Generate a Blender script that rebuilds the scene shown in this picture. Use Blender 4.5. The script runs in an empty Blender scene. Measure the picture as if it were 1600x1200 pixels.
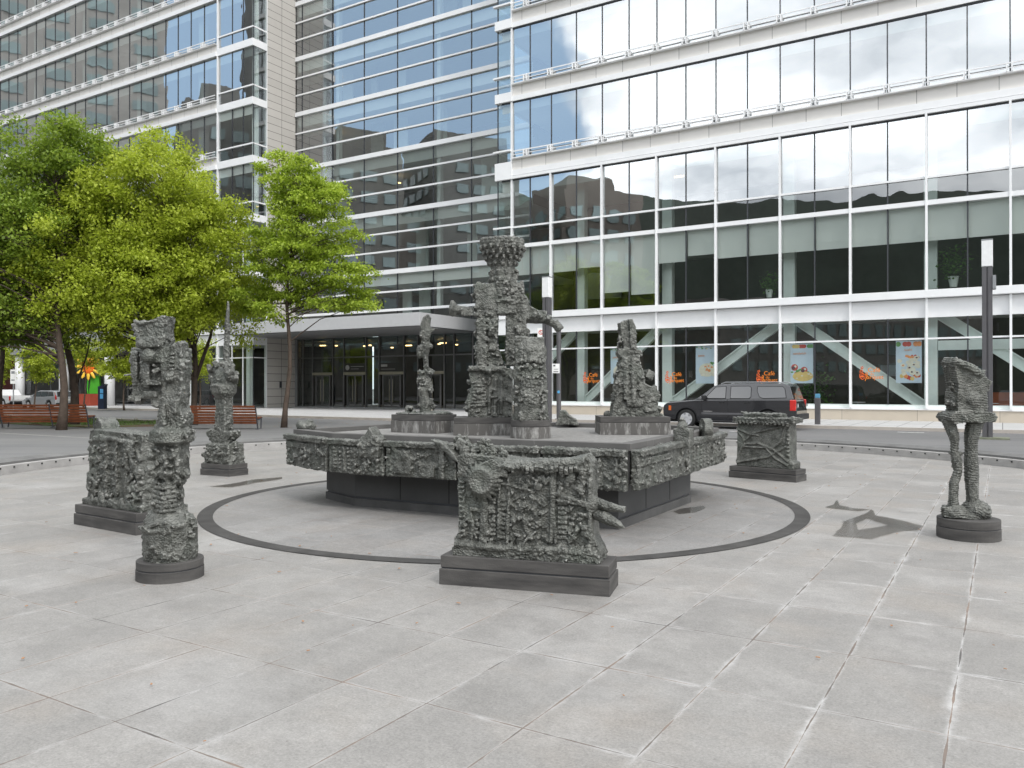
import bpy, bmesh, math, random
import numpy as np
from mathutils import Vector, Matrix, noise as mnoise

random.seed(7)
R = math.radians
S = bpy.context.scene
COL = S.collection

# ------------------------------------------------------------------ camera, world, sun, exposure
cam_d = bpy.data.cameras.new("camera")
cam_d.sensor_width = 36.0
cam_d.lens = 36.0 * 1258.0 / 1600.0
cam_d.clip_start = 0.05
cam_d.clip_end = 2000.0
cam = bpy.data.objects.new("camera", cam_d)
cam.location = (0.0, 0.0, 1.8)
cam.rotation_euler = (R(90.23), 0.0, 0.0)
COL.objects.link(cam)
S.camera = cam

SUN_EL, SUN_AZ = R(46.0), R(150.0)      # azimuth clockwise from +Y: the bright side lies behind and to the right
sun_d = bpy.data.lights.new("sun", 'SUN')
sun_d.energy = 1.5
sun_d.angle = R(12.0)
sun_d.color = (1.0, 0.965, 0.915)
sun = bpy.data.objects.new("sun", sun_d)
sv = Vector((math.sin(SUN_AZ) * math.cos(SUN_EL), math.cos(SUN_AZ) * math.cos(SUN_EL), math.sin(SUN_EL)))
sun.rotation_euler = sv.to_track_quat('Z', 'Y').to_euler()
sun.location = sv * 60
COL.objects.link(sun)

W = bpy.data.worlds.new("World")
S.world = W
W.use_nodes = True


def build_world():
    nt = W.node_tree
    nt.nodes.clear()
    N = nt.nodes.new
    L = nt.links.new
    out = N("ShaderNodeOutputWorld")
    bg = N("ShaderNodeBackground")
    bg.inputs[1].default_value = 0.15
    L(bg.outputs[0], out.inputs[0])
    sky = N("ShaderNodeTexSky")
    sky.sky_type = 'NISHITA'
    sky.sun_disc = False
    sky.sun_elevation = SUN_EL
    sky.sun_rotation = SUN_AZ
    sky.air_density = 1.0
    sky.dust_density = 1.2
    sky.ozone_density = 1.6
    tc = N("ShaderNodeTexCoord")
    # project the direction on a flat cloud layer
    sep = N("ShaderNodeSeparateXYZ")
    L(tc.outputs['Generated'], sep.inputs[0])
    zc = N("ShaderNodeMath"); zc.operation = 'MAXIMUM'
    L(sep.outputs[2], zc.inputs[0]); zc.inputs[1].default_value = 0.04
    za = N("ShaderNodeMath"); za.operation = 'ADD'; L(zc.outputs[0], za.inputs[0]); za.inputs[1].default_value = 0.12
    dx = N("ShaderNodeMath"); dx.operation = 'DIVIDE'; L(sep.outputs[0], dx.inputs[0]); L(za.outputs[0], dx.inputs[1])
    dy = N("ShaderNodeMath"); dy.operation = 'DIVIDE'; L(sep.outputs[1], dy.inputs[0]); L(za.outputs[0], dy.inputs[1])
    cmb = N("ShaderNodeCombineXYZ"); L(dx.outputs[0], cmb.inputs[0]); L(dy.outputs[0], cmb.inputs[1])
    n1 = N("ShaderNodeTexNoise"); n1.inputs['Scale'].default_value = 0.75; n1.inputs['Detail'].default_value = 9
    n1.inputs['Roughness'].default_value = 0.56
    L(cmb.outputs[0], n1.inputs['Vector'])
    # more cloud towards the south-east half, a clear patch in the west
    dt = N("ShaderNodeVectorMath"); dt.operation = 'DOT_PRODUCT'
    L(tc.outputs['Generated'], dt.inputs[0]); dt.inputs[1].default_value = CLEAR_DIR
    bias = N("ShaderNodeMapRange"); L(dt.outputs['Value'], bias.inputs[0])
    bias.inputs[1].default_value = 0.950; bias.inputs[2].default_value = 0.988
    bias.inputs[3].default_value = 0.24; bias.inputs[4].default_value = -0.22
    add = N("ShaderNodeMath"); add.operation = 'ADD'; L(n1.outputs[0], add.inputs[0]); L(bias.outputs[0], add.inputs[1])
    ramp = N("ShaderNodeMapRange"); ramp.interpolation_type = 'SMOOTHSTEP'
    L(add.outputs[0], ramp.inputs[0])
    ramp.inputs[1].default_value = 0.50; ramp.inputs[2].default_value = 0.66
    n2 = N("ShaderNodeTexNoise"); n2.inputs['Scale'].default_value = 1.7; n2.inputs['Detail'].default_value = 6
    L(cmb.outputs[0], n2.inputs['Vector'])
    cr = N("ShaderNodeMapRange"); L(n2.outputs[0], cr.inputs[0])
    cr.inputs[1].default_value = 0.36; cr.inputs[2].default_value = 0.62
    cm = N("ShaderNodeMix"); cm.data_type = 'RGBA'; L(cr.outputs[0], cm.inputs[0])
    cm.inputs[6].default_value = (7.5, 8.0, 8.6, 1); cm.inputs[7].default_value = (16.5, 16.7, 16.9, 1)
    mx = N("ShaderNodeMix"); mx.data_type = 'RGBA'
    veil = N("ShaderNodeMix"); veil.data_type = 'RGBA'; veil.inputs[0].default_value = 0.5
    L(sky.outputs[0], veil.inputs[6]); veil.inputs[7].default_value = (6.6, 9.0, 11.6, 1)
    L(ramp.outputs[0], mx.inputs[0]); L(veil.outputs[2], mx.inputs[6]); L(cm.outputs[2], mx.inputs[7])
    L(mx.outputs[2], bg.inputs[0])


CLEAR_DIR = (-0.925, -0.25, 0.285)
build_world()
S.view_settings.view_transform = 'Standard'
S.view_settings.look = 'None'
S.view_settings.gamma = 1.0
S.view_settings.use_curve_mapping = False
S.view_settings.exposure = 0.22
S.cycles.max_bounces = 8
S.cycles.transparent_max_bounces = 12
S.cycles.use_denoising = True
S.cycles.caustics_reflective = False
S.cycles.caustics_refractive = False

# the street grid of this place: u runs along the facades, n runs from the plaza towards them
ROT = -math.atan2(0.5203, 0.854)
CU, SU = math.cos(ROT), math.sin(ROT)


def UN(u, n, z=0.0):
    return Vector((u * CU - n * SU, u * SU + n * CU, z))


# ------------------------------------------------------------------ materials
MATS = {}


def nodes_of(name):
    m = bpy.data.materials.new(name)
    m.use_nodes = True
    nt = m.node_tree
    b = nt.nodes["Principled BSDF"]
    MATS[name] = m
    return m, nt, b


def mk(name, col, rough=0.6, metal=0.0, var=0.12, vscale=3.0, bump=0.0, bscale=40.0, spec=0.4, col2=None, emit=None, estr=0, coat=0.0):
    """painted / stone / plain surface with a little noise in tone, gloss and relief"""
    m, nt, b = nodes_of(name)
    N = nt.nodes.new
    L = nt.links.new
    tc = N("ShaderNodeTexCoord")
    ns = N("ShaderNodeTexNoise"); ns.inputs['Scale'].default_value = vscale; ns.inputs['Detail'].default_value = 6
    ns.inputs['Roughness'].default_value = 0.62
    L(tc.outputs['Object'], ns.inputs['Vector'])
    mr = N("ShaderNodeMapRange"); L(ns.outputs[0], mr.inputs[0]); mr.inputs[1].default_value = 0.3; mr.inputs[2].default_value = 0.7
    mx = N("ShaderNodeMix"); mx.data_type = 'RGBA'; L(mr.outputs[0], mx.inputs[0])
    c = Vector(col)
    a = c * (1 - var)
    d = Vector(col2) if col2 else c * (1 + var)
    mx.inputs[6].default_value = (*a, 1); mx.inputs[7].default_value = (*d, 1)
    L(mx.outputs[2], b.inputs['Base Color'])
    b.inputs['Roughness'].default_value = rough
    b.inputs['Metallic'].default_value = metal
    b.inputs['Specular IOR Level'].default_value = spec
    if coat:
        b.inputs['Coat Weight'].default_value = coat
        b.inputs['Coat Roughness'].default_value = 0.04
    if bump:
        n2 = N("ShaderNodeTexNoise"); n2.inputs['Scale'].default_value = bscale; n2.inputs['Detail'].default_value = 8
        L(tc.outputs['Object'], n2.inputs['Vector'])
        bp = N("ShaderNodeBump"); bp.inputs['Strength'].default_value = bump; bp.inputs['Distance'].default_value = 0.02
        L(n2.outputs[0], bp.inputs['Height']); L(bp.outputs[0], b.inputs['Normal'])
    if emit:
        b.inputs['Emission Color'].default_value = (*emit, 1)
        b.inputs['Emission Strength'].default_value = estr
    return m


def glass(name, tint, refl, fres=0.5, wob=0.012, wscale=0.35, gcol=(0.95, 0.98, 1.0)):
    """coated window glass: lets a tinted share through, mirrors the rest, a little wavy from pane to pane"""
    m, nt, b = nodes_of(name)
    nt.nodes.remove(b)
    N = nt.nodes.new
    L = nt.links.new
    out = nt.nodes["Material Output"]
    tr = N("ShaderNodeBsdfTransparent"); tr.inputs[0].default_value = (*tint, 1)
    gl = N("ShaderNodeBsdfGlossy"); gl.inputs['Roughness'].default_value = 0.0
    gl.inputs[0].default_value = (*gcol, 1)
    tc = N("ShaderNodeTexCoord")
    ns = N("ShaderNodeTexNoise"); ns.inputs['Scale'].default_value = wscale; ns.inputs['Detail'].default_value = 2
    L(tc.outputs['Object'], ns.inputs['Vector'])
    bp = N("ShaderNodeBump"); bp.inputs['Strength'].default_value = 1.0; bp.inputs['Distance'].default_value = wob
    L(ns.outputs[0], bp.inputs['Height']); L(bp.outputs[0], gl.inputs['Normal'])
    lw = N("ShaderNodeLayerWeight"); lw.inputs[0].default_value = 0.25
    mr = N("ShaderNodeMapRange"); L(lw.outputs['Fresnel'], mr.inputs[0])
    mr.inputs[3].default_value = refl; mr.inputs[4].default_value = refl + fres
    ms = N("ShaderNodeMixShader"); L(mr.outputs[0], ms.inputs[0]); L(tr.outputs[0], ms.inputs[1]); L(gl.outputs[0], ms.inputs[2])
    L(ms.outputs[0], out.inputs[0])
    return m


def stone_joint_mat(name, col, pu, pz, off=(0, 0), jw=0.012, axis=(0, 2), var=0.08):
    """cladding slabs: object coordinates, joints every pu / pz metres"""
    m, nt, b = nodes_of(name)
    N = nt.nodes.new
    L = nt.links.new
    tc = N("ShaderNodeTexCoord"); sp = N("ShaderNodeSeparateXYZ"); L(tc.outputs['Object'], sp.inputs[0])

    def cell(idx, per, o):
        a = N("ShaderNodeMath"); a.operation = 'ADD'; L(sp.outputs[idx], a.inputs[0]); a.inputs[1].default_value = o + 500 * per
        d = N("ShaderNodeMath"); d.operation = 'DIVIDE'; L(a.outputs[0], d.inputs[0]); d.inputs[1].default_value = per
        f = N("ShaderNodeMath"); f.operation = 'FRACT'; L(d.outputs[0], f.inputs[0])
        fl = N("ShaderNodeMath"); fl.operation = 'FLOOR'; L(d.outputs[0], fl.inputs[0])
        pp = N("ShaderNodeMath"); pp.operation = 'PINGPONG'; L(f.outputs[0], pp.inputs[0]); pp.inputs[1].default_value = 0.5
        ms = N("ShaderNodeMath"); ms.operation = 'MULTIPLY'; L(pp.outputs[0], ms.inputs[0]); ms.inputs[1].default_value = per
        return ms, fl
    a, fa = cell(axis[0], pu, off[0])
    c, fc = cell(axis[1], pz, off[1])
    mn = N("ShaderNodeMath"); mn.operation = 'MINIMUM'; L(a.outputs[0], mn.inputs[0]); L(c.outputs[0], mn.inputs[1])
    lt = N("ShaderNodeMath"); lt.operation = 'LESS_THAN'; L(mn.outputs[0], lt.inputs[0]); lt.inputs[1].default_value = jw
    cb = N("ShaderNodeCombineXYZ"); L(fa.outputs[0], cb.inputs[0]); L(fc.outputs[0], cb.inputs[1])
    wn = N("ShaderNodeTexWhiteNoise"); L(cb.outputs[0], wn.inputs[0])
    ns = N("ShaderNodeTexNoise"); ns.inputs['Scale'].default_value = 2.0; ns.inputs['Detail'].default_value = 8
    L(tc.outputs['Object'], ns.inputs['Vector'])
    av = N("ShaderNodeMath"); av.operation = 'ADD'; L(wn.outputs[0], av.inputs[0]); L(ns.outputs[0], av.inputs[1])
    mr = N("ShaderNodeMapRange"); L(av.outputs[0], mr.inputs[0]); mr.inputs[1].default_value = 0.3; mr.inputs[2].default_value = 1.7
    mx = N("ShaderNodeMix"); mx.data_type = 'RGBA'; L(mr.outputs[0], mx.inputs[0])
    cv = Vector(col)
    mx.inputs[6].default_value = (*(cv * (1 - var)), 1); mx.inputs[7].default_value = (*(cv * (1 + var)), 1)
    m2 = N("ShaderNodeMix"); m2.data_type = 'RGBA'; L(lt.outputs[0], m2.inputs[0]); L(mx.outputs[2], m2.inputs[6])
    m2.inputs[7].default_value = (*(cv * 0.3), 1)
    L(m2.outputs[2], b.inputs['Base Color'])
    b.inputs['Roughness'].default_value = 0.7
    return m


white = mk("white_metal", (0.80, 0.805, 0.81), 0.42, 0.0, 0.04, 1.2, spec=0.5)
cream = stone_joint_mat("pale_stone", (0.74, 0.715, 0.68), 1.65, 3.0, (0, 0.4), 0.012, var=0.07)
base_stone = stone_joint_mat("sand_stone", (0.50, 0.44, 0.36), 3.3, 3.0, (0, 1.2), 0.008, var=0.10)
return_stone = stone_joint_mat("clad_stone", (0.50, 0.475, 0.44), 1.5, 0.59, (0.2, 0.1), 0.02, axis=(1, 2), var=0.07)
darkm = mk("dark_metal", (0.055, 0.058, 0.065), 0.4, 0.3, 0.1)
greym = mk("grey_metal", (0.30, 0.31, 0.32), 0.4, 0.4, 0.06)
mint = mk("mint_steel", (0.76, 0.82, 0.79), 0.5, 0, 0.05)
ceilm = mk("ceiling_white", (0.78, 0.80, 0.76), 0.8, 0, 0.03)
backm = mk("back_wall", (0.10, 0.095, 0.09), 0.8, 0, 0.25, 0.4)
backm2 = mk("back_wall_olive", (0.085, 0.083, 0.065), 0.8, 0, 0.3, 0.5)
floorm = mk("interior_floor", (0.25, 0.24, 0.22), 0.6, 0, 0.1)
g_up = glass("upper_glass", (0.72, 0.80, 0.79), 0.42, 0.50)
g_low = glass("lower_glass", (0.92, 0.965, 0.945), 0.19, 0.55)
g_shop = glass("shop_glass", (0.93, 0.97, 0.955), 0.09, 0.50, 0.006)
g_ent = glass("entrance_glass", (0.60, 0.68, 0.66), 0.08, 0.45, 0.006)
g_mid = glass("curtain_glass", (0.84, 0.91, 0.89), 0.36, 0.45, 0.006)
g_rail = glass("rail_glass", (0.72, 0.78, 0.84), 0.25, 0.4)
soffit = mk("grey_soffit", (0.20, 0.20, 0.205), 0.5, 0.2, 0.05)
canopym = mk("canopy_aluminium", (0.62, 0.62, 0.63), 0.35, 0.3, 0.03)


# ------------------------------------------------------------------ mesh helper
class MB:
    def __init__(s, frame=None):
        s.v = []
        s.f = []
        s.frame = frame

    def add(s, vs, fs):
        o = len(s.v)
        s.v += [tuple(p) for p in vs]
        s.f += [tuple(i + o for i in f) for f in fs]
        return s

    def box(s, x0, x1, y0, y1, z0, z1, M=None):
        vs = [Vector((x, y, z)) for z in (z0, z1) for y in (y0, y1) for x in (x0, x1)]
        if M:
            vs = [M @ p for p in vs]
        return s.add(vs, [(0, 2, 3, 1), (4, 5, 7, 6), (0, 1, 5, 4), (2, 6, 7, 3), (0, 4, 6, 2), (1, 3, 7, 5)])

    def cbox(s, c, d, rz=0, rx=0, ry=0):
        M = Matrix.Translation(c) @ Matrix.Rotation(rz, 4, 'Z') @ Matrix.Rotation(ry, 4, 'Y') @ Matrix.Rotation(rx, 4, 'X')
        return s.box(-d[0] / 2, d[0] / 2, -d[1] / 2, d[1] / 2, -d[2] / 2, d[2] / 2, M)

    def prism(s, pts, z0, z1):
        n = len(pts)
        vs = [(p[0], p[1], z0) for p in pts] + [(p[0], p[1], z1) for p in pts]
        fs = [tuple(range(n - 1, -1, -1)), tuple(range(n, 2 * n))]
        fs += [(i, (i + 1) % n, (i + 1) % n + n, i + n) for i in range(n)]
        return s.add(vs, fs)

    def xprism(s, pts, y0, y1, taper=None):
        """outline in x,z pushed through y"""
        n = len(pts)
        vs = [(p[0], y0, p[1]) for p in pts] + [(p[0], y1, p[1]) for p in pts]
        fs = [tuple(range(n)), tuple(range(2 * n - 1, n - 1, -1))]
        fs += [((i + 1) % n, i, i + n, (i + 1) % n + n) for i in range(n)]
        return s.add(vs, fs)

    def tube(s, path, rad, seg=8, cap=True):
        path = [Vector(p) for p in path]
        if not hasattr(rad, '__len__'):
            rad = [rad] * len(path)
        rings = []
        for i, p in enumerate(path):
            t = (path[min(i + 1, len(path) - 1)] - path[max(i - 1, 0)]).normalized()
            a = t.orthogonal().normalized() if abs(t.z) < 0.95 else t.cross(Vector((0, 1, 0))).normalized()
            if i and rings:
                a = (pa - t * pa.dot(t)).normalized()
            pa = a
            b = t.cross(a)
            rings.append([p + (a * math.cos(2 * math.pi * k / seg) + b * math.sin(2 * math.pi * k / seg)) * rad[i] for k in range(seg)])
        vs = [q for r in rings for q in r]
        fs = []
        for i in range(len(path) - 1):
            for k in range(seg):
                a0 = i * seg + k
                a1 = i * seg + (k + 1) % seg
                fs.append((a0, a1, a1 + seg, a0 + seg))
        if cap:
            fs.append(tuple(range(seg - 1, -1, -1)))
            fs.append(tuple(range(len(vs) - seg, len(vs))))
        return s.add(vs, fs)

    def cyl(s, c, r, z0, z1, seg=24, r1=None):
        return s.tube([(c[0], c[1], z0), (c[0], c[1], z1)], [r, r if r1 is None else r1], seg)

    def lathe(s, prof, c=(0, 0), seg=24):
        vs = []
        for r, z in prof:
            for k in range(seg):
                a = 2 * math.pi * k / seg
                vs.append((c[0] + r * math.cos(a), c[1] + r * math.sin(a), z))
        fs = []
        for i in range(len(prof) - 1):
            for k in range(seg):
                fs.append((i * seg + k, i * seg + (k + 1) % seg, (i + 1) * seg + (k + 1) % seg, (i + 1) * seg + k))
        fs.append(tuple(range(seg - 1, -1, -1)))
        fs.append(tuple(range(len(vs) - seg, len(vs))))
        return s.add(vs, fs)

    def ball(s, c, r, seg=12, rings=8, sc=(1, 1, 1)):
        prof = []
        vs = []
        for i in range(rings + 1):
            ph = math.pi * i / rings
            for k in range(seg):
                a = 2 * math.pi * k / seg
                vs.append((c[0] + r * sc[0] * math.sin(ph) * math.cos(a), c[1] + r * sc[1] * math.sin(ph) * math.sin(a), c[2] - r * sc[2] * math.cos(ph)))
        fs = []
        for i in range(rings):
            for k in range(seg):
                fs.append((i * seg + k, i * seg + (k + 1) % seg, (i + 1) * seg + (k + 1) % seg, (i + 1) * seg + k))
        return s.add(vs, fs)

    def mesh(s, name):
        me = bpy.data.meshes.new(name)
        off = s.frame or (0, 0, 0)
        me.from_pydata([(p[0] - off[0], p[1] - off[1], p[2] - off[2]) for p in s.v], [], s.f)
        me.update()
        return me

    def build(s, name, mat, parent=None, smooth=False, bevel=0.0, seg=2, label=None):
        me = s.mesh(name)
        if mat:
            me.materials.append(mat)
        if smooth:
            me.polygons.foreach_set('use_smooth', [True] * len(me.polygons))
        o = bpy.data.objects.new(name, me)
        COL.objects.link(o)
        if parent:
            o.parent = parent
        if bevel:
            m = o.modifiers.new("bevel", 'BEVEL')
            m.width = bevel
            m.segments = seg
            m.limit_method = 'ANGLE'
            m.angle_limit = R(32)
        if label:
            o['label'] = label
        return o


def tag(o, label=None, cat=None, group=None, kind=None):
    if label: o['label'] = label
    if cat: o['category'] = cat
    if group: o['group'] = group
    if kind: o['kind'] = kind
    return o


def thing(name, label, cat, loc=(0, 0, 0), rz=0.0, group=None):
    o = bpy.data.objects.new(name, None)
    o.empty_display_size = 0.3
    o.location = loc
    o.rotation_euler = (0, 0, rz)
    COL.objects.link(o)
    return tag(o, label, cat, group)


def struct(o):
    o['kind'] = 'structure'
    return o


def children(o):
    return [c for c in bpy.data.objects if c.parent == o]


def copy_tree(o, parent=None):
    c = o.copy()
    COL.objects.link(c)
    c.parent = parent
    for ch in children(o):
        copy_tree(ch, c)
    return c

# ------------------------------------------------------------------ ground
GZ = 0.10                                  # street level; the plaza floor is at 0
RC, RR = (0.48, 15.6), 11.0                # round end of the sunken plaza


def fit_rim():
    pts = []
    n = 72
    for i in range(n + 1):
        a = R(-8) + R(196) * i / n
        pts.append((RC[0] + RX * math.cos(a), RC[1] + RY * math.sin(a)))
    pts.append((RC[0] - RX, -14.0))
    pts.append((RC[0] + RX, -14.0))
    return pts


def asphalt_mat():
    m, nt, b = nodes_of("asphalt")
    N = nt.nodes.new; L = nt.links.new
    tc = N("ShaderNodeTexCoord")
    n1 = N("ShaderNodeTexNoise"); n1.inputs['Scale'].default_value = 0.25; n1.inputs['Detail'].default_value = 8
    n2 = N("ShaderNodeTexNoise"); n2.inputs['Scale'].default_value = 60; n2.inputs['Detail'].default_value = 4
    mp = N("ShaderNodeMapping"); mp.inputs['Rotation'].default_value = (0, 0, -ROT); mp.inputs['Scale'].default_value = (0.25, 2.2, 1)
    L(tc.outputs['Object'], mp.inputs[0])
    n3 = N("ShaderNodeTexNoise"); n3.inputs['Scale'].default_value = 0.7; n3.inputs['Detail'].default_value = 5
    L(mp.outputs[0], n3.inputs['Vector'])
    for n in (n1, n2):
        L(tc.outputs['Object'], n.inputs['Vector'])
    a = N("ShaderNodeMath"); a.operation = 'ADD'; L(n1.outputs[0], a.inputs[0]); L(n2.outputs[0], a.inputs[1])
    a2 = N("ShaderNodeMath"); a2.operation = 'ADD'; L(a.outputs[0], a2.inputs[0]); L(n3.outputs[0], a2.inputs[1])
    mr = N("ShaderNodeMapRange"); L(a2.outputs[0], mr.inputs[0]); mr.inputs[1].default_value = 1.1; mr.inputs[2].default_value = 1.9
    mx = N("ShaderNodeMix"); mx.data_type = 'RGBA'; L(mr.outputs[0], mx.inputs[0])
    mx.inputs[6].default_value = (0.115, 0.115, 0.118, 1); mx.inputs[7].default_value = (0.175, 0.172, 0.168, 1)
    L(mx.outputs[2], b.inputs['Base Color']); b.inputs['Roughness'].default_value = 0.8
    bp = N("ShaderNodeBump"); bp.inputs['Strength'].default_value = 0.4; bp.inputs['Distance'].default_value = 0.01
    L(n2.outputs[0], bp.inputs['Height']); L(bp.outputs[0], b.inputs['Normal'])
    return m


def paving_mat(name, tone, joint_col, per=(0.64, 1.07), off=(0.245, -4.735), white=1.0, jw=0.0045, brown=0.5, oz=0.0):
    """square-laid slabs in object coordinates: open joints, pale lime bands along them, slab-to-slab tone, grain, stains"""
    m, nt, b = nodes_of(name)
    N = nt.nodes.new; L = nt.links.new

    def math_(op, a, c=None, clamp=False):
        n = N("ShaderNodeMath"); n.operation = op; n.use_clamp = clamp
        for i, v in enumerate((a, c)):
            if v is None: continue
            if isinstance(v, (int, float)): n.inputs[i].default_value = v
            else: L(v, n.inputs[i])
        return n.outputs[0]

    def noise_(scale, det=5, rough=0.6, vec=None, w=None):
        n = N("ShaderNodeTexNoise"); n.inputs['Scale'].default_value = scale; n.inputs['Detail'].default_value = det
        n.inputs['Roughness'].default_value = rough
        L(vec if vec else tc.outputs['Object'], n.inputs['Vector'])
        return n.outputs[0]

    def rng(v, a, c, o0=0.0, o1=1.0):
        n = N("ShaderNodeMapRange"); L(v, n.inputs[0])
        for i, x in enumerate((a, c, o0, o1)): n.inputs[i + 1].default_value = x
        return n.outputs[0]

    def mix_(f, a, c):
        n = N("ShaderNodeMix"); n.data_type = 'RGBA'
        L(f, n.inputs[0])
        for i, v in ((6, a), (7, c)):
            if isinstance(v, tuple): n.inputs[i].default_value = (*v, 1)
            else: L(v, n.inputs[i])
        return n.outputs[2]
    tc = N("ShaderNodeTexCoord")
    # joints are not laser straight
    wv = N("ShaderNodeTexNoise"); wv.inputs['Scale'].default_value = 2.5; L(tc.outputs['Object'], wv.inputs['Vector'])
    vs = N("ShaderNodeVectorMath"); vs.operation = 'SCALE'; vs.inputs['Scale'].default_value = 0.012
    L(wv.outputs['Color'], vs.inputs[0])
    va = N("ShaderNodeVectorMath"); va.operation = 'ADD'; L(tc.outputs['Object'], va.inputs[0]); L(vs.outputs[0], va.inputs[1])
    sp = N("ShaderNodeSeparateXYZ"); L(va.outputs[0], sp.inputs[0])
    ds, fl = [], []
    for i in (0, 1):
        t = math_('DIVIDE', math_('ADD', sp.outputs[i], off[i] + 100 * per[i] - 0.006), per[i])
        fl.append(math_('FLOOR', t))
        ds.append(math_('MULTIPLY', math_('PINGPONG', math_('FRACT', t), 0.5), per[i]))
    d = math_('MINIMUM', ds[0], ds[1])
    cb = N("ShaderNodeCombineXYZ"); L(fl[0], cb.inputs[0]); L(fl[1], cb.inputs[1])
    wn = N("ShaderNodeTexWhiteNoise"); L(cb.outputs[0], wn.inputs[0])
    cell = wn.outputs[0]
    big = noise_(0.35, 5)
    mid = noise_(2.2, 7, 0.65)
    fine = noise_(60, 6, 0.85)
    t = Vector(tone)
    tonev = math_('ADD', math_('MULTIPLY', cell, 0.20), math_('ADD', math_('MULTIPLY', mid, 0.75), math_('MULTIPLY', big, 0.35)))
    tonev = rng(tonev, 0.42, 0.90)
    col = mix_(tonev, tuple(t * 0.80), tuple(t * 1.13))
    # slightly warm patches
    warm = rng(noise_(0.9, 6), 0.5, 0.72, 0, 0.55)
    col = mix_(warm, col, tuple(Vector((t.x * 1.06, t.y * 0.985, t.z * 0.91))))
    # grain
    gr = rng(fine, 0.25, 0.75, 0.0, 1.0)
    g2 = mix_(gr, (0.52, 0.52, 0.52), (1.42, 1.42, 1.42))
    mu = N("ShaderNodeMix"); mu.data_type = 'RGBA'; mu.blend_type = 'MULTIPLY'; mu.inputs[0].default_value = 1.0
    L(col, mu.inputs[6]); L(g2, mu.inputs[7]); col = mu.outputs[2]
    g3 = mix_(rng(noise_(14, 8, 0.8), 0.3, 0.7), (0.84, 0.84, 0.84), (1.14, 1.14, 1.14))
    mu2 = N("ShaderNodeMix"); mu2.data_type = 'RGBA'; mu2.blend_type = 'MULTIPLY'; mu2.inputs[0].default_value = 1.0
    L(col, mu2.inputs[6]); L(g3, mu2.inputs[7]); col = mu2.outputs[2]
    # lime bloom beside the joints
    bw = rng(noise_(1.3, 5), 0.42, 0.72, 0.012, 0.085)
    q = math_('SUBTRACT', 1.0, math_('DIVIDE', d, bw), True)
    side = rng(sp.outputs[0], -4.0, 1.5, 0.34, 0.90)
    q = math_('MULTIPLY', math_('POWER', q, 1.4), math_('MULTIPLY', math_('MULTIPLY', rng(noise_(5, 6), 0.35, 0.65, 0.1, 1.0), side), white), True)
    col = mix_(q, col, (0.50, 0.495, 0.49))
    # large pale blooms
    lb = math_('MULTIPLY', rng(noise_(0.55, 7, 0.6), 0.52, 0.75, 0, 1), 0.22 * white)
    col = mix_(lb, col, (0.46, 0.455, 0.45))
    # the joint itself, mostly dirt filled, here and there closed
    jv = rng(noise_(3.0, 5), 0.36, 0.62, 0.0, jw * 1.7)
    jm = math_('LESS_THAN', d, jv)
    jc = mix_(rng(noise_(1.1, 3), 0.4, 0.6), (0.17, 0.12, 0.09), joint_col)
    col = mix_(math_('MULTIPLY', jm, 0.9), col, jc)
    # dark specks
    vo = N("ShaderNodeTexVoronoi"); vo.inputs['Scale'].default_value = 3.0; L(tc.outputs['Object'], vo.inputs['Vector'])
    sk = math_('LESS_THAN', vo.outputs['Distance'], 0.022)
    col = mix_(math_('MULTIPLY', sk, 0.6), col, (0.10, 0.09, 0.08))
    L(col, b.inputs['Base Color'])
    L(rng(mid, 0.3, 0.7, 0.55, 0.8), b.inputs['Roughness'])
    bp = N("ShaderNodeBump"); bp.inputs['Strength'].default_value = 0.35; bp.inputs['Distance'].default_value = 0.006
    hh = math_('SUBTRACT', fine, math_('MULTIPLY', jm, 2.0))
    L(hh, bp.inputs['Height']); L(bp.outputs[0], b.inputs['Normal'])
    return m


RX, RY = 11.0, 11.0
rim = fit_rim()
# street and land around: one big sheet with the plaza opening cut out
asph = asphalt_mat()


def ring_sheet(name, inner, outer_r, z, mat, centre):
    n = len(inner)
    outer = []
    for p in inner:
        a = math.atan2(p[1] - centre[1], p[0] - centre[0])
        outer.append((centre[0] + outer_r * math.cos(a), centre[1] + outer_r * math.sin(a)))
    mid_ = [(p[0] + (q[0] - p[0]) * 0.06, p[1] + (q[1] - p[1]) * 0.06) for p, q in zip(inner, outer)]
    mb = MB()
    vs = [(p[0], p[1], z) for p in inner] + [(p[0], p[1], z) for p in mid_] + [(p[0], p[1], z) for p in outer]
    fs = []
    for i in range(n):
        j = (i + 1) % n
        fs += [(i, i + n, j + n, j), (i + n, i + 2 * n, j + 2 * n, j + n)]
    mb.add(vs, fs)
    o = mb.build(name, mat)
    return struct(o)


def offset(pts, d, c=(0.48, 8.0)):
    """grow an outline outwards by d"""
    out = []
    n = len(pts)
    for i, p in enumerate(pts):
        a = Vector(pts[i - 1]); b = Vector(pts[(i + 1) % n]); t = (b - a)
        nn = Vector((t.y, -t.x)).normalized()
        if nn.dot(Vector(p) - Vector(c)) < 0: nn = -nn
        out.append((p[0] + nn.x * d, p[1] + nn.y * d))
    return out


rim_o = offset(rim, 0.62)
ring_sheet("street", rim_o, 700, GZ, asph, (0.48, 6.0))

# plaza floor in grid coordinates
pav = paving_mat("granite_slabs", (0.232, 0.223, 0.211), (0.055, 0.050, 0.047))


def local_un(pts):
    r = []
    for p in pts:
        r.append((p[0] * 0.854 - p[1] * 0.5203, p[0] * 0.5203 + p[1] * 0.854))
    return r


rim_f = local_un(offset(rim, 0.05))
pl = MB()
pl.add([(p[0], p[1], 0.0) for p in rim_f], [tuple(range(len(rim_f)))])
pf = pl.build("plaza", pav)
pf.rotation_euler = (0, 0, ROT)
struct(pf)

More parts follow.
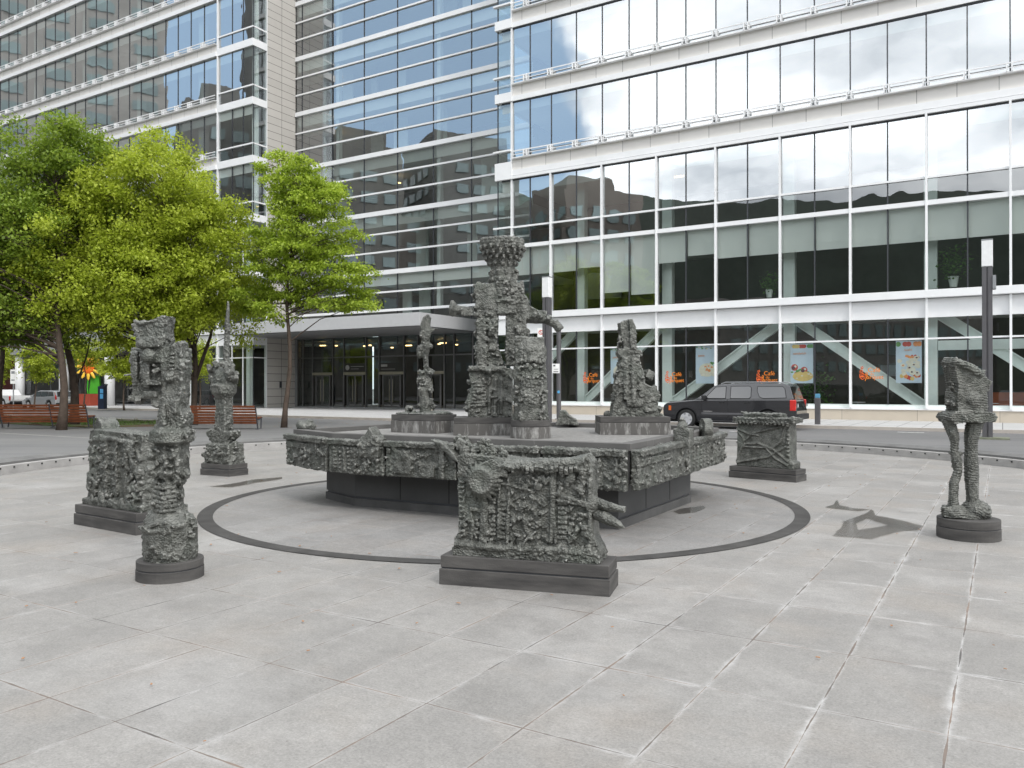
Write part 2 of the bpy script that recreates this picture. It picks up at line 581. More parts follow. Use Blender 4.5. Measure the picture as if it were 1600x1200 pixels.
# kerb around the sunken plaza: vertical inner face, darker sloping cap, holes in the face
kerbm = mk("kerb_granite", (0.33, 0.32, 0.31), 0.75, 0, 0.15, 2.5, 0.4, 60)
capm = mk("cap_granite", (0.13, 0.128, 0.125), 0.75, 0, 0.25, 2.0, 0.5, 50)


def rim_strip(name, prof, mat, pts, d0=0.0):
    mb = MB()
    rows = []
    for d, z in prof:
        q = offset(pts, d)
        rows.append([(p[0], p[1], z) for p in q])
    n = len(pts)
    vs = [v for r_ in rows for v in r_]
    fs = []
    for k in range(len(rows) - 1):
        for i in range(n):
            j = (i + 1) % n
            fs.append((k * n + i, k * n + j, (k + 1) * n + j, (k + 1) * n + i))
    mb.add(vs, fs)
    return mb.build(name, mat)


k1 = rim_strip("plaza_kerb", [(0.0, -0.05), (0.0, 0.175), (0.10, 0.185), (0.10, -0.05)], kerbm, rim)
struct(k1)
k2 = rim_strip("kerb_cap", [(0.10, 0.05), (0.10, 0.235), (0.36, 0.285), (0.62, 0.27), (0.62, 0.02)], capm, rim)
struct(k2)
hb = MB()
per = 0.0
tgt = 0.4
for i in range(len(rim) - 3):
    a = Vector(rim[i]); b_ = Vector(rim[i + 1]); L_ = (b_ - a).length
    while per + L_ > tgt:
        t = (tgt - per) / L_
        p = a.lerp(b_, t)
        dirn = (b_ - a).normalized(); nn = Vector((dirn.y, -dirn.x))
        if nn.dot(p - Vector(RC)) < 0: nn = -nn
        M = Matrix.Translation((p.x - nn.x * 0.004, p.y - nn.y * 0.004, 0.13)) @ Matrix.Rotation(math.atan2(dirn.y, dirn.x), 4, 'Z')
        hb.box(-0.016, 0.016, -0.003, 0.012, -0.016, 0.016, M)
        tgt += 0.40
    per += L_
ho = hb.build("drain_holes", mk("hole_black", (0.015, 0.015, 0.015), 0.9))
tag(ho, "row of small dark weep holes along the inner face of the plaza kerb", "drain hole", kind='stuff')

# dark inlaid ring and the tighter, darker slabs inside it
ringm = mk("dark_inlay", (0.058, 0.056, 0.054), 0.85, 0, 0.25, 3.0, 0.3, 70, spec=0.15)
C0 = (-0.114, 12.644)
Ro, Ri = 4.50, 4.295
inpav = paving_mat("inner_slabs", (0.200, 0.194, 0.187), (0.06, 0.055, 0.05), white=0.7)
ib = MB()
cc = local_un([C0])[0]
ib.add([(cc[0] + (Ri + 0.02) * math.cos(2 * math.pi * k / 128), cc[1] + (Ri + 0.02) * math.sin(2 * math.pi * k / 128), 0.004) for k in range(128)], [tuple(range(128))])
io = ib.build("fountain_apron", inpav)
io.rotation_euler = (0, 0, ROT)
struct(io)
rb = MB()
vs = []
for k in range(160):
    a = 2 * math.pi * k / 160
    for r_ in (Ri, Ro):
        vs.append((C0[0] + r_ * math.cos(a), C0[1] + r_ * math.sin(a), 0.008))
rb.add(vs, [(2 * k, 2 * k + 1, (2 * k + 3) % 320, (2 * k + 2) % 320) for k in range(160)])
struct(rb.build("paving_ring", ringm))

# wet patches: thin films on the slabs
def wet_mat():
    m, nt, b = nodes_of("wet_film")
    nt.nodes.remove(b)
    N = nt.nodes.new; L = nt.links.new
    tr = N("ShaderNodeBsdfTransparent"); tr.inputs[0].default_value = (0.74, 0.72, 0.69, 1)
    gl = N("ShaderNodeBsdfGlossy"); gl.inputs['Roughness'].default_value = 0.12
    lw = N("ShaderNodeFresnel"); lw.inputs[0].default_value = 1.33
    ms = N("ShaderNodeMixShader"); L(lw.outputs[0], ms.inputs[0]); L(tr.outputs[0], ms.inputs[1]); L(gl.outputs[0], ms.inputs[2])
    L(ms.outputs[0], nt.nodes["Material Output"].inputs[0])
    return m


wetm = wet_mat()


def ragged(pts, amp, step, rnd):
    out = []
    n = len(pts)
    for i in range(n):
        a = Vector(pts[i]); b_ = Vector(pts[(i + 1) % n]); L_ = (b_ - a).length
        k = max(1, int(L_ / step))
        for j in range(k):
            p = a.lerp(b_, j / k)
            out.append((p.x + rnd.uniform(-amp, amp), p.y + rnd.uniform(-amp, amp)))
    return out


def puddle(pts, label, amp=0.03, hole=None):
    rnd = random.Random(len(pts) + int(pts[0][0] * 10))
    bm = bmesh.new()
    loops = [ragged(pts, amp, 0.1, rnd)] + ([ragged(hole, amp * 0.6, 0.1, rnd)] if hole else [])
    es = []
    for lp in loops:
        v = [bm.verts.new((p[0], p[1], 0.012)) for p in lp]
        es += [bm.edges.new((v[i], v[(i + 1) % len(v)])) for i in range(len(v))]
    bmesh.ops.triangle_fill(bm, edges=es, use_beauty=True)
    for f_ in bm.faces:
        if f_.normal.z < 0: f_.normal_flip()
    me = bpy.data.meshes.new("puddle"); bm.to_mesh(me); bm.free()
    me.materials.append(wetm)
    o = bpy.data.objects.new("puddle", me); COL.objects.link(o)
    tag(o, label, "puddle", kind='stuff')
    return o


def gp(px, py, z=0.0):
    Y = (1.8 - z) * 1258.0 / (py - 605.0)
    return ((px - 800.0) * Y / 1258.0, Y)


puddle([gp(*q) for q in [(1302, 838), (1316, 822), (1317, 816), (1350, 804), (1362, 797), (1368, 806), (1400, 812), (1443, 823), (1436, 828), (1400, 832), (1360, 843)]],
       "dark triangular puddle on the pale slabs left of the two-legged sculpture", 0.012,
       [gp(*q) for q in [(1337, 819), (1354, 811), (1388, 821), (1360, 826), (1341, 829)]])
puddle([gp(*q) for q in [(1288, 793), (1303, 789), (1308, 781), (1312, 790), (1335, 795), (1362, 797), (1340, 799), (1300, 795)]],
       "narrow wet streak running into the triangular puddle", 0.01)
puddle([gp(*q) for q in [(1052, 800), (1062, 796), (1098, 791), (1103, 795), (1085, 802), (1060, 804)]],
       "small oval puddle beside the right foot of the fountain", 0.01)
puddle([gp(*q) for q in [(327, 761), (360, 757), (395, 750), (440, 746), (440, 749), (400, 755), (362, 762)]],
       "long thin wet streak on the slabs below the spired sculpture", 0.02)

# far pavement with its kerb, grass strip on the left
walkm = stone_joint_mat("walk_slabs", (0.46, 0.455, 0.45), 0.9, 0.9, (0, 0), 0.015, axis=(0, 1), var=0.08)
curbm = mk("curb_stone", (0.42, 0.38, 0.34), 0.8, 0, 0.12, 1.5)
edge = [(-140, 36.3), (-60, 36.3), (-48, 36.1), (-41.5, 33.2), (-37, 31.7), (-24, 31.7), (-19, 34.9), (60, 34.9)]
sw = MB()
sw.prism([(p[0], p[1] + 0.18) for p in edge] + [(60, 60), (-140, 60)], 0.0, 0.22)
so = sw.build("pavement", walkm)
so.rotation_euler = (0, 0, ROT); struct(so)
cb_ = MB()
for i in range(len(edge) - 1):
    a, b_ = edge[i], edge[i + 1]
    cb_.prism([a, b_, (b_[0], b_[1] + 0.18), (a[0], a[1] + 0.18)], 0.0, 0.223)
co = cb_.build("pavement_kerb", curbm)
co.rotation_euler = (0, 0, ROT); struct(co)
# grass island with stone edge
gm, nt, b = nodes_of("grass_ground")
N = nt.nodes.new; L = nt.links.new
tc = N("ShaderNodeTexCoord"); n1 = N("ShaderNodeTexNoise"); n1.inputs['Scale'].default_value = 0.8; n1.inputs['Detail'].default_value = 8
L(tc.outputs['Object'], n1.inputs['Vector'])
mr = N("ShaderNodeMapRange"); L(n1.outputs[0], mr.inputs[0]); mr.inputs[1].default_value = 0.42; mr.inputs[2].default_value = 0.58
mx = N("ShaderNodeMix"); mx.data_type = 'RGBA'; L(mr.outputs[0], mx.inputs[0])
mx.inputs[6].default_value = (0.10, 0.065, 0.04, 1); mx.inputs[7].default_value = (0.085, 0.11, 0.035, 1)
L(mx.outputs[2], b.inputs['Base Color']); b.inputs['Roughness'].default_value = 0.9
gi = MB(); gi.prism([(-110, 19.6), (-33, 19.6), (-31.2, 21.8), (-33, 24.2), (-110, 24.2)], 0.0, 0.16)
go = gi.build("grass_ground", gm); go.rotation_euler = (0, 0, ROT); struct(go)
ge = MB(); ge.prism([(-110, 24.2), (-33, 24.2), (-30.5, 24.2), (-30.5, 24.5), (-110, 24.5)], 0.0, 0.22)
geo = ge.build("grass_kerb", curbm); geo.rotation_euler = (0, 0, ROT); struct(geo)
lm = MB(); lm.prism([(-90, 15.6), (-20, 15.6), (-20, 15.68), (-90, 15.68)], GZ, GZ + 0.004)
lo = lm.build("path_line", mk("pale_line", (0.33, 0.32, 0.30), 0.8)); lo.rotation_euler = (0, 0, ROT); struct(lo)
# grass blades in tufts
rng_ = np.random.default_rng(3)
nb = 26000
uu = rng_.uniform(-75, -31.8, nb); nn_ = rng_.uniform(19.7, 24.1, nb)
keep = np.array([mnoise.noise(Vector((a * 0.8, b_ * 0.8, 3.3))) > -0.12 for a, b_ in zip(uu, nn_)])
uu, nn_ = uu[keep], nn_[keep]
ang = rng_.uniform(0, 6.28, len(uu)); hh = rng_.uniform(0.05, 0.15, len(uu)); wd = 0.02
V = np.zeros((len(uu), 3, 3))
V[:, 0] = np.c_[uu - wd * np.cos(ang), nn_ - wd * np.sin(ang), np.full(len(uu), 0.15)]
V[:, 1] = np.c_[uu + wd * np.cos(ang), nn_ + wd * np.sin(ang), np.full(len(uu), 0.15)]
V[:, 2] = np.c_[uu + rng_.uniform(-.05, .05, len(uu)), nn_ + rng_.uniform(-.05, .05, len(uu)), 0.15 + hh]
me = bpy.data.meshes.new("grass")
me.from_pydata(V.reshape(-1, 3).tolist(), [], np.arange(len(uu) * 3).reshape(-1, 3).tolist())
me.materials.append(mk("grass_blade", (0.09, 0.15, 0.03), 0.7, 0, 0.3, 0.7))
gg = bpy.data.objects.new("grass", me); COL.objects.link(gg); gg.rotation_euler = (0, 0, ROT)
tag(gg, "thin green grass on the strip under the left trees", "grass", kind='stuff')

# wooded hill on the horizon behind the photographer (met only in the reflections)
hm = MB()
nh = 60
for i in range(nh + 1):
    a = R(150) + R(200) * i / nh
    hgt = 122 + 24 * mnoise.noise(Vector((i * 0.13, 1.7, 0))) + 8 * mnoise.noise(Vector((i * 0.6, 5.7, 0)))
    for rr_, z in ((330, 0), (380, hgt * 0.7), (440, hgt), (560, 0)):
        hm.v.append((rr_ * math.sin(a), rr_ * math.cos(a), z))
hm.f = [(i * 4 + k, i * 4 + k + 1, i * 4 + k + 5, i * 4 + k + 4) for i in range(nh) for k in range(3)]
struct(hm.build("hills", mk("hill_green", (0.030, 0.040, 0.030), 0.9, 0, 0.4, 0.03)))

for px_, n_, w in ((-9.0, 30.9, 1.2), (-3.4, 33.6, 0.9), (-20.5, 30.2, 1.3)):
    mbx = MB(); mbx.prism([(px_, n_), (px_ + w, n_), (px_ + w, n_ + 0.12), (px_, n_ + 0.12)], GZ, GZ + 0.005)
    oo = mbx.build("road_marking", mk("road_paint", (0.6, 0.6, 0.58), 0.7, 0, 0.2, 8) if "road_paint" not in MATS else MATS["road_paint"]); oo.rotation_euler = (0, 0, ROT); struct(oo)

# ------------------------------------------------------------------ the glass buildings, in street-grid coordinates (u, n, z)
def broot(name, label, u, n, cat="office building"):
    t = thing(name, label, cat, UN(u, n), ROT)
    return t, (u, n, 0)


def pane(parent, fr, u0, u1, z0, z1, n, mat, joints=(), jmat=None, jw=0.05, hj=(), side=False, hmat=None):
    """one window: glass sheet plus the thin bars that divide it (sub-part)"""
    mb = MB(fr)
    tl = random.uniform(-0.006, 0.006)
    if side:
        mb.add([(n, u0, z0), (n, u1, z0), (n, u1, z1), (n, u0, z1)], [(0, 1, 2, 3)])
    else:
        mb.add([(u0, n + tl, z0), (u1, n - tl, z0), (u1, n - tl, z1), (u0, n + tl, z1)], [(0, 1, 2, 3)])
    w = mb.build("window", mat, parent)
    if joints or hj:
        jb = MB(fr)
        for u in joints:
            if side: jb.box(n - 0.03, n + 0.03, u - jw / 2, u + jw / 2, z0, z1)
            else: jb.box(u - jw / 2, u + jw / 2, n - 0.035, n + 0.05, z0, z1)
        for z in hj:
            if side: jb.box(n - 0.03, n + 0.05, u0, u1, z - 0.04, z + 0.04)
            else: jb.box(u0, u1, n - 0.06, n + 0.05, z - 0.04, z + 0.04)
        jb.build("mullion", jmat or darkm, w)
    return w


def part(fr, parent, name, mat, *boxes, bevel=0.0, label=None):
    mb = MB(fr)
    for b_ in boxes: mb.box(*b_)
    return mb.build(name, mat, parent, bevel=bevel, label=label)


def storey(fr, parent, u0, u1, n0, n1, zc, th=0.4, mat=None):
    """floor plate with its pale ceiling below"""
    part(fr, parent, "floor_slab", floorm, (u0, u1, n0, n1, zc + 0.05, zc + th))
    part(fr, parent, "ceiling", mat or ceilm, (u0, u1, n0, n1, zc, zc + 0.047))


lampm = mk("warm_lamp", (1, 0.7, 0.35), 0.5, emit=(1.0, 0.62, 0.25), estr=6)
coolm = mk("cool_lamp", (1, 1, 0.95), 0.5, emit=(0.95, 1.0, 0.95), estr=3.0)


def rail(fr, parent, u0, u1, n, z, step=1.65, ph=0.0):
    """ledge rail: two bars on short brackets in front of a glazed upstand"""
    mb = MB(fr)
    mb.box(u0, u1, n - 0.30, n - 0.25, z + 0.40, z + 0.46)
    mb.box(u0, u1, n - 0.30, n - 0.26, z + 0.20, z + 0.235)
    k = math.ceil((u0 - ph) / step)
    while ph + k * step < u1:
        u = ph + k * step
        for d in (-0.10, 0.10):
            mb.box(u + d - 0.03, u + d + 0.03, n - 0.34, n - 0.02, z + 0.05, z + 0.44)
        k += 1
    return mb.build("rail", white, parent)


blindm = mk("blind_pale", (0.88, 0.90, 0.87), 0.85, 0, 0.04, 0.5)

# ---- right wing
def right_wing():
    t, fr = broot("office_building", "white and glass office wing on the right with a glazed ground floor cafe", -10, 42)
    NF = 42.0
    U0, U1 = -26.6, 20.3
    main = [-22.84, -19.53, -16.23, -12.93, -9.62, -6.3, -3.0, 0.32, 3.62, 6.92, 10.22, 13.52, 16.82, 20.12]
    # stone base, sill
    part(fr, t, "base", base_stone, (U0, U1, NF - 0.05, NF + 0.3, 0.22, 0.73))
    part(fr, t, "sill", white, (U0 - 0.03, U1, NF - 0.10, NF + 0.3, 0.732, 0.80))
    part(fr, t, "sill", mint, (U0 + 0.1, U1, NF + 0.02, NF + 0.25, 0.803, 0.98))
    # bands (z0, z1, proud)
    part(fr, t, "band", white, (U0 + .02, U1, NF - 0.02, NF + 0.25, 5.04, 5.90))
    part(fr, t, "band", white, (U0 - 0.05, U1, NF - 0.32, NF + 0.25, 5.94, 6.30), bevel=0.01)
    part(fr, t, "band", greym, (U0 + .03, U1, NF - 0.01, NF + 0.24, 5.90, 5.94))  # grey strip colours in the recess shadow below the sill band
    part(fr, t, "band", white, (U0 - 0.05, U1, NF - 0.16, NF + 0.25, 10.25, 10.47))
    part(fr, t, "band", white, (U0 - 0.08, U1, NF - 0.20, NF + 0.25, 14.49, 14.66))
    part(fr, t, "band", white, (U0 - 0.05, U1, NF - 0.14, NF + 0.25, 14.70, 15.03))
    part(fr, t, "transom", white, (U0, U1, NF - 0.07, NF + 0.04, 4.02, 4.10))
    part(fr, t, "transom", white, (U0, U1, NF - 0.10, NF + 0.04, 11.50, 11.60))
    # dark strips stand in for the shadow under the heads
    for z in (14.42, 19.17, 23.67, 28.17):
        part(fr, t, "head_shade", darkm, (U0 + 0.3, U1, NF - 0.06, NF + 0.1, z, z + 0.065))
    ups = [(15.03, 19.24), (19.24 + 0.0, 23.74), (23.74, 28.24), (28.24, 32.74)]
    zb = [15.03, 19.24, 23.74, 28.24]
    for i, z in enumerate(zb):
        head = zb[i + 1] if i + 1 < len(zb) else 32.74
        if i: part(fr, t, "band", white, (-25.5, U1, NF - 0.14, NF + 0.25, z, z + 0.30))
        s0 = z if i == 0 else z + 0.303
        part(fr, t, "spandrel", cream, (-25.5, U1, NF - 0.06, NF + 0.25, s0, s0 + 0.66))
        rz = s0 + 0.66
        part(fr, t, "spandrel", white, (-25.5, U1, NF - 0.30, NF + 0.2, rz + 0.002, rz + 0.05))
        rail(fr, t, -25.45, U1, NF, rz, 1.652, -22.84)
        gz0 = rz + 0.05
        u = -22.84
        us = [-25.55] + main
        for a, b_ in zip(us[:-1], us[1:]):
            m_ = (a + b_) / 2 if a > -25 else -24.3
            pane(t, fr, a, b_, gz0, head - 0.003, NF, g_up, joints=[m_, b_], jw=0.055)
        storey(fr, t, U0 + 0.1, U1, NF + 0.2, NF + 9, head + 0.05 if i < 3 else head)
    # lower rows
    rows = [(0.98, 4.02, g_shop), (4.10, 5.04, g_shop), (6.30, 10.25, g_low), (10.47, 11.50, g_low), (11.60, 14.49, g_up)]
    us = [-25.55] + main
    for z0, z1, gm_ in rows:
        for a, b_ in zip(us[:-1], us[1:]):
            m_ = (a + b_) / 2 if a > -25 else -24.3
            pane(t, fr, a, b_, z0, z1, NF, gm_, joints=[m_], jw=0.06)
    for u in main:
        part(fr, t, "fin", white, (u - 0.05, u + 0.05, NF - 0.20, NF + 0.05, 0.80, 5.94), bevel=0.008)
        part(fr, t, "fin", white, (u - 0.05, u + 0.05, NF - 0.20, NF + 0.05, 6.30, 14.49), bevel=0.008)
    # glass corner bay and its return
    part(fr, t, "corner_post", white, (-25.62, -25.50, NF - 0.12, NF + 0.05, 0.80, 33.5))
    part(fr, t, "corner_post", darkm, (U0 - 0.03, U0 + 0.03, NF - 0.03, NF + 0.03, 0.8, 33.5))
    lv = [(0.98, 4.02), (4.10, 5.04), (6.30, 10.25), (10.47, 11.5), (11.6, 14.49), (15.55, 16.2), (16.3, 19.24), (19.8, 20.75), (20.85, 23.74), (24.3, 25.2), (25.3, 28.24), (28.8, 29.7), (29.8, 32.74)]
    for z0, z1 in lv:
        pane(t, fr, U0, -25.6, z0, z1, NF, g_low)
        pane(t, fr, NF, NF + 1.9, z0, z1, U0, g_low, side=True)
        pane(t, fr, NF + 1.9, 46.3, z0, z1, U0, g_low, side=True, joints=[NF + 1.93])
    for z0, z1 in ((5.0, 6.3), (10.25, 10.47), (14.49, 15.55), (19.24, 19.8), (23.74, 24.3), (28.24, 28.8)):
        part(fr, t, "band", white, (U0 - 0.10, -25.5, NF - 0.22, NF + 0.1, z0 + 0.003, z1 - 0.003))
        part(fr, t, "band", white, (U0 - 0.10, U0 + 0.1, NF + 0.103, 46.3, z0 + 0.003, z1 - 0.003))
    for z0, z1 in ((4.02, 4.1), (11.5, 11.6), (16.2, 16.3), (20.75, 20.85), (25.2, 25.3), (29.7, 29.8)):
        part(fr, t, "transom", white, (U0 - 0.22, -25.6, NF - 0.24, NF + 0.02, z0, z1))
    # storeys behind the glass
    storey(fr, t, U0 + 0.1, U1, NF + 0.25, NF + 10, 5.35, 0.55)
    storey(fr, t, U0 + 0.1, U1, NF + 0.25, NF + 10, 10.30, 0.17)
    storey(fr, t, U0 + 0.1, U1, NF + 0.25, NF + 10, 14.62, 0.40)
    part(fr, t, "floor_slab", floorm, (U0 + 0.1, U1, NF + 0.26, NF + 10, 0.23, 0.30))
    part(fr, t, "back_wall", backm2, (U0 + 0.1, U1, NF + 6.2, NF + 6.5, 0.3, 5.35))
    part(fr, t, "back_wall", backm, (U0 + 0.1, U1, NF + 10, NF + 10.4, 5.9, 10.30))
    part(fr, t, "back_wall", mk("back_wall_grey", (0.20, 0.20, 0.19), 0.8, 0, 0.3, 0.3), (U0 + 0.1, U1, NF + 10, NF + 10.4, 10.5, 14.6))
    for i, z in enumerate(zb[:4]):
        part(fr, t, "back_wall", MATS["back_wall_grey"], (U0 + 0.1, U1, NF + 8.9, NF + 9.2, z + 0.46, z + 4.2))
    # roller blinds, most of them let down a third
    for a, b_ in zip(us[:-1], us[1:]):
        m_ = (a + b_) / 2 if a > -25 else -24.3
        z1 = {-19.53: 7.20}.get(a, 8.63)
        part(fr, t, "blind", blindm, (a + 0.03, m_ - 0.03, NF + 0.20, NF + 0.22, z1, 10.24))
        z2 = {-19.53: 7.0, -16.23: 8.9, -22.84: 8.75}.get(a, 8.63)
        part(fr, t, "blind", blindm, (m_ + 0.03, b_ - 0.03, NF + 0.20, NF + 0.22, z2, 10.24))
    part(fr, t, "blind", blindm, (U0 + 0.2, U1, NF + 0.20, NF + 0.22, 13.75, 14.48))
    for z in (19.22, 23.72, 28.22):
        part(fr, t, "blind", blindm, (U0 + 0.2, U1, NF + 0.20, NF + 0.22, z - 0.55, z - 0.02))
    # pale partition on the second storey left part
    part(fr, t, "partition", mk("partition_green", (0.40, 0.42, 0.40), 0.8), (-24, -21, NF + 6, NF + 6.15, 7.6, 9.3))
    cols = [-21.4, -16.0, -9.4, -2.9, 3.7, 10.3, 16.9]
    for u in cols:
        part(fr, t, "column", mint, (u - 0.28, u + 0.28, NF + 0.9, NF + 1.35, 0.3, 14.6))
    # diagonal braces on the ground floor
    segs = [(-26.5, 0.9, -21.6, 5.3), (-21.2, 0.9, -16.3, 5.3), (-15.8, 0.9, -9.7, 5.3), (-9.1, 5.3, -3.2, 0.9), (-2.6, 5.3, 3.4, 0.9), (4, 0.9, 10, 5.3), (10.6, 5.3, 16.6, 0.9)]
    for ua, za, ub, zb_ in segs:
        mb = MB(fr)
        a = Vector((ua, NF + 1.1, za)); b_ = Vector((ub, NF + 1.1, zb_))
        Ld = (b_ - a).length
        M = Matrix.Translation((a + b_) / 2) @ Matrix.Rotation(-math.atan2(b_.z - a.z, b_.x - a.x), 4, 'Y')
        mb.box(-Ld / 2, Ld / 2, -0.16, 0.16, 0.19, 0.25, M)
        mb.box(-Ld / 2, Ld / 2, -0.16, 0.16, -0.25, -0.19, M)
        mb.box(-Ld / 2, Ld / 2, -0.03, 0.03, -0.19, 0.19, M)
        mb.build("brace", mint, t)
    part(fr, t, "beam", mint, (-2.6, 3.4, NF + 0.95, NF + 1.2, 3.55, 4.0))
    part(fr, t, "counter", mk("orange_wood", (0.35, 0.09, 0.03), 0.5), (-2.4, 3.3, NF + 3.5, NF + 4.2, 0.3, 1.55))
    # lit ceiling lamps seen through the glass
    for u, n_, z in ((-11.5, NF + 4, 10.26), (-16.8, NF + 5, 14.57), (-3.5, NF + 6, 14.57)):
        part(fr, t, "ceiling_lamp", lampm, (u - 0.3, u + 0.3, n_ - 0.08, n_ + 0.08, z, z + 0.035))
    for u in np.arange(-24, 20, 3.3):
        for n_ in (NF + 2.5, NF + 5.5, NF + 8.5):
            mbx = MB(fr); mbx.box(u - 0.6, u + 0.6, n_ - 0.12, n_ + 0.12, 10.255, 10.295)
    part(fr, t, "roof", greym, (U0 + 0.1, U1, NF + 0.1, NF + 16, 33.2, 33.5))
    part(fr, t, "side_wall", cream, (U1, U1 + 0.3, NF - 0.06, NF + 16, 0.2, 33.5))
    part(fr, t, "back_core", backm, (U0 + 0.2, U1 - 1, NF + 13, NF + 16, 0.2, 33.2))
    part(fr, t, "parapet", white, (U0, U1, NF - 0.1, NF + 0.2, 32.75, 33.5))
    # two little framed pictures deep in the cafe
    for u, z in ((-19.8, 2.6), (-15.1, 2.6), (-5.3, 2.7)):
        part(fr, t, "wall_picture", greym, (u - 0.4, u + 0.4, NF + 6.12, NF + 6.18, z - 0.3, z + 0.3))
    return t, fr


RW, RFR = right_wing()


# ---- middle curtain wall
def middle_wing():
    t, fr = broot("glass_building", "recessed glass curtain wall wing with horizontal white bands behind the entrance canopy", -38, 46.3)
    NF = 46.3
    U0, U1 = -48.55, -26.72
    js = [-47.9, -44.63, -41.34, -38.1, -34.8, -31.5, -28.2]
    us = [U0] + js + [U1]
    z = 6.02
    thick = [10.18 + 4.45 * i for i in range(8)]
    zt = [5.9] + thick
    rowsz = []
    part(fr, t, "band", white, (U0, U1, NF - 0.12, NF + 0.1, 7.42, 7.60))
    part(fr, t, "transom", white, (U0, U1, NF - 0.10, NF + 0.05, 8.82, 8.94))
    for i, z in enumerate(thick):
        part(fr, t, "band", white, (U0, U1, NF - 0.16, NF + 0.1, z, z + 0.33))
        for k in (1, 2):
            zz = z + 0.33 + (4.45 - 0.33) * k / 3
            part(fr, t, "transom", white, (U0, U1, NF - 0.12, NF + 0.05, zz - 0.06, zz + 0.06))
    lows = [(5.0, 7.42), (7.60, 8.82), (8.94, 10.18)]
    for a, b_ in zip(us[:-1], us[1:]):
        for z0, z1 in lows:
            pane(t, fr, a, b_, z0, z1, NF, g_low, joints=[b_], jw=0.06)
        for z in thick[:-1]:
            pane(t, fr, a, b_, z + 0.33, z + 4.45, NF, g_mid, joints=[b_], jw=0.06)
    for z in [10.2] + thick[1:]:
        storey(fr, t, U0, U1, NF + 0.35, NF + 9, z - 0.62, 0.85)
        part(fr, t, "blind", MATS["blind_pale"], (U0, U1, NF + 0.22, NF + 0.25, z - 0.78, z - 0.01))
    for u in (-44.4, -34.6, -28.4):
        part(fr, t, "column", mint, (u - 0.16, u + 0.16, NF + 0.35, NF + 0.7, 7.5, 42))
    for i in range(8):
        z = 6.5 + 4.45 * i
        rnd = random.Random(i)
        part(fr, t, "back_wall", mk("core_grey", (0.24, 0.245, 0.235), 0.8, 0, 0.35, 0.35) if "core_grey" not in MATS else MATS["core_grey"], (U0, U1, NF + 8, NF + 8.3, z, z + 3.9))
        for k in range(3):
            u = rnd.uniform(U0 + 1, U1 - 3)
            part(fr, t, "partition", mint if k else MATS["partition_green"], (u, u + rnd.uniform(0.5, 2.0), NF + 3, NF + 3.1, z + 0.1, z + 3.6))
    for u, z in ((-46.7, 27.0), (-40.5, 18.2), (-46.7, 22.6)):
        part(fr, t, "ceiling_lamp", lampm, (u - 0.12, u + 0.12, NF + 3, NF + 3.2, z - 0.35, z - 0.31))
    part(fr, t, "roof", greym, (U0, U1, NF, NF + 12, 41.4, 41.8))
    part(fr, t, "back_core", backm, (U0, U1, NF + 10, NF + 12, 0.2, 41.3))
    # entrance box below the canopy
    EN = 46.22
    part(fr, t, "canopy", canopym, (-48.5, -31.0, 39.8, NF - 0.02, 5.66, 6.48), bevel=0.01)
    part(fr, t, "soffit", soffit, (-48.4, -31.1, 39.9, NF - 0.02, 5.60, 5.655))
    eu = [-48.25, -47.65, -46.6, -44.45, -43.3, -41.05, -39.75, -37.4, -36.1, -33.75, -32.9, -31.3]
    part(fr, t, "pier", greym, (-48.55, -48.25, EN - 0.05, EN + 0.3, 0.22, 5.6))
    for a, b_ in zip(eu[:-1], eu[1:]):
        wide = b_ - a > 2.1
        pane(t, fr, a, b_, 4.15, 5.6, EN, g_ent)
        if not wide:
            pane(t, fr, a, b_, 0.30, 4.05, EN, g_ent)
        else:
            pane(t, fr, a, b_, 2.95, 4.05, EN, g_ent)
            c = (a + b_) / 2
            part(fr, t, "door_header", mk("header_bronze", (0.30, 0.28, 0.22), 0.45, 0.5), (a, b_, EN - 0.10, EN + 0.12, 2.75, 2.95))
            for s0, s1, hs in ((a + 0.35, c - 0.01, 1), (c + 0.01, b_ - 0.35, -1)):
                d = part(fr, t, "door", MATS.get("door_grey") or mk("door_grey", (0.13, 0.13, 0.13), 0.5, 0.3), (s0, s0 + 0.06, EN - 0.03, EN + 0.03, 0.30, 2.75), (s1 - 0.06, s1, EN - 0.03, EN + 0.03, 0.30, 2.75),
                         (s0 + 0.06, s1 - 0.06, EN - 0.03, EN + 0.03, 0.30, 0.42), (s0 + 0.06, s1 - 0.06, EN - 0.03, EN + 0.03, 2.66, 2.75))
                gl = MB(fr); gl.add([(s0 + 0.06, EN, 0.42), (s1 - 0.06, EN, 0.42), (s1 - 0.06, EN, 2.66), (s0 + 0.06, EN, 2.66)], [(0, 1, 2, 3)])
                gl.build("door_glass", g_ent, d)
                hx = s1 - 0.15 if hs > 0 else s0 + 0.15
                hd = MB(fr); hd.tube([(hx, EN - 0.09, 0.7), (hx, EN - 0.09, 2.4)], 0.022, 8)
                hd.build("door_handle", MATS["header_bronze"], d)
            part(fr, t, "side_light", MATS["door_grey"], (a + 0.28, a + 0.34, EN - 0.03, EN + 0.03, 0.3, 2.75), (b_ - 0.34, b_ - 0.28, EN - 0.03, EN + 0.03, 0.3, 2.75))
    part(fr, t, "entrance_frame", MATS["door_grey"], *[(u - 0.05, u + 0.05, EN - 0.08, EN + 0.06, 0.25, 5.6) for u in eu], (-48.3, -26.8, EN - 0.07, EN + 0.05, 4.05, 4.15))
    part(fr, t, "sill", greym, (-48.3, -26.8, EN - 0.1, EN + 0.1, 0.222, 0.298))
    for a, b_ in ((-31.3, -29.5), (-29.5, -26.8)):
        for z0, z1 in ((0.3, 4.05), (4.15, 5.6)):
            pane(t, fr, a, b_, z0, z1, EN, g_ent, joints=[b_])
    part(fr, t, "back_wall", backm2, (-48.4, -26.8, 55.5, 55.8, 0.3, 5.5))
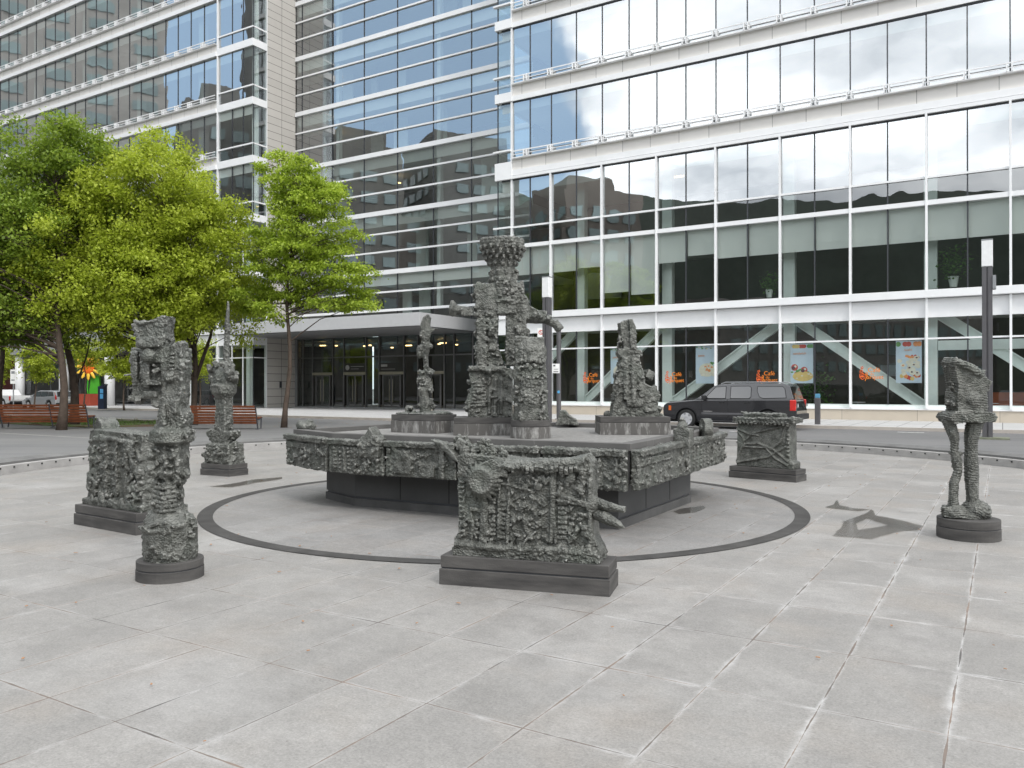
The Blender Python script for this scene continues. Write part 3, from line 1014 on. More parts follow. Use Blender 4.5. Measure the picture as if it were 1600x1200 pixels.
    part(fr, t, "lobby_ceiling", soffit, (-48.4, -26.8, EN + 0.1, 56, 5.45, 5.58))
    for k, (u, n_) in enumerate([(-46.8, 47.5), (-46.0, 48.2), (-44.6, 50), (-43.3, 49.2), (-40.8, 51), (-39.7, 51.5), (-37.4, 50.5), (-36.8, 52), (-36.3, 49.5), (-44.2, 53)]):
        w = 0.28 if k % 4 == 0 else 0.09
        part(fr, t, "ceiling_lamp", lampm, (u - w, u + w, n_ - 0.06, n_ + 0.06, 5.12, 5.2))
    # dark inscribed plates over two doors
    plm = mk("plate_dark", (0.035, 0.034, 0.032), 0.5)
    inkm = mk("plate_ink", (0.35, 0.35, 0.34), 0.5)
    for a, b_, dsc in ((-43.25, -41.1, True), (-39.7, -37.45, False)):
        p = part(fr, t, "name_plate", plm, (a, b_, EN - 0.06, EN - 0.02, 2.98, 3.62))
        ib_ = MB(fr)
        if dsc:
            ib_.add([(a + 0.35 + 0.2 * math.cos(k * 0.3927), EN - 0.066, 3.3 + 0.2 * math.sin(k * 0.3927)) for k in range(16)], [tuple(range(16))])
            ib_.box(a + 0.7, b_ - 0.15, EN - 0.068, EN - 0.062, 3.36, 3.40)
            ib_.box(a + 0.7, a + 1.5, EN - 0.068, EN - 0.062, 3.18, 3.21)
        else:
            ib_.box(a + 0.15, a + 0.75, EN - 0.068, EN - 0.062, 3.33, 3.50)
            ib_.box(a + 0.15, a + 1.5, EN - 0.068, EN - 0.062, 3.13, 3.16)
        ib_.build("inscription", inkm, p)
    return t, fr


MW, MFR = middle_wing()


# ---- left wing
def left_wing():
    t, fr = broot("stone_and_glass_building", "long white banded office wing at upper left with a stone clad end wall", -60, 42)
    NF = 42.0
    UE = -48.6
    U0 = -128.0
    zb = [14.45 + 4.45 * i for i in range(7)]
    # end wall: glass corner then stone
    part(fr, t, "stone_wall", return_stone, (UE - 0.3, UE, 43.3, 46.25, 0.22, 46))
    part(fr, t, "corner_post", white, (UE - 0.2, UE + 0.03, 43.24, 43.32, 0.22, 46))
    part(fr, t, "corner_post", darkm, (UE - 0.03, UE + 0.03, NF - 0.03, NF + 0.03, 0.3, 46))
    part(fr, t, "corner_post", white, (-52.68, -52.55, NF - 0.14, NF + 0.1, 0.3, 46))
    part(fr, t, "fire_alarm_panel", darkm, (UE, UE + 0.05, 44.6, 44.8, 1.75, 2.25))
    part(fr, t, "base", greym, (U0, UE - 0.02, NF - 0.03, NF + 0.3, 0.22, 0.34))
    lowrows = [(0.34, 4.02, g_shop), (4.10, 5.04, g_shop), (6.30, 10.25, g_low)]
    for z0, z1 in ((5.04, 5.9), (5.95, 6.30), (10.25, 10.85)):
        part(fr, t, "band", white, (-62.0, UE + 0.06, NF - (0.05 if z0 < 5.5 else 0.25), NF + 0.25, z0, z1))
        part(fr, t, "band", white, (UE - 0.1, UE + 0.06, NF + 0.253, 43.24, z0, z1))
    part(fr, t, "transom", white, (-62, UE + 0.02, NF - 0.06, NF + 0.05, 4.02, 4.10), (UE - 0.05, UE + 0.02, NF + 0.06, 43.24, 4.02, 4.10))
    uj = [-62.0, -59.3, -56.0, -52.62, -51.0, -49.75, UE]
    for z0, z1, m_ in lowrows + [(10.85, 14.45, g_low)]:
        for a, b_ in zip(uj[:-1], uj[1:]):
            pane(t, fr, a, b_, z0, z1, NF, m_, joints=[b_] if b_ < -49 else [], jmat=white, jw=0.10 if z0 < 1 else 0.06)
        pane(t, fr, NF, 43.24, z0, z1, UE, m_, side=True)
    # far part of the ground floor: arcade with round columns under a grey fascia
    part(fr, t, "fascia", mk("grey_fascia", (0.36, 0.37, 0.38), 0.5, 0.2), (U0, -62.0, NF - 1.2, NF + 4, 4.9, 6.7))
    part(fr, t, "fascia", soffit, (U0, -62.0, NF - 1.1, NF + 4, 4.82, 4.895))
    for u in (-66.0, -73.0, -80.5, -88, -95.5, -103):
        mb = MB(fr); mb.cyl((u, NF - 0.6), 0.42, 0.22, 4.9, 20)
        mb.build("column", white, t, smooth=True)
    for a in np.arange(-103.6, -62.1, 5.2):
        pane(t, fr, a, a + 5.2, 0.34, 4.8, NF + 3.6, g_shop, joints=[a, a + 2.6], jmat=greym, jw=0.1)
    part(fr, t, "shop_wall", mk("dark_red_wall", (0.16, 0.03, 0.025), 0.6), (-96.0, -88.0, NF + 3.4, NF + 3.5, 0.3, 4.6))
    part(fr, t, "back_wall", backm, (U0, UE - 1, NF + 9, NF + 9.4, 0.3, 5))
    part(fr, t, "column", mk("pillar_dark", (0.07, 0.07, 0.075), 0.5), (-56.2, -55.2, NF + 1.2, NF + 2.0, 0.3, 10.2))
    for u in (-49.9, -53.5):
        part(fr, t, "column", mint, (u - 0.2, u + 0.2, NF + 0.6, NF + 1.0, 0.3, 14.4))
    # upper storeys
    for i, z in enumerate(zb):
        head = z + 4.45
        part(fr, t, "band", white, (U0, -52.68, NF - 0.22, NF + 0.25, z, z + 0.34), bevel=0.01)
        part(fr, t, "spandrel", cream, (U0, -52.68, NF - 0.10, NF + 0.25, z + 0.343, z + 0.92))
        part(fr, t, "spandrel", white, (U0, -52.68, NF - 0.34, NF + 0.2, z + 0.922, z + 0.96))
        rail(fr, t, U0, -52.7, NF, z + 0.92, 1.64, -52.62)
        u = -52.68
        n_ = 0
        while u > -110:
            w = 6.56
            nxt = max(u - w, U0)
            pane(t, fr, nxt, u, z + 0.96, head - 0.003, NF, g_up, joints=[u - 1.64, u - 3.28, u - 4.92, u - 6.53], jw=0.055)
            u = nxt
        # corner bay
        part(fr, t, "band", white, (-52.55, UE + 0.06, NF - 0.14, NF + 0.2, z, z + 0.55))
        part(fr, t, "band", white, (UE - 0.1, UE + 0.06, NF + 0.203, 43.24, z, z + 0.55))
        part(fr, t, "transom", white, (-52.55, UE + 0.03, NF - 0.09, NF + 0.04, z + 1.42, z + 1.53), (UE - 0.05, UE + 0.03, NF + 0.043, 43.24, z + 1.42, z + 1.53))
        for z0, z1 in ((z + 0.55, z + 1.42), (z + 1.53, head - 0.003)):
            pane(t, fr, -52.55, UE, z0, z1, NF, g_low if i < 2 else g_up, joints=[-51.0, -49.75], jw=0.05)
            pane(t, fr, NF, 43.24, z0, z1, UE, g_low, side=True)
        storey(fr, t, U0, UE - 0.1, NF + 0.35, NF + 8, z - 0.02, 0.6)
        part(fr, t, "back_wall", MATS["back_wall_grey"], (U0, UE - 3, NF + 7, NF + 7.3, z + 0.6, z + 4.3))
        part(fr, t, "blind", MATS["blind_pale"], (U0, UE - 0.3, NF + 0.12, NF + 0.15, z + 3.78, z + 4.42))
        for k in range(9):
            part(fr, t, "column", mint, (-55.5 - 8.2 * k - 0.3, -55.5 - 8.2 * k + 0.3, NF + 0.6, NF + 1.1, z + 0.6, z + 4.4)) if k < 6 else None
        part(fr, t, "column", mint, (-49.35, -48.95, NF + 0.5, NF + 0.8, z + 0.6, z + 4.4))
    storey(fr, t, U0, UE - 0.1, NF + 0.35, NF + 8, 10.28, 0.5)
    storey(fr, t, -62, UE - 0.1, NF + 0.35, NF + 8, 5.3, 0.6)
    part(fr, t, "back_wall", MATS["back_wall_grey"], (U0, UE - 3, NF + 7, NF + 7.3, 6, 14.4))
    part(fr, t, "facade_panel", g_low, (U0, -62, NF + 0.0, NF + 0.02, 6.7, 14.45))
    part(fr, t, "roof", greym, (U0, UE - 0.1, NF + 0.1, NF + 14, 45.6, 46))
    part(fr, t, "back_core", backm, (U0, UE - 0.4, NF + 11, NF + 14, 0.2, 45.5))
    return t, fr


LW, LFR = left_wing()


# ------------------------------------------------------------------ buildings across the square, met in the reflections
def far_block(name, label, x0, x1, y0, y1, h, wallc, px_=3.4, pz=3.3, ww=1.9, wh=1.5, top=None, face='E'):
    t = thing(name, label, "building", ((x0 + x1) / 2, (y0 + y1) / 2, 0.1))
    fr = ((x0 + x1) / 2, (y0 + y1) / 2, 0.1)
    wm = mk("wall_" + name + str(int(x0)), wallc, 0.8, 0, 0.15, 0.2)
    mb = MB(fr); mb.box(x0, x1, y0, y1, 0.1, h)
    mb.build("wall", wm, t)
    if top:
        m2 = MB(fr)
        for q in top: m2.box(*q)
        m2.build("roof", wm, t)
    gl = MATS.get("far_glass") or mk("far_glass", (0.19, 0.26, 0.26), 0.3, 0.0, 0.3, 0.1, spec=1.0)
    for side in face:
        wbm = MB(fr)
        rnd = random.Random(int(h * 7) + ord(side))
        z = 4.5
        while z + wh < h - 1:
            if side in 'EW':
                y = y0 + 1.2
                x = x1 + 0.05 if side == 'E' else x0 - 0.05
                while y + ww < y1 - 0.6:
                    wbm.box(x - 0.1, x + 0.1, y, y + ww, z, z + wh); y += px_
            else:
                x = x0 + 1.2
                y = y1 + 0.05 if side == 'N' else y0 - 0.05
                while x + ww < x1 - 0.6:
                    wbm.box(x, x + ww, y - 0.1, y + 0.1, z, z + wh); x += px_
            z += pz
        if wbm.v: wbm.build("window_rows", gl, t)
    return t


far_block("apartment_tower", "tall brown slab tower across the street to the far left, seen only in reflections", -128, -104, 61.5, 112, 92, (0.38, 0.36, 0.335), 6.5, 3.1, 3.6, 1.7, face='ES')
far_block("dark_tower", "narrow dark tower mirrored in the middle curtain wall", -116, -101, 40.0, 47.0, 96, (0.13, 0.125, 0.12), 2.6, 3.1, 1.5, 1.6, face='ES')
far_block("brown_block", "brown office block with a stepped roof left of the square, seen only in reflections", -99, -78, 34.5, 47, 41, (0.175, 0.17, 0.155), 3.4, 3.4, 2.2, 1.6, face='EN',
          top=[(-96, -80, 36, 44, 41, 44), (-93, -86, 38, 42, 44, 46)])
far_block("stone_block", "grey block next to the apartment tower, seen only in reflections", -102, -82, 50, 60.5, 44, (0.18, 0.175, 0.165), 3.4, 3.4, 2.2, 1.6, face='EN', top=[(-98, -86, 52, 58, 44, 48)])
far_block("long_block", "long brown office block left of the square, seen only in reflections", -99, -78, 8, 28.5, 42, (0.17, 0.17, 0.16), 3.4, 3.4, 2.2, 1.6, face='EN',
          top=[(-96, -80, 14, 28, 42, 46)])
far_block("low_link", "low link building between two brown blocks, seen only in reflections", -97, -82, 28.3, 34.7, 31, (0.2, 0.18, 0.16), 3.4, 3.4, 2.2, 1.6, face='E')
far_block("brown_office", "brown office block behind the photographer with blue panes, seen only in reflections", -80, -60, -5, 9, 32, (0.19, 0.165, 0.145), 3.2, 3.3, 2.1, 1.7, face='EN', top=[(-76, -64, -2, 6, 32, 35)])
far_block("low_terrace", "long low grey building behind the square, seen only in reflections", -120, -60, -95, -20, 17, (0.20, 0.19, 0.18), 3.0, 3.5, 1.9, 1.9, face='NE')

# ------------------------------------------------------------------ cast bronze: rough shapes fused by a voxel remesh, then worked over
def _h(ix, iy, iz, s):
    n = (ix.astype(np.int64) * 73856093) ^ (iy.astype(np.int64) * 19349663) ^ (iz.astype(np.int64) * 83492791) ^ (s * 2654435)
    n = (n ^ (n >> 13)) * 1274126177
    n = n & 0x7fffffff
    n = ((n ^ (n >> 15)) * 2246822519) & 0x7fffffff
    return (n & 0xffffff) / float(0x1000000)


def vnoise(p, s=0):
    i = np.floor(p).astype(np.int64)
    f = p - i
    f = f * f * (3 - 2 * f)
    r = 0
    for dx in (0, 1):
        for dy in (0, 1):
            for dz in (0, 1):
                w = (f[:, 0] if dx else 1 - f[:, 0]) * (f[:, 1] if dy else 1 - f[:, 1]) * (f[:, 2] if dz else 1 - f[:, 2])
                r = r + w * _h(i[:, 0] + dx, i[:, 1] + dy, i[:, 2] + dz, s)
    return r


def worley(p, s=0):
    i = np.floor(p).astype(np.int64)
    f1 = np.full(len(p), 9.0)
    f2 = np.full(len(p), 9.0)
    for dx in (-1, 0, 1):
        for dy in (-1, 0, 1):
            for dz in (-1, 0, 1):
                c = i + np.array([dx, dy, dz])
                q = c + np.c_[_h(c[:, 0], c[:, 1], c[:, 2], s + 11), _h(c[:, 0], c[:, 1], c[:, 2], s + 12), _h(c[:, 0], c[:, 1], c[:, 2], s + 13)]
                d = np.sqrt(((q - p) ** 2).sum(1))
                m = d < f1
                f2 = np.where(m, f1, np.minimum(f2, d))
                f1 = np.where(m, d, f1)
    return f1, f2


def bronze_mat():
    m, nt, b = nodes_of("cast_bronze")
    N = nt.nodes.new; L = nt.links.new
    tc = N("ShaderNodeTexCoord")
    n1 = N("ShaderNodeTexNoise"); n1.inputs['Scale'].default_value = 9; n1.inputs['Detail'].default_value = 8; n1.inputs['Roughness'].default_value = 0.7
    n2 = N("ShaderNodeTexNoise"); n2.inputs['Scale'].default_value = 60; n2.inputs['Detail'].default_value = 5; n2.inputs['Roughness'].default_value = 0.7
    n3 = N("ShaderNodeTexNoise"); n3.inputs['Scale'].default_value = 1.7; n3.inputs['Detail'].default_value = 4
    for n in (n1, n2, n3): L(tc.outputs['Object'], n.inputs['Vector'])
    wv = N("ShaderNodeVectorMath"); wv.operation = 'SCALE'; wv.inputs['Scale'].default_value = 0.03; L(n1.outputs['Color'], wv.inputs[0])
    wa = N("ShaderNodeVectorMath"); wa.operation = 'ADD'; L(tc.outputs['Object'], wa.inputs[0]); L(wv.outputs[0], wa.inputs[1])
    vo = N("ShaderNodeTexVoronoi"); vo.inputs['Scale'].default_value = 55; L(wa.outputs[0], vo.inputs['Vector'])
    mr = N("ShaderNodeMapRange"); L(n1.outputs[0], mr.inputs[0]); mr.inputs[1].default_value = 0.38; mr.inputs[2].default_value = 0.66
    mx = N("ShaderNodeMix"); mx.data_type = 'RGBA'; L(mr.outputs[0], mx.inputs[0])
    mx.inputs[6].default_value = (0.064, 0.066, 0.058, 1); mx.inputs[7].default_value = (0.190, 0.192, 0.175, 1)
    gr = N("ShaderNodeMapRange"); L(n3.outputs[0], gr.inputs[0]); gr.inputs[1].default_value = 0.52; gr.inputs[2].default_value = 0.72; gr.inputs[4].default_value = 0.5
    m2 = N("ShaderNodeMix"); m2.data_type = 'RGBA'; L(gr.outputs[0], m2.inputs[0]); L(mx.outputs[2], m2.inputs[6]); m2.inputs[7].default_value = (0.125, 0.145, 0.120, 1)
    geo = N("ShaderNodeNewGeometry")
    pr = N("ShaderNodeMapRange"); L(geo.outputs['Pointiness'], pr.inputs[0]); pr.inputs[1].default_value = 0.53; pr.inputs[2].default_value = 0.64
    pr.inputs[4].default_value = 0.7
    m3 = N("ShaderNodeMix"); m3.data_type = 'RGBA'; L(pr.outputs[0], m3.inputs[0]); L(m2.outputs[2], m3.inputs[6]); m3.inputs[7].default_value = (0.46, 0.455, 0.43, 1)
    L(m3.outputs[2], b.inputs['Base Color'])
    b.inputs['Metallic'].default_value = 0.5
    rr = N("ShaderNodeMapRange"); L(n1.outputs[0], rr.inputs[0]); rr.inputs[3].default_value = 0.26; rr.inputs[4].default_value = 0.50
    L(rr.outputs[0], b.inputs['Roughness'])
    ad = N("ShaderNodeMath"); ad.operation = 'MULTIPLY_ADD'; L(vo.outputs['Distance'], ad.inputs[0]); ad.inputs[1].default_value = -1.3; L(n2.outputs[0], ad.inputs[2])
    bp = N("ShaderNodeBump"); bp.inputs['Strength'].default_value = 1.0; bp.inputs['Distance'].default_value = 0.007
    L(ad.outputs[0], bp.inputs['Height']); L(bp.outputs[0], b.inputs['Normal'])
    return m


bronze = bronze_mat()


def cast(name, mb, parent, voxel=0.014, amp=0.014, cell=16.0, style="pebble", seed=1, mat=None, stretch=(1, 1, 1), big=0.012, label=None):
    """fuse the shapes of mb, then work the surface: pebbles, ridges, layers or flutes"""
    me = mb.mesh(name)
    o = bpy.data.objects.new(name, me)
    COL.objects.link(o)
    md = o.modifiers.new("fuse", 'REMESH'); md.mode = 'VOXEL'; md.voxel_size = voxel; md.adaptivity = 0.0
    bpy.context.view_layer.update()
    dg = bpy.context.evaluated_depsgraph_get()
    me2 = bpy.data.meshes.new_from_object(o.evaluated_get(dg))
    o.modifiers.clear()
    o.data = me2
    bpy.data.meshes.remove(me)
    me2.name = name
    n = len(me2.vertices)
    co = np.empty(n * 3); me2.vertices.foreach_get('co', co); co = co.reshape(-1, 3)
    no = np.empty(n * 3); me2.vertex_normals.foreach_get('vector', no); no = no.reshape(-1, 3)
    st = np.array(stretch)
    q = co * cell * st
    w = vnoise(q * 0.5, seed + 5)
    q = q + np.c_[vnoise(q, seed), vnoise(q + 31.7, seed), vnoise(q + 71.3, seed)] * 0.8
    f1, f2 = worley(q, seed)
    fine = vnoise(co * 70, seed + 3) - 0.5
    broad = vnoise(co * 5.5, seed + 2) - 0.5
    if style == "pebble":
        d = (0.62 - f1) * 1.25 + 0.25 * fine
    elif style == "ridge":
        d = 0.5 - np.clip((f2 - f1) * 2.2, 0, 1) + 0.25 * fine
    elif style == "layer":
        z = co[:, 2] * cell * 1.9 + vnoise(co * 7, seed) * 3.0 + co[:, 0] * 2.5
        d = (np.abs((z % 1.0) - 0.5) * 2 - 0.5) + 0.35 * fine + (0.5 - f1) * 0.5
    else:
        d = (0.5 - f1) + 0.3 * fine
    mz = vnoise(co * 4.2 + 9, seed + 8)
    msk = np.clip((mz - 0.34) * 3.2, 0.08, 1.05)
    g1, g2 = worley(co * cell * 2.3 * st + w[:, None], seed + 40)
    d2 = 0.5 - np.clip((g2 - g1) * 1.8, 0, 1)
    f3 = vnoise(co * 120, seed + 6) - 0.5
    if style == 'layer': msk = np.clip(msk, 0.75, 1.1)
    disp = d * amp * msk + broad * big * 2 + (d2 * 0.42 - g1 * 0.3 + 0.2) * amp * 0.9 * np.clip((vnoise(co * 3.3 + 4, seed + 7) - 0.32) * 3.0, 0.0, 1.0) + (fine * 0.22 + f3 * 0.12) * amp
    co = co + no * disp[:, None]
    me2.vertices.foreach_set('co', co.ravel())
    me2.update()
    me2.materials.clear()
    me2.materials.append(mat or bronze)
    me2.polygons.foreach_set('use_smooth', [True] * len(me2.polygons))
    if parent: o.parent = parent
    if label: o['label'] = label
    return o


def plinth_mat():
    m, nt, b = nodes_of("plinth_granite")
    N = nt.nodes.new; L = nt.links.new
    tc = N("ShaderNodeTexCoord")
    mp = N("ShaderNodeMapping"); mp.inputs['Scale'].default_value = (2.5, 2.5, 16); L(tc.outputs['Object'], mp.inputs[0])
    n1 = N("ShaderNodeTexNoise"); n1.inputs['Scale'].default_value = 1.0; n1.inputs['Detail'].default_value = 8; L(mp.outputs[0], n1.inputs['Vector'])
    n2 = N("ShaderNodeTexNoise"); n2.inputs['Scale'].default_value = 90; n2.inputs['Detail'].default_value = 4; L(tc.outputs['Object'], n2.inputs['Vector'])
    mr = N("ShaderNodeMapRange"); L(n1.outputs[0], mr.inputs[0]); mr.inputs[1].default_value = 0.3; mr.inputs[2].default_value = 0.75
    mx = N("ShaderNodeMix"); mx.data_type = 'RGBA'; L(mr.outputs[0], mx.inputs[0])
    mx.inputs[6].default_value = (0.048, 0.046, 0.045, 1); mx.inputs[7].default_value = (0.105, 0.100, 0.095, 1)
    b.inputs['Specular IOR Level'].default_value = 0.2
    L(mx.outputs[2], b.inputs['Base Color']); b.inputs['Roughness'].default_value = 0.72
    bp = N("ShaderNodeBump"); bp.inputs['Strength'].default_value = 0.35; bp.inputs['Distance'].default_value = 0.008
    L(n2.outputs[0], bp.inputs['Height']); L(bp.outputs[0], b.inputs['Normal'])
    return m


plm_ = plinth_mat()


def lime_mat(name, c0, c1, c2, th=(0.50, 0.62)):
    """dark granite with pale lime runs, as on the basin plinths"""
    m, nt, b = nodes_of(name)
    N = nt.nodes.new; L = nt.links.new
    tc = N("ShaderNodeTexCoord")
    mp = N("ShaderNodeMapping"); mp.inputs['Scale'].default_value = (9, 9, 2.2); L(tc.outputs['Object'], mp.inputs[0])
    n1 = N("ShaderNodeTexNoise"); n1.inputs['Scale'].default_value = 1.3; n1.inputs['Detail'].default_value = 9; n1.inputs['Roughness'].default_value = 0.7; L(mp.outputs[0], n1.inputs['Vector'])
    n2 = N("ShaderNodeTexNoise"); n2.inputs['Scale'].default_value = 3; n2.inputs['Detail'].default_value = 6; L(tc.outputs['Object'], n2.inputs['Vector'])
    a = N("ShaderNodeMix"); a.data_type = 'RGBA'; L(n2.outputs[0], a.inputs[0]); a.inputs[6].default_value = (*c0, 1); a.inputs[7].default_value = (*c1, 1)
    r_ = N("ShaderNodeMapRange"); L(n1.outputs[0], r_.inputs[0]); r_.inputs[1].default_value = th[0]; r_.inputs[2].default_value = th[1]; r_.inputs[4].default_value = 0.75
    c = N("ShaderNodeMix"); c.data_type = 'RGBA'; L(r_.outputs[0], c.inputs[0]); L(a.outputs[2], c.inputs[6]); c.inputs[7].default_value = (*c2, 1)
    L(c.outputs[2], b.inputs['Base Color']); b.inputs['Roughness'].default_value = 0.75; b.inputs['Specular IOR Level'].default_value = 0.2
    return m


def plinth(parent, w, d, h, split=0.55, inset=0.01, gap=0.012, cx=0.0, cy=0.0, mat=None):
    p = MB().box(cx - w / 2, cx + w / 2, cy - d / 2, cy + d / 2, -0.02, h * split).build("plinth", mat or plm_, parent, bevel=0.006)
    MB().box(cx - w / 2 + 0.02, cx + w / 2 - 0.02, cy - d / 2 + 0.02, cy + d / 2 - 0.02, h * split + 0.0005, h * split + gap).build("joint", darkm, p)
    MB().box(cx - w / 2 + inset, cx + w / 2 - inset, cy - d / 2 + inset, cy + d / 2 - inset, h * split + gap, h).build("slab", mat or plm_, p, bevel=0.006)
    return p


def rplinth(parent, r, h, split=0.55, mat=None):
    p = MB().cyl((0, 0), r, -0.02, h * split, 48).build("plinth", mat or plm_, parent, bevel=0.005)
    MB().cyl((0, 0), r - 0.012, h * split + 0.0005, h * split + 0.008, 48).build("joint", darkm, p)
    MB().cyl((0, 0), r - 0.004, h * split + 0.008, h, 48).build("slab", mat or plm_, p, bevel=0.006)
    return p


RN = random.Random(5)


def studs(mb, x0, x1, z0, z1, y, nx, nz, r=0.015, d=0.03, jit=0.3):
    for i in range(nx):
        for k in range(nz):
            x = x0 + (x1 - x0) * (i + .5) / nx + RN.uniform(-1, 1) * jit * r
            z = z0 + (z1 - z0) * (k + .5) / nz + RN.uniform(-1, 1) * jit * r
            mb.cbox((x, y, z), (r * 2 * RN.uniform(.7, 1.2), d, r * 1.5 * RN.uniform(.7, 1.2)), rx=RN.uniform(-.4, .4), ry=RN.uniform(-.4, .4))


def ladder(mb, x0, x1, z0, z1, y, n, d=0.03):
    for k in range(n):
        z = z0 + (z1 - z0) * (k + .5) / n
        mb.tube([(x0, y, z + RN.uniform(-.004, .004)), (x1, y, z + RN.uniform(-.004, .004))], (z1 - z0) / n * 0.36, 6)


def scraps(mb, x0, x1, z0, z1, y, n, s=0.05, d=0.04):
    for k in range(n):
        x, z = RN.uniform(x0, x1), RN.uniform(z0, z1)
        mb.cbox((x, y - RN.uniform(-.3, .4) * d, z), (s * RN.uniform(.3, 1.5), d * RN.uniform(.5, 1.3), s * RN.uniform(.2, .9)), ry=RN.uniform(-1.2, 1.2), rx=RN.uniform(-.3, .3))


def burrs(f, pts, n=3, r=0.03, y0=-0.12, y1=0.05):
    """torn chips of metal along an edge, as cast bronze leaves them"""
    for (a, b_) in zip(pts[:-1], pts[1:]):
        for k in range(n):
            t_ = RN.random()
            px, py = a[0] + (b_[0] - a[0]) * t_, a[1] + (b_[1] - a[1]) * t_
            s_ = r * RN.uniform(.5, 1.5)
            f.mb.cbox((f.X(px), RN.uniform(y0, y1), f.Z(py)), (s_ * 2, s_ * 1.2, s_ * RN.uniform(.6, 1.6)), rz=RN.uniform(-1, 1), ry=RN.uniform(-1.4, 1.4), rx=RN.uniform(-.5, .5))


# ---- the big relief slab in front (local x along the face, y = depth, front at -y)
def front_slab():
    a = Vector((-0.667, 7.364)); b_ = Vector((0.838, 6.912))
    ang = math.atan2(b_.y - a.y, b_.x - a.x)
    Ln = (b_ - a).length
    dep = 0.46
    mid_ = (a + b_) / 2 + Vector((-math.sin(ang), math.cos(ang))) * dep / 2
    t = thing("relief_sculpture", "big bronze relief slab nearest the camera with a round shell and two prongs", "sculpture", (mid_.x, mid_.y, 0), ang)
    plinth(t, Ln, dep, 0.262)
    W2 = 0.655
    zb, zt = 0.262, 1.165
    mb = MB()
    yf, yb = -0.13, 0.13
    # slab outline, slightly wider at the foot
    mb.xprism([(-W2 - 0.01, zb), (W2 + 0.02, zb), (W2 + 0.03, zb + 0.10), (W2 - 0.03, zb + 0.22), (W2 - 0.05, zt - 0.02), (W2 - 0.10, zt + 0.035), (0.35, zt - 0.015), (0.0, zt - 0.03), (-0.30, zt - 0.0), (-0.58, zt + 0.03), (-W2 + 0.01, zt), (-W2 + 0.02, zb + 0.2), (-W2 - 0.02, zb + 0.15)], yf, yb)
    mb.box(-W2 - 0.02, W2 + 0.03, yf - 0.05, yb + 0.05, zb, zb + 0.075)           # foot roll
    mb.tube([(-W2, yf - 0.03, zb + 0.10), (-0.2, yf - 0.035, zb + 0.085), (0.25, yf - 0.03, zb + 0.10), (W2, yf - 0.02, zb + 0.08)], 0.036, 8)
    mb.tube([(-0.28, yf - 0.01, zt - 0.055), (0.0, yf - 0.03, zt - 0.07), (0.3, yf - 0.035, zt - 0.04), (W2 - 0.1, yf - 0.02, zt - 0.02)], [0.03, 0.04, 0.04, 0.05], 8)   # cornice
    for k in range(18):
        x = -0.22 + 0.75 * k / 17
        mb.cbox((x, yf - 0.06, zt - 0.085 + 0.012 * math.sin(k * 1.7)), (0.028, 0.05, 0.05), rx=0.4)
    for x, z0, z1, r_ in ((-0.24, 0.42, 1.06, 0.017), (-0.16, 0.42, 1.02, 0.016), (0.245, 0.42, 1.09, 0.019), (0.29, 0.42, 1.07, 0.013), (-0.40, 0.38, 0.75, 0.03), (-0.50, 0.4, 0.7, 0.014), (0.60, 0.36, 1.0, 0.02)):
        mb.tube([(x, yf - 0.015, z0), (x + RN.uniform(-.02, .02), yf - 0.022, (z0 + z1) / 2), (x + RN.uniform(-.02, .02), yf - 0.015, z1)], r_, 7)
    # tall hollows framed by ribs: ladders of little rungs
    ladder(mb, -0.235, -0.165, 0.42, 0.80, yf - 0.01, 9)
    ladder(mb, 0.31, 0.39, 0.45, 0.84, yf - 0.012, 9)
    ladder(mb, -0.30, -0.27, 0.45, 1.0, yf - 0.01, 14)
    studs(mb, -0.52, -0.28, 0.40, 0.62, yf - 0.005, 5, 5, 0.014, 0.05)
    studs(mb, -W2 + 0.03, -0.56, 0.42, 0.95, yf - 0.005, 2, 12, 0.015, 0.05)
    scraps(mb, -0.14, 0.23, 0.40, 1.04, yf - 0.005, 95, 0.055, 0.045)
    scraps(mb, 0.40, 0.60, 0.38, 0.78, yf - 0.005, 34, 0.05, 0.05)
    scraps(mb, 0.32, 0.62, 0.82, 1.10, yf - 0.005, 26, 0.06, 0.06)
    scraps(mb, -0.62, -0.3, 0.38, 0.72, yf - 0.005, 30, 0.05, 0.05)
    scraps(mb, -0.55, 0.6, 0.30, 0.42, yf - 0.03, 60, 0.05, 0.035)
    # slanting strap to the prongs
    mb.tube([(0.27, yf - 0.02, 0.86), (0.42, yf - 0.03, 0.82), (0.58, yf - 0.03, 0.78)], 0.016, 6)
    mb.tube([(0.27, yf - 0.02, 0.80), (0.42, yf - 0.03, 0.79), (0.58, yf - 0.03, 0.75)], 0.012, 6)
    mb.tube([(-0.22, yf - 0.02, 0.93), (-0.05, yf - 0.035, 0.90), (0.10, yf - 0.02, 0.86)], 0.014, 6)
    mb.ball((0.60, yf + 0.02, 0.77), 0.075, sc=(1, 0.9, 1.2))
    # crest on the left shoulder: blossom, lumps
    for x, z, r_ in ((-0.60, 1.21, 0.05), (-0.50, 1.215, 0.045), (-0.42, 1.24, 0.05), (-0.33, 1.20, 0.045), (-0.22, 1.19, 0.03)):
        mb.ball((x, yf + 0.08, z), r_, 8, 6)
    for k in range(7):
        a_ = k * 2 * math.pi / 7
        mb.cbox((-0.40 + 0.055 * math.cos(a_), yf + 0.05, 1.26 + 0.05 * math.sin(a_)), (0.05, 0.03, 0.035), ry=-a_)
    mb.cbox((-0.64, yf + 0.1, 1.27), (0.09, 0.05, 0.08), ry=0.5)
    mb.tube([(-0.25, yf + 0.1, 1.18), (-0.25, yf + 0.1, 1.27)], [0.03, 0.012], 6)
    cast("bronze_relief", mb, t, 0.0075, 0.016, 32, "pebble", 3, big=0.008)
    # fluted round shell
    sh = MB()
    cx, cz = -0.385, 0.955
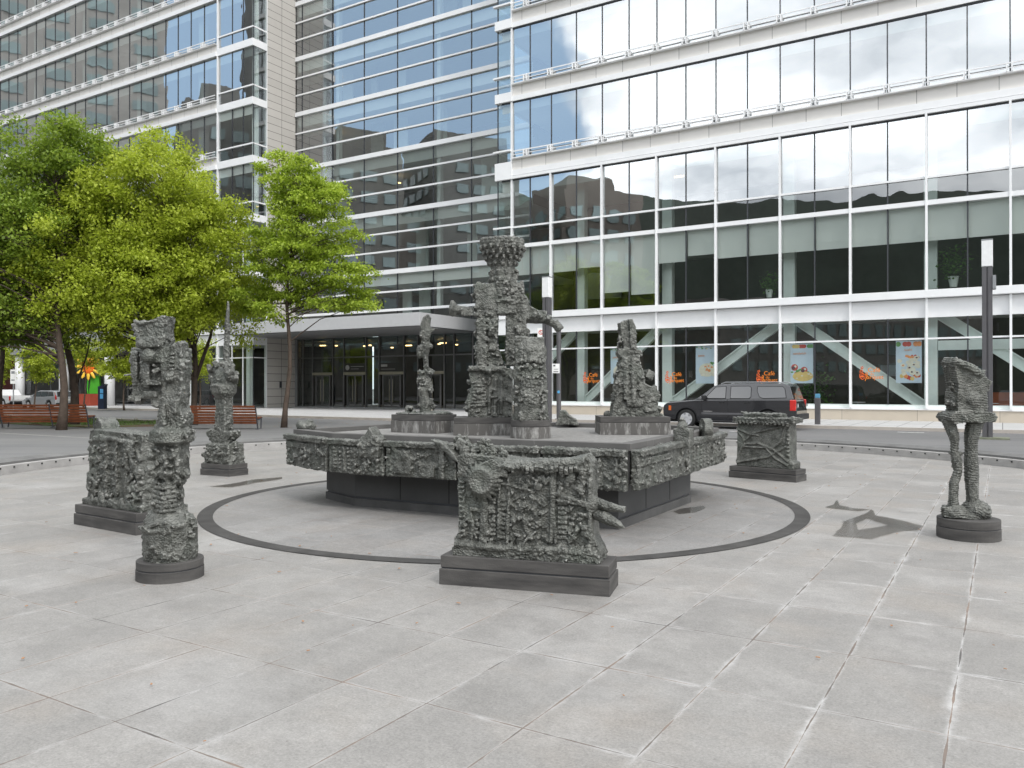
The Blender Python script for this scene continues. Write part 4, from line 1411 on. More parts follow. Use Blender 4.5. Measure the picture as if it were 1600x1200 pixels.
    for k in range(22):
        a_ = k * 2 * math.pi / 22
        r1 = 0.185 + 0.025 * math.sin(3 * a_)
        sh.tube([(cx + 0.03 * math.cos(a_), yf - 0.085, cz + 0.03 * math.sin(a_)), (cx + 0.1 * math.cos(a_), yf - 0.105, cz + 0.1 * math.sin(a_)), (cx + r1 * math.cos(a_), yf - 0.02, cz + r1 * math.sin(a_) * 1.0)], [0.015, 0.02, 0.016], 6)
    sh.ball((cx, yf - 0.03, cz), 0.155, 16, 10, (1, 0.42, 1))
    for k in range(9):
        z = cz + 0.06 + 0.017 * k
        sh.tube([(cx + 0.0, yf - 0.075, z - 0.045), (cx + 0.10, yf - 0.075, z), (cx + 0.235, yf - 0.04, z - 0.02 - 0.012 * k)], 0.0095, 6)
    for k in range(9):
        sh.tube([(cx - 0.23 + 0.02 * k, yf - 0.05, cz + 0.05 - 0.008 * k), (cx - 0.17 + 0.012 * k, yf - 0.06, cz + 0.13 - 0.015 * k)], 0.008, 5)
    sh.tube([(cx + 0.01, yf - 0.02, cz - 0.15), (cx + 0.02, yf - 0.02, cz - 0.5)], 0.034, 8)
    cast("shell", sh, t, 0.0075, 0.004, 30, "pebble", 9, big=0.003)
    # two prongs sticking out to the right
    for nm, pth, rr_ in (("prong", [(0.58, -0.06, 0.80), (0.74, -0.10, 0.755), (0.86, -0.12, 0.745)], [0.05, 0.045, 0.026]), ("prong", [(0.58, -0.06, 0.70), (0.72, -0.12, 0.665), (0.85, -0.15, 0.61), (0.90, -0.16, 0.585)], [0.05, 0.052, 0.035, 0.008])):
        p = MB(); p.tube(pth, rr_, 10)
        if rr_[-1] > 0.01: p.tube([(0.84, -0.118, 0.745), (0.905, -0.13, 0.74)], 0.030, 10)
        cast(nm, p, t, 0.009, 0.008, 30, "pebble", 5, big=0.004)


front_slab()


def left_slab():
    a = Vector((-5.766, 10.596)); b_ = Vector((-4.564, 9.773))
    ang = math.atan2(b_.y - a.y, b_.x - a.x); Ln = (b_ - a).length; dep = 0.62
    mid_ = (a + b_) / 2 + Vector((-math.sin(ang), math.cos(ang))) * dep / 2
    t = thing("relief_sculpture", "left bronze relief slab with a small peak at its top left corner", "sculpture", (mid_.x, mid_.y, 0), ang)
    plinth(t, Ln, dep, 0.262)
    zb, zt = 0.262, 1.235
    mb = MB(); yf, yb = -0.17, 0.17
    W2 = 0.62
    mb.xprism([(-W2 - 0.06, zb), (W2 + 0.06, zb), (W2 + 0.02, zb + 0.2), (W2, zt - 0.02), (0.2, zt - 0.01), (-0.2, zt), (-0.48, zt + 0.01), (-W2 + 0.02, zt), (-W2, zb + 0.25)], yf, yb)
    mb.box(-W2 - 0.06, W2 + 0.08, yf - 0.06, yb + 0.05, zb, zb + 0.08)
    mb.xprism([(-W2 + 0.0, zt - 0.05), (-W2 + 0.30, zt - 0.05), (-W2 + 0.24, zt + 0.09), (-W2 + 0.14, zt + 0.165), (-W2 + 0.04, zt + 0.07)], yf + 0.04, yb - 0.06)
    for x in (-0.14, 0.10, 0.32): mb.tube([(x, yf - 0.02, 0.42), (x + 0.01, yf - 0.03, 1.1)], 0.024, 7)
    for z in (0.56, 0.69, 0.82, 0.96): mb.tube([(-0.14, yf - 0.01, z), (0.10, yf - 0.01, z)], 0.012, 6)
    mb.tube([(-0.4, yf - 0.01, 1.13), (0.0, yf - 0.03, 1.14), (0.4, yf - 0.02, 1.10)], 0.03, 7)
    mb.ball((0.20, yf - 0.01, 0.85), 0.055, sc=(1, 0.5, 1.2)); mb.ball((-0.02, yf - 0.01, 0.80), 0.05, sc=(1, 0.5, 1))
    mb.ball((0.42, yf, 1.02), 0.08, sc=(.8, 0.5, 1.4))
    scraps(mb, -0.6, -0.18, 0.42, 1.16, yf - 0.005, 60, 0.07, 0.05)
    scraps(mb, 0.34, 0.62, 0.40, 1.15, yf - 0.005, 50, 0.07, 0.06)
    scraps(mb, -0.6, 0.6, 0.30, 0.42, yf - 0.03, 30, 0.07, 0.04)
    cast("bronze_relief", mb, t, 0.0105, 0.024, 24, "pebble", 21, big=0.014)


left_slab()


def right_slab():
    a = Vector((4.346, 16.128)); b_ = Vector((5.352, 15.197))
    ang = math.atan2(b_.y - a.y, b_.x - a.x); Ln = (b_ - a).length; dep = 0.48
    mid_ = (a + b_) / 2 + Vector((-math.sin(ang), math.cos(ang))) * dep / 2
    t = thing("relief_sculpture", "bronze box with crossing cords and a heavy lid standing right of the fountain", "sculpture", (mid_.x, mid_.y, 0), ang)
    plinth(t, Ln + 0.02, dep, 0.23)
    mb = MB(); yf, yb = -0.16, 0.16; W2 = 0.56; zb, zt = 0.23, 1.13
    mb.xprism([(-W2, zb), (W2 + 0.04, zb), (W2 + 0.05, zb + 0.12), (W2 - 0.02, zb + 0.16), (W2 - 0.03, zt), (-W2 + 0.02, zt)], yf, yb)
    for pth in ([(-W2, 0.30), (0.1, 0.44), (W2 - 0.1, 0.66)], [(-W2, 0.32), (-0.4, 0.72), (-0.2, 0.90), (0.5, 1.08)], [(-W2, 0.98), (-0.3, 0.88), (-0.1, 0.86)],
                [(-0.45, 0.66), (-0.1, 0.70), (0.2, 0.60), (0.5, 0.38)], [(0.45, 1.05), (0.35, 0.75), (0.15, 0.58)], [(-0.4, 0.62), (0.05, 0.62), (0.25, 0.42), (0.5, 0.30)], [(-W2 + .02, 0.92), (-0.42, 0.80), (-0.40, 0.6)]):
        mb.tube([(x, yf - 0.014, z) for x, z in pth], 0.017, 6)
    studs(mb, W2 - 0.1, W2 - 0.02, 0.45, 1.0, yf - 0.01, 1, 7, 0.02, 0.03)
    cast("bronze_relief", mb, t, 0.012, 0.009, 28, "ridge", 31, big=0.008)
    lid = MB()
    lid.box(-W2 - 0.04, W2 + 0.08, yf - 0.07, yb + 0.07, zt - 0.02, zt + 0.07)
    for k in range(14): lid.tube([(-W2 + 0.08 * k, yf - 0.07, zt + 0.0), (-W2 + 0.08 * k + 0.05, yf - 0.07, zt - 0.05)], 0.02, 5)
    lid.box(-0.42, 0.36, -0.16, 0.16, zt + 0.06, zt + 0.155)
    lid.cbox((-0.35, -0.05, zt + 0.13), (0.26, 0.2, 0.04), ry=0.3)
    lid.cbox((0.50, -0.08, zt + 0.05), (0.3, 0.3, 0.05), ry=-0.15)
    cast("lid", lid, t, 0.012, 0.024, 20, "layer", 35, big=0.02)


right_slab()


class Fig:
    """figure drawn upright: x and z from a pattern of grid units, each unit s metres, depths in metres"""
    def __init__(s, px0, sc, y0=605.0, h=1.8, base=0.0):
        s.px0, s.s, s.y0, s.h = px0, sc, y0, h
        s.mb = MB()

    def X(s, p): return (p - s.px0) * s.s
    def Z(s, p): return s.h - (p - s.y0) * s.s
    def box(s, a, b_, c, d, y0, y1): s.mb.box(s.X(a), s.X(b_), y0, y1, s.Z(d), s.Z(c)); return s
    def poly(s, pts, y0, y1): s.mb.xprism([(s.X(p[0]), s.Z(p[1])) for p in pts][::-1], y0, y1); return s
    def tube(s, pts, r, seg=8): s.mb.tube([(s.X(p[0]), (p[2] if len(p) > 2 else 0.0), s.Z(p[1])) for p in pts], r, seg); return s
    def ball(s, p, r, sc=(1, 1, 1), y=0.0): s.mb.ball((s.X(p[0]), y, s.Z(p[1])), r, 12, 8, sc); return s
    def rnd(s, cx, prof, seg=20, sy=1.0):
        n0 = len(s.mb.v)
        s.mb.lathe([(r * s.s, s.Z(z)) for z, r in prof], (s.X(cx), 0), seg)
        for i in range(n0, len(s.mb.v)):
            v = s.mb.v[i]; s.mb.v[i] = (v[0], v[1] * sy, v[2])
        return s


def column_figure():
    t = thing("column_sculpture", "tall totem-like bronze column with horned head and side wings on a round plinth", "sculpture", (-3.246, 7.654, 0), R(-8))
    rplinth(t, 0.302, 0.178)
    f = Fig(266.5, 7.654 / 1258)
    f.rnd(267, [(874, 38), (862, 40), (830, 40), (812, 38), (804, 30), (797, 20)], 24)
    f.rnd(268, [(800, 21), (785, 17), (770, 19), (758, 16), (745, 18)], 16)
    f.box(249, 289, 688, 748, -0.10, 0.10)
    f.tube([(285, 738, -0.03), (296, 739, -0.04), (302, 741, -0.05)], [0.06, 0.04, 0.008])
    f.tube([(246, 735, -0.03), (262, 738, -0.12), (282, 738, -0.12)], 0.03)
    f.rnd(269, [(694, 20), (689, 33), (682, 32), (674, 32), (667, 22), (664, 18)], 18)
    f.ball((246, 668), 0.05); f.ball((256, 664), 0.04)
    f.poly([(251, 672), (291, 672), (296, 650), (289, 632), (292, 614), (262, 612), (256, 640)], -0.10, 0.10)
    f.box(263, 271, 630, 662, -0.15, -0.05)
    f.box(280, 288, 625, 645, -0.13, -0.05)
    # trunk box with framed window
    f.box(228, 290, 545, 618, -0.03, 0.12)
    f.box(228, 238, 545, 606, -0.08, 0.1); f.box(258, 268, 545, 612, -0.08, 0.1)
    f.box(236, 262, 594, 602, -0.12, 0.0); f.box(236, 262, 545, 566, -0.09, 0.0)
    f.ball((243, 556), 0.06, y=-0.12)
    f.box(230, 252, 611, 620, -0.10, 0.08)
    f.box(206, 236, 598, 622, -0.05, 0.08)
    f.poly([(240, 618), (262, 618), (262, 630), (254, 637), (247, 634), (240, 628)], -0.06, 0.06)
    # left wing, right wing
    f.box(203, 228, 545, 606, -0.02, 0.06)
    for k in range(10): f.box(207, 217, 550 + 5.5 * k, 553.5 + 5.5 * k, -0.075, 0.0)
    for k in range(10): f.box(224, 229, 549 + 5.5 * k, 552 + 5.5 * k, -0.085, 0.0)
    f.poly([(266, 618), (290, 618), (291, 590), (290, 545), (289, 536), (284, 533), (274, 540), (262, 545), (250, 543), (250, 550), (266, 552)], -0.06, 0.07)
    for k in range(7): f.box(272, 280, 552 + 6 * k, 555 + 6 * k, -0.09, 0.0)
    f.ball((272, 590), 0.05, y=-0.08)
    # head with a horned, torn top
    f.poly([(219, 543), (264, 543), (263, 520), (266, 494), (258, 496), (245, 502), (238, 507), (226, 503), (215, 502), (217, 520), (222, 530)], -0.10, 0.11)
    f.tube([(215, 502, -0.08), (228, 506, -0.13), (242, 504, -0.10), (264, 496, -0.08)], 0.016)
    f.tube([(218, 522, -0.11), (228, 526, -0.12)], 0.018); f.tube([(218, 514, -0.11), (226, 520, -0.12)], 0.016)
    f.box(224, 262, 528, 543, -0.15, 0.0)
    f.ball((232, 538), 0.03, y=-0.15)
    scraps(f.mb, f.X(246), f.X(292), f.Z(745), f.Z(690), -0.115, 26, 0.05, 0.04)
    scraps(f.mb, f.X(236), f.X(300), f.Z(868), f.Z(806), -0.22, 16, 0.07, 0.05)
    for k in range(7): f.tube([(249, 752 + 7 * k, -0.1), (268, 754 + 7 * k, -0.145), (287, 751 + 7 * k, -0.1)], 0.017, 6)
    f.tube([(232, 820, -0.16), (250, 824, -0.24), (280, 822, -0.235), (303, 815, -0.14)], 0.022)
    burrs(f, [(230, 868), (228, 820), (240, 800)], 6); burrs(f, [(305, 862), (307, 815), (296, 802)], 6)
    burrs(f, [(249, 796), (250, 750), (248, 695)], 7, 0.028); burrs(f, [(287, 796), (286, 750), (290, 695)], 7, 0.028)
    burrs(f, [(236, 690), (240, 676)], 3); burrs(f, [(300, 688), (301, 674)], 3); burrs(f, [(251, 665), (255, 640), (262, 618)], 5, 0.024)
    burrs(f, [(296, 660), (290, 632), (293, 614)], 5, 0.024); burrs(f, [(204, 548), (203, 604), (212, 622)], 6, 0.02); burrs(f, [(206, 622), (250, 634)], 6, 0.026)
    burrs(f, [(292, 610), (291, 560), (289, 536)], 6, 0.018); burrs(f, [(216, 504), (220, 540)], 5, 0.022); burrs(f, [(265, 500), (264, 542)], 5, 0.022)
    burrs(f, [(216, 502), (240, 506), (265, 495)], 5, 0.018); burrs(f, [(245, 690), (245, 740)], 8, 0.03, -0.14, -0.1); burrs(f, [(270, 690), (275, 790)], 12, 0.03, -0.14, -0.1)
    burrs(f, [(240, 550), (262, 612)], 8, 0.024, -0.1, -0.04)
    cast("bronze_column", f.mb, t, 0.0080, 0.015, 27, "pebble", 41, big=0.012)


column_figure()


def obelisk_figure():
    t = thing("spire_sculpture", "slender bronze spire on an anchor-shaped foot at the back left of the plaza", "sculpture", (-5.93, 16.6, 0), R(-28))
    plinth(t, 0.84, 0.50, 0.235, cy=0.0)
    f = Fig(372, 16.4 / 1258)
    f.poly([(344, 728), (401, 728), (398, 706), (397, 694), (348, 694), (346, 706)], -0.2, 0.2)
    f.poly([(343, 675), (352, 672), (362, 675), (370, 668), (380, 674), (390, 675), (398, 674), (397, 681), (384, 690), (386, 696), (357, 696), (354, 690), (344, 681)], -0.13, 0.13)
    f.poly([(360, 680), (382, 680), (382, 620), (362, 620)], -0.11, 0.11)
    f.rnd(371, [(622, 12), (614, 19), (602, 20), (599, 15)], 14)
    f.ball((370, 588), 0.21, (1, 0.8, 1.0)); f.ball((357, 580), 0.10); f.ball((383, 584), 0.13)
    f.box(355, 388, 590, 600, -0.15, 0.15)
    f.tube([(376, 575), (377, 540), (378, 505), (380, 470)], [0.075, 0.058, 0.040, 0.020], 10)
    scraps(f.mb, f.X(348), f.X(396), f.Z(724), f.Z(698), -0.2, 20, 0.09, 0.06)
    burrs(f, [(344, 728), (347, 696)], 6, 0.05, -.2, 0); burrs(f, [(400, 728), (398, 696)], 6, 0.05, -.2, 0); burrs(f, [(343, 676), (358, 696)], 5, 0.04)
    burrs(f, [(399, 676), (384, 694)], 5, 0.04); burrs(f, [(361, 670), (362, 622)], 8, 0.035); burrs(f, [(382, 670), (382, 622)], 8, 0.035)
    burrs(f, [(352, 600), (348, 575), (366, 566)], 9, 0.06, -.15, .1); burrs(f, [(389, 600), (393, 578), (378, 566)], 9, 0.06, -.15, .1); burrs(f, [(375, 560), (380, 480)], 14, 0.02, -.04, .04)
    cast("bronze_spire", f.mb, t, 0.014, 0.035, 22, "pebble", 51, big=0.012)


obelisk_figure()


def legs_figure():
    s = 9.647 / 1258
    t = thing("two_legged_sculpture", "bronze torso standing on two thin legs on a round plinth at right", "sculpture", (5.464, 9.647, 0), R(0))
    rplinth(t, 0.342, 0.238)
    f = Fig(1512.5, s)
    f.ball((1492, 801), 0.13, (1.1, 1.2, 0.75)); f.ball((1524, 797), 0.15, (1.1, 1.2, 0.9)); f.ball((1509, 806), 0.17, (1.5, 1.0, 0.45))
    f.ball((1535, 806), 0.09, (1, 1.2, 0.8))
    f.tube([(1491, 800), (1489, 780), (1490, 755), (1496, 735), (1494, 720), (1491, 705), (1491, 685), (1485, 668), (1482, 655)], [0.07, 0.055, 0.06, 0.052, 0.06, 0.05, 0.055, 0.065, 0.08], 10)
    f.tube([(1521, 800), (1519, 775), (1518, 745), (1517, 715), (1517, 690), (1521, 668), (1527, 652)], [0.09, 0.068, 0.075, 0.07, 0.075, 0.085, 0.095], 10)
    f.tube([(1496, 735), (1501, 733)], 0.03); f.ball((1500, 708), 0.03)
    f.poly([(1472, 652), (1476, 645), (1490, 641), (1520, 641), (1538, 644), (1547, 651), (1543, 657), (1525, 660), (1500, 658), (1480, 661)], -0.17, 0.17)
    f.poly([(1488, 646), (1486, 622), (1488, 602), (1483, 580), (1480, 566), (1485, 559), (1492, 562), (1500, 567), (1514, 572), (1525, 580), (1527, 588), (1541, 596), (1533, 604), (1532, 622), (1533, 646)], -0.14, 0.14)
    f.tube([(1484, 564, -0.1), (1500, 572, -0.16), (1524, 586, -0.12)], 0.05)
    f.ball((1511, 624), 0.09, (1, 0.7, 1.1), y=-0.12)
    burrs(f, [(1484, 640), (1482, 566)], 8, 0.03, -.1, .1); burrs(f, [(1533, 640), (1540, 598), (1524, 580)], 6, 0.035, -.1, .1); burrs(f, [(1474, 652), (1545, 652)], 12, 0.035, -.17, .1)
    burrs(f, [(1490, 780), (1494, 720), (1484, 670)], 9, 0.03, -.05, .05); burrs(f, [(1519, 790), (1517, 700), (1526, 662)], 12, 0.035, -.07, .07); burrs(f, [(1480, 800), (1540, 800)], 10, 0.05, -.15, .1)
    cast("bronze_torso", f.mb, t, 0.0085, 0.014, 20, "layer", 61, big=0.012)


legs_figure()

# ------------------------------------------------------------------ the fountain
def poly_offset(pts, d):
    c = sum((Vector(p) for p in pts), Vector((0, 0))) / len(pts)
    n = len(pts)
    out = []
    for i in range(n):
        a, b_, e = Vector(pts[i - 1]), Vector(pts[i]), Vector(pts[(i + 1) % n])
        def nrm(p, q):
            t = (q - p).normalized(); nn = Vector((t.y, -t.x))
            return nn if nn.dot((p + q) / 2 - c) > 0 else -nn
        n1, n2 = nrm(a, b_), nrm(b_, e)
        k = (n1 + n2).normalized()
        out.append(tuple(b_ + k * d / max(0.5, k.dot(n1))))
    return out


def fountain():
    t = thing("fountain", "raised polygonal stone fountain basin hung all round with bronze relief panels", "fountain", (0, 12.6, 0))
    FR = (0, 12.6, 0)
    ledge = [(1.423, 9.677), (3.478, 13.548), (2.949, 14.436), (0.793, 15.586), (-2.294, 15.027), (-3.548, 13.065), (-2.652, 11.9)]
    base = [(1.348, 10.154), (2.80, 12.58), (2.45, 13.6), (0.6, 14.7), (-1.9, 14.2), (-3.01, 13.014), (-2.39, 12.207)]
    dgr = mk("dark_base_granite", (0.055, 0.055, 0.055), 0.55, 0, 0.25, 1.0, 0.1, 50)
    dgs = mk("step_granite", (0.075, 0.074, 0.073), 0.7, 0, 0.25, 3, 0.2, 60)
    mb = MB(FR); mb.prism(base, -0.02, 0.12); mb.build("step", dgs, t, bevel=0.006)
    mb = MB(FR); mb.prism(poly_offset(base, -0.03), 0.121, 0.15); mb.build("joint", darkm, t)
    mb = MB(FR); mb.prism(poly_offset(base, -0.012), 0.15, 0.66); pb = mb.build("base", dgr, t)
    # upright joints in the base cladding
    sj = MB(FR)
    bb = poly_offset(base, -0.012)
    for i in range(len(bb)):
        a, b_ = Vector(bb[i]), Vector(bb[(i + 1) % len(bb)])
        L_ = (b_ - a).length
        k = max(1, round(L_ / 0.85))
        for j in range(1, k):
            p = a.lerp(b_, j / k)
            d = (b_ - a).normalized()
            sj.cbox((p.x, p.y, 0.405), (0.012, 0.006, 0.505), rz=math.atan2(d.y, d.x))
    sj.build("cladding_joint", MATS["hole_black"], pb)
    mb = MB(FR); mb.prism(poly_offset(ledge, -0.02), 0.62, 1.03); mb.build("basin", dgs, t)
    # ledge ring and inner floor
    ledm = lime_mat("ledge_granite", (0.085, 0.083, 0.08), (0.14, 0.135, 0.13), (0.3, 0.295, 0.285), (0.62, 0.75))
    inner = poly_offset(ledge, -0.17)
    n = len(ledge)
    lb = MB(FR)
    vs = [(p[0], p[1], z) for z in (1.031, 1.12) for p in ledge] + [(p[0], p[1], z) for z in (1.045, 1.12) for p in inner]
    fs = []
    for i in range(n):
        j = (i + 1) % n
        fs += [(i, j, j + n, i + n), (i + n, j + n, j + 3 * n, i + 3 * n), (i + 3 * n, j + 3 * n, j + 2 * n, i + 2 * n), (i + 2 * n, j + 2 * n, j, i)]
    lb.add(vs, fs); lb.build("ledge", ledm, t, bevel=0.005)
    flm = lime_mat("basin_floor", (0.15, 0.145, 0.14), (0.21, 0.205, 0.195), (0.36, 0.355, 0.34), (0.50, 0.70))
    fb = MB(FR); fb.prism(inner, 1.031, 1.046); fb.build("basin_floor", flm, t)
    # bronze panels along the outer edges
    out = ledge
    specs = []
    cuts = {6: [0.0, 0.225, 0.485, 0.755, 1.0], 5: [0.0, 1.0], 0: [0.0, 0.5, 1.0], 1: [0.0, 1.0], 2: [0, 0.5, 1], 3: [0, 0.5, 1], 4: [0, 0.5, 1]}
    sd = 70
    for i in range(n):
        a, b_ = Vector(out[i]), Vector(out[(i + 1) % n])
        L_ = (b_ - a).length
        d = (b_ - a) / L_
        ang = math.atan2(d.y, d.x)
        c = cuts.get(i, [0, 1])
        for j in range(len(c) - 1):
            s0, s1 = c[j] * L_ + 0.015, c[j + 1] * L_ - 0.03
            if i == 5: s0, s1 = -0.04, L_ - 0.02
            w = s1 - s0
            m = a + d * (s0 + s1) / 2
            sd += 1
            pm = MB((0, 0, 0))
            h0, h1 = 0.555, 1.045
            # local: x along the edge, y outwards negative
            pm.box(-w / 2, w / 2, -0.10, 0.0, h0, h1)
            pm.box(-w / 2, w / 2, -0.15, 0.0, h1 - 0.07, h1 + 0.0)
            pm.tube([(-w / 2 + 0.03, -0.11, h1 - 0.02), (0, -0.13, h1 - 0.03), (w / 2 - 0.03, -0.11, h1 - 0.02)], 0.035, 6)
            if sd % 3 == 0:
                for k in range(5):
                    x = -w / 2 + w * (k + .5) / 5
                    pm.tube([(x, -0.11, h0 + 0.04), (x, -0.115, h1 - 0.1)], 0.02, 6)
                studs(pm, -w / 2 + 0.1, 0, h0 + 0.05, h1 - 0.1, -0.11, 5, 6, 0.018, 0.04)
                scraps(pm, 0, w / 2, h0 + 0.03, h1 - 0.08, -0.11, 24, 0.07, 0.05)
            elif sd % 3 == 1:
                pm.box(-w * 0.35, -w * 0.12, -0.14, 0, h0 + 0.05, h1 - 0.12)
                pm.box(w * 0.02, w * 0.22, -0.15, 0, h0 + 0.03, h0 + 0.2)
                pm.box(w * 0.30, w * 0.36, -0.16, 0, h0 + 0.02, h1 - 0.05)
                scraps(pm, -w / 2, w / 2, h0 + 0.03, h1 - 0.05, -0.11, 34, 0.08, 0.05)
            else:
                for k in range(3): pm.tube([(-w / 2 + 0.06, -0.115, h1 - 0.12 - 0.03 * k), (w * 0.05, -0.12, h1 - 0.125 - 0.03 * k)], 0.012, 6)
                scraps(pm, -w / 2, w / 2, h0 + 0.03, h1 - 0.15, -0.11, 44, 0.06, 0.05)
                pm.tube([(w * .3, -0.11, h0 + 0.02), (w * .32, -0.12, h1 - 0.05)], 0.03, 6)
            vis = i in (6, 0, 5)
            o = cast("relief_panel", pm, t, 0.0125 if vis else 0.03, 0.024, 25, "pebble", sd, big=0.010)
            # outward normal must be -y locally
            o.location = (m.x - FR[0], m.y - FR[1], 0)
            cen = Vector((0, 12.6))
            rz = ang
            nn = Vector((math.sin(rz), -math.cos(rz)))
            if nn.dot(m - cen) < 0: rz += math.pi
            o.rotation_euler = (0, 0, rz)
    # lumps, stub, wheel on the ledge
    def orn(nm, fn, x, y, rz=0.0, lab=None, vox=0.014, amp=0.018, sd=5, cell=22):
        m_ = MB(); fn(m_)
        o = cast(nm, m_, t, vox, amp, cell, "pebble", sd, big=0.012, label=lab)
        o.location = (x - FR[0], y - FR[1], 0); o.rotation_euler = (0, 0, rz)
        return o
    def lump(m_):
        m_.ball((0, 0, 1.16), 0.14, sc=(1.1, 0.8, 0.75)); m_.ball((0.05, 0, 1.22), 0.07); m_.ball((-.08, 0, 1.19), 0.08)
    orn("ornament", lump, -3.36, 13.12, 0, "small bronze lump on the left corner of the ledge", sd=91)
    def peak(m_):
        m_.xprism([(-0.20, 0.80), (0.17, 0.80), (0.17, 1.07), (0.08, 1.13), (0.0, 1.235), (-0.07, 1.15), (-0.18, 1.07)], -0.15, 0.04)
        scraps(m_, -0.16, 0.14, 0.85, 1.1, -0.15, 22, 0.06, 0.05)
    orn("ornament", peak, -1.95, 11.5, -0.51, "pointed bronze flame rising over the front left panels", sd=92)
    def leafy(m_):
        m_.xprism([(-0.28, 1.10), (-0.10, 1.07), (0.10, 0.93), (0.18, 0.80), (0.05, 0.86), (-0.14, 1.0)], -0.22, -0.05)
        for k in range(6): m_.cbox((0.02 + 0.045 * k, -0.04, 1.05 + 0.03 * math.sin(k * 2.0)), (0.05, 0.08, 0.16), ry=0.4 - 0.2 * k, rx=.3)
    orn("ornament", leafy, -0.75, 10.85, -0.51, "curled bronze leaves over the front panels behind the big slab", sd=93)
    def stub(m_):
        m_.xprism([(-0.12, 0.95), (0.12, 0.95), (0.10, 1.22), (-0.10, 1.22)], -0.12, 0.12)
        m_.tube([(0.04, 0, 1.20), (0.0, 0, 1.28), (-0.06, 0, 1.36)], [0.05, 0.04, 0.018], 8)
        m_.ball((-0.04, 0, 1.25), 0.07); m_.tube([(0.05, 0, 1.2), (0.12, 0, 1.27)], 0.025)
    orn("ornament", stub, 2.40, 11.28, 1.08, "square bronze stub with a claw on the right ledge", sd=94)
    def wheel(m_):
        m_.tube([(-0.07, 0, 1.17), (0.07, 0, 1.17)], 0.155, 26)
        m_.tube([(-0.10, 0, 1.17), (0.10, 0, 1.17)], 0.05, 12)
        m_.box(-0.06, 0.06, -0.12, 0.12, 0.98, 1.1)
    o = orn("ornament", wheel, 3.00, 12.45, 0.10, "bronze wheel standing on the right ledge", amp=0.008, sd=95)
    def rock(m_):
        m_.xprism([(-0.2, 1.1), (0.22, 1.1), (0.18, 1.2), (0.04, 1.28), (-0.02, 1.37), (-0.12, 1.37), (-0.14, 1.25)], -0.12, 0.12)
    orn("ornament", rock, 1.02, 15.1, 0, "ragged bronze rock on the back ledge", sd=96)
    return t


fountain()

basinm = lime_mat("basin_plinth", (0.085, 0.08, 0.077), (0.12, 0.115, 0.108), (0.40, 0.395, 0.38), (0.50, 0.66))
FL = 1.047


def splinth(parent, w, d, z1, rz=0.0, cx=0, cy=0):
    h = z1 - FL
    p = MB().box(cx - w / 2, cx + w / 2, cy - d / 2, cy + d / 2, FL, FL + h * 0.66).build("plinth", basinm, parent, bevel=0.004)
    MB().box(cx - w / 2 + .004, cx + w / 2 - .004, cy - d / 2 + .004, cy + d / 2 - .004, FL + h * 0.66 + 0.004, z1).build("slab", plm_, p, bevel=0.005)
    return p


def thin_figure():
    # plinth corner nearest the camera and its two visible faces
    c = Vector((-1.325, 13.0)); lft = Vector((-2.08, 13.62)); rgt = Vector((-0.975, 13.62))
    ang = R(-31)
    t = thing("thin_bronze_figure", "thin twisted bronze figure at the left of the fountain basin", "sculpture", (-1.48, 13.55, 0), ang)
    splinth(t, 0.92, 0.62, 1.345)
    s = 13.45 / 1258
    f = Fig(665, s)
    f.mb = MB()
    f.poly([(660, 510), (665, 495), (672, 490), (676, 496), (674, 511), (686, 513), (676, 520), (673, 530), (664, 530), (662, 522)], -0.06, 0.06)
    f.tube([(667, 528), (668, 540), (667, 555), (668, 572), (667, 590), (665, 610), (667, 645)], [0.07, 0.085, 0.05, 0.05, 0.045, 0.09, 0.10], 10)
    f.ball((660, 545), 0.07); f.ball((659, 552), 0.06, (0.8, 1, 1.4)); f.ball((675, 540), 0.05)
    f.tube([(661, 600), (668, 585), (676, 612)], 0.05)
    f.tube([(678, 515), (686, 513)], 0.02)
    f.tube([(670, 622), (669, 646)], 0.11, 8)
    burrs(f, [(661, 528), (664, 500)], 6, 0.03, -.05, .05); burrs(f, [(661, 575), (660, 640)], 10, 0.045, -.08, .05); burrs(f, [(674, 575), (677, 640)], 10, 0.045, -.08, .05)
    burrs(f, [(668, 535), (668, 600)], 10, 0.045, -.08, .05)
    o = cast("bronze_body", f.mb, t, 0.0115, 0.024, 24, "pebble", 101, big=0.016)
    o.rotation_euler = (0, 0, -ang)
    lowr = MB()
    lowr.box(-0.40, 0.42, -0.26, 0.26, 1.345, 1.375); lowr.cbox((0.25, 0, 1.385), (0.3, 0.4, 0.02), rx=0.05)
    lowr.ball((-0.28, -0.05, 1.42), 0.07); lowr.ball((-0.20, -0.1, 1.45), 0.045); lowr.ball((-0.10, -0.15, 1.39), 0.04)
    cast("bronze_tray", lowr, t, 0.016, 0.018, 20, "pebble", 102)
    MB().tube([(0.14, 0.02, 1.37), (0.14, 0.02, 1.60)], 0.018, 8).build("rod", mk("bone_rod", (0.55, 0.5, 0.42), 0.6), t)
    return t


thin_figure()


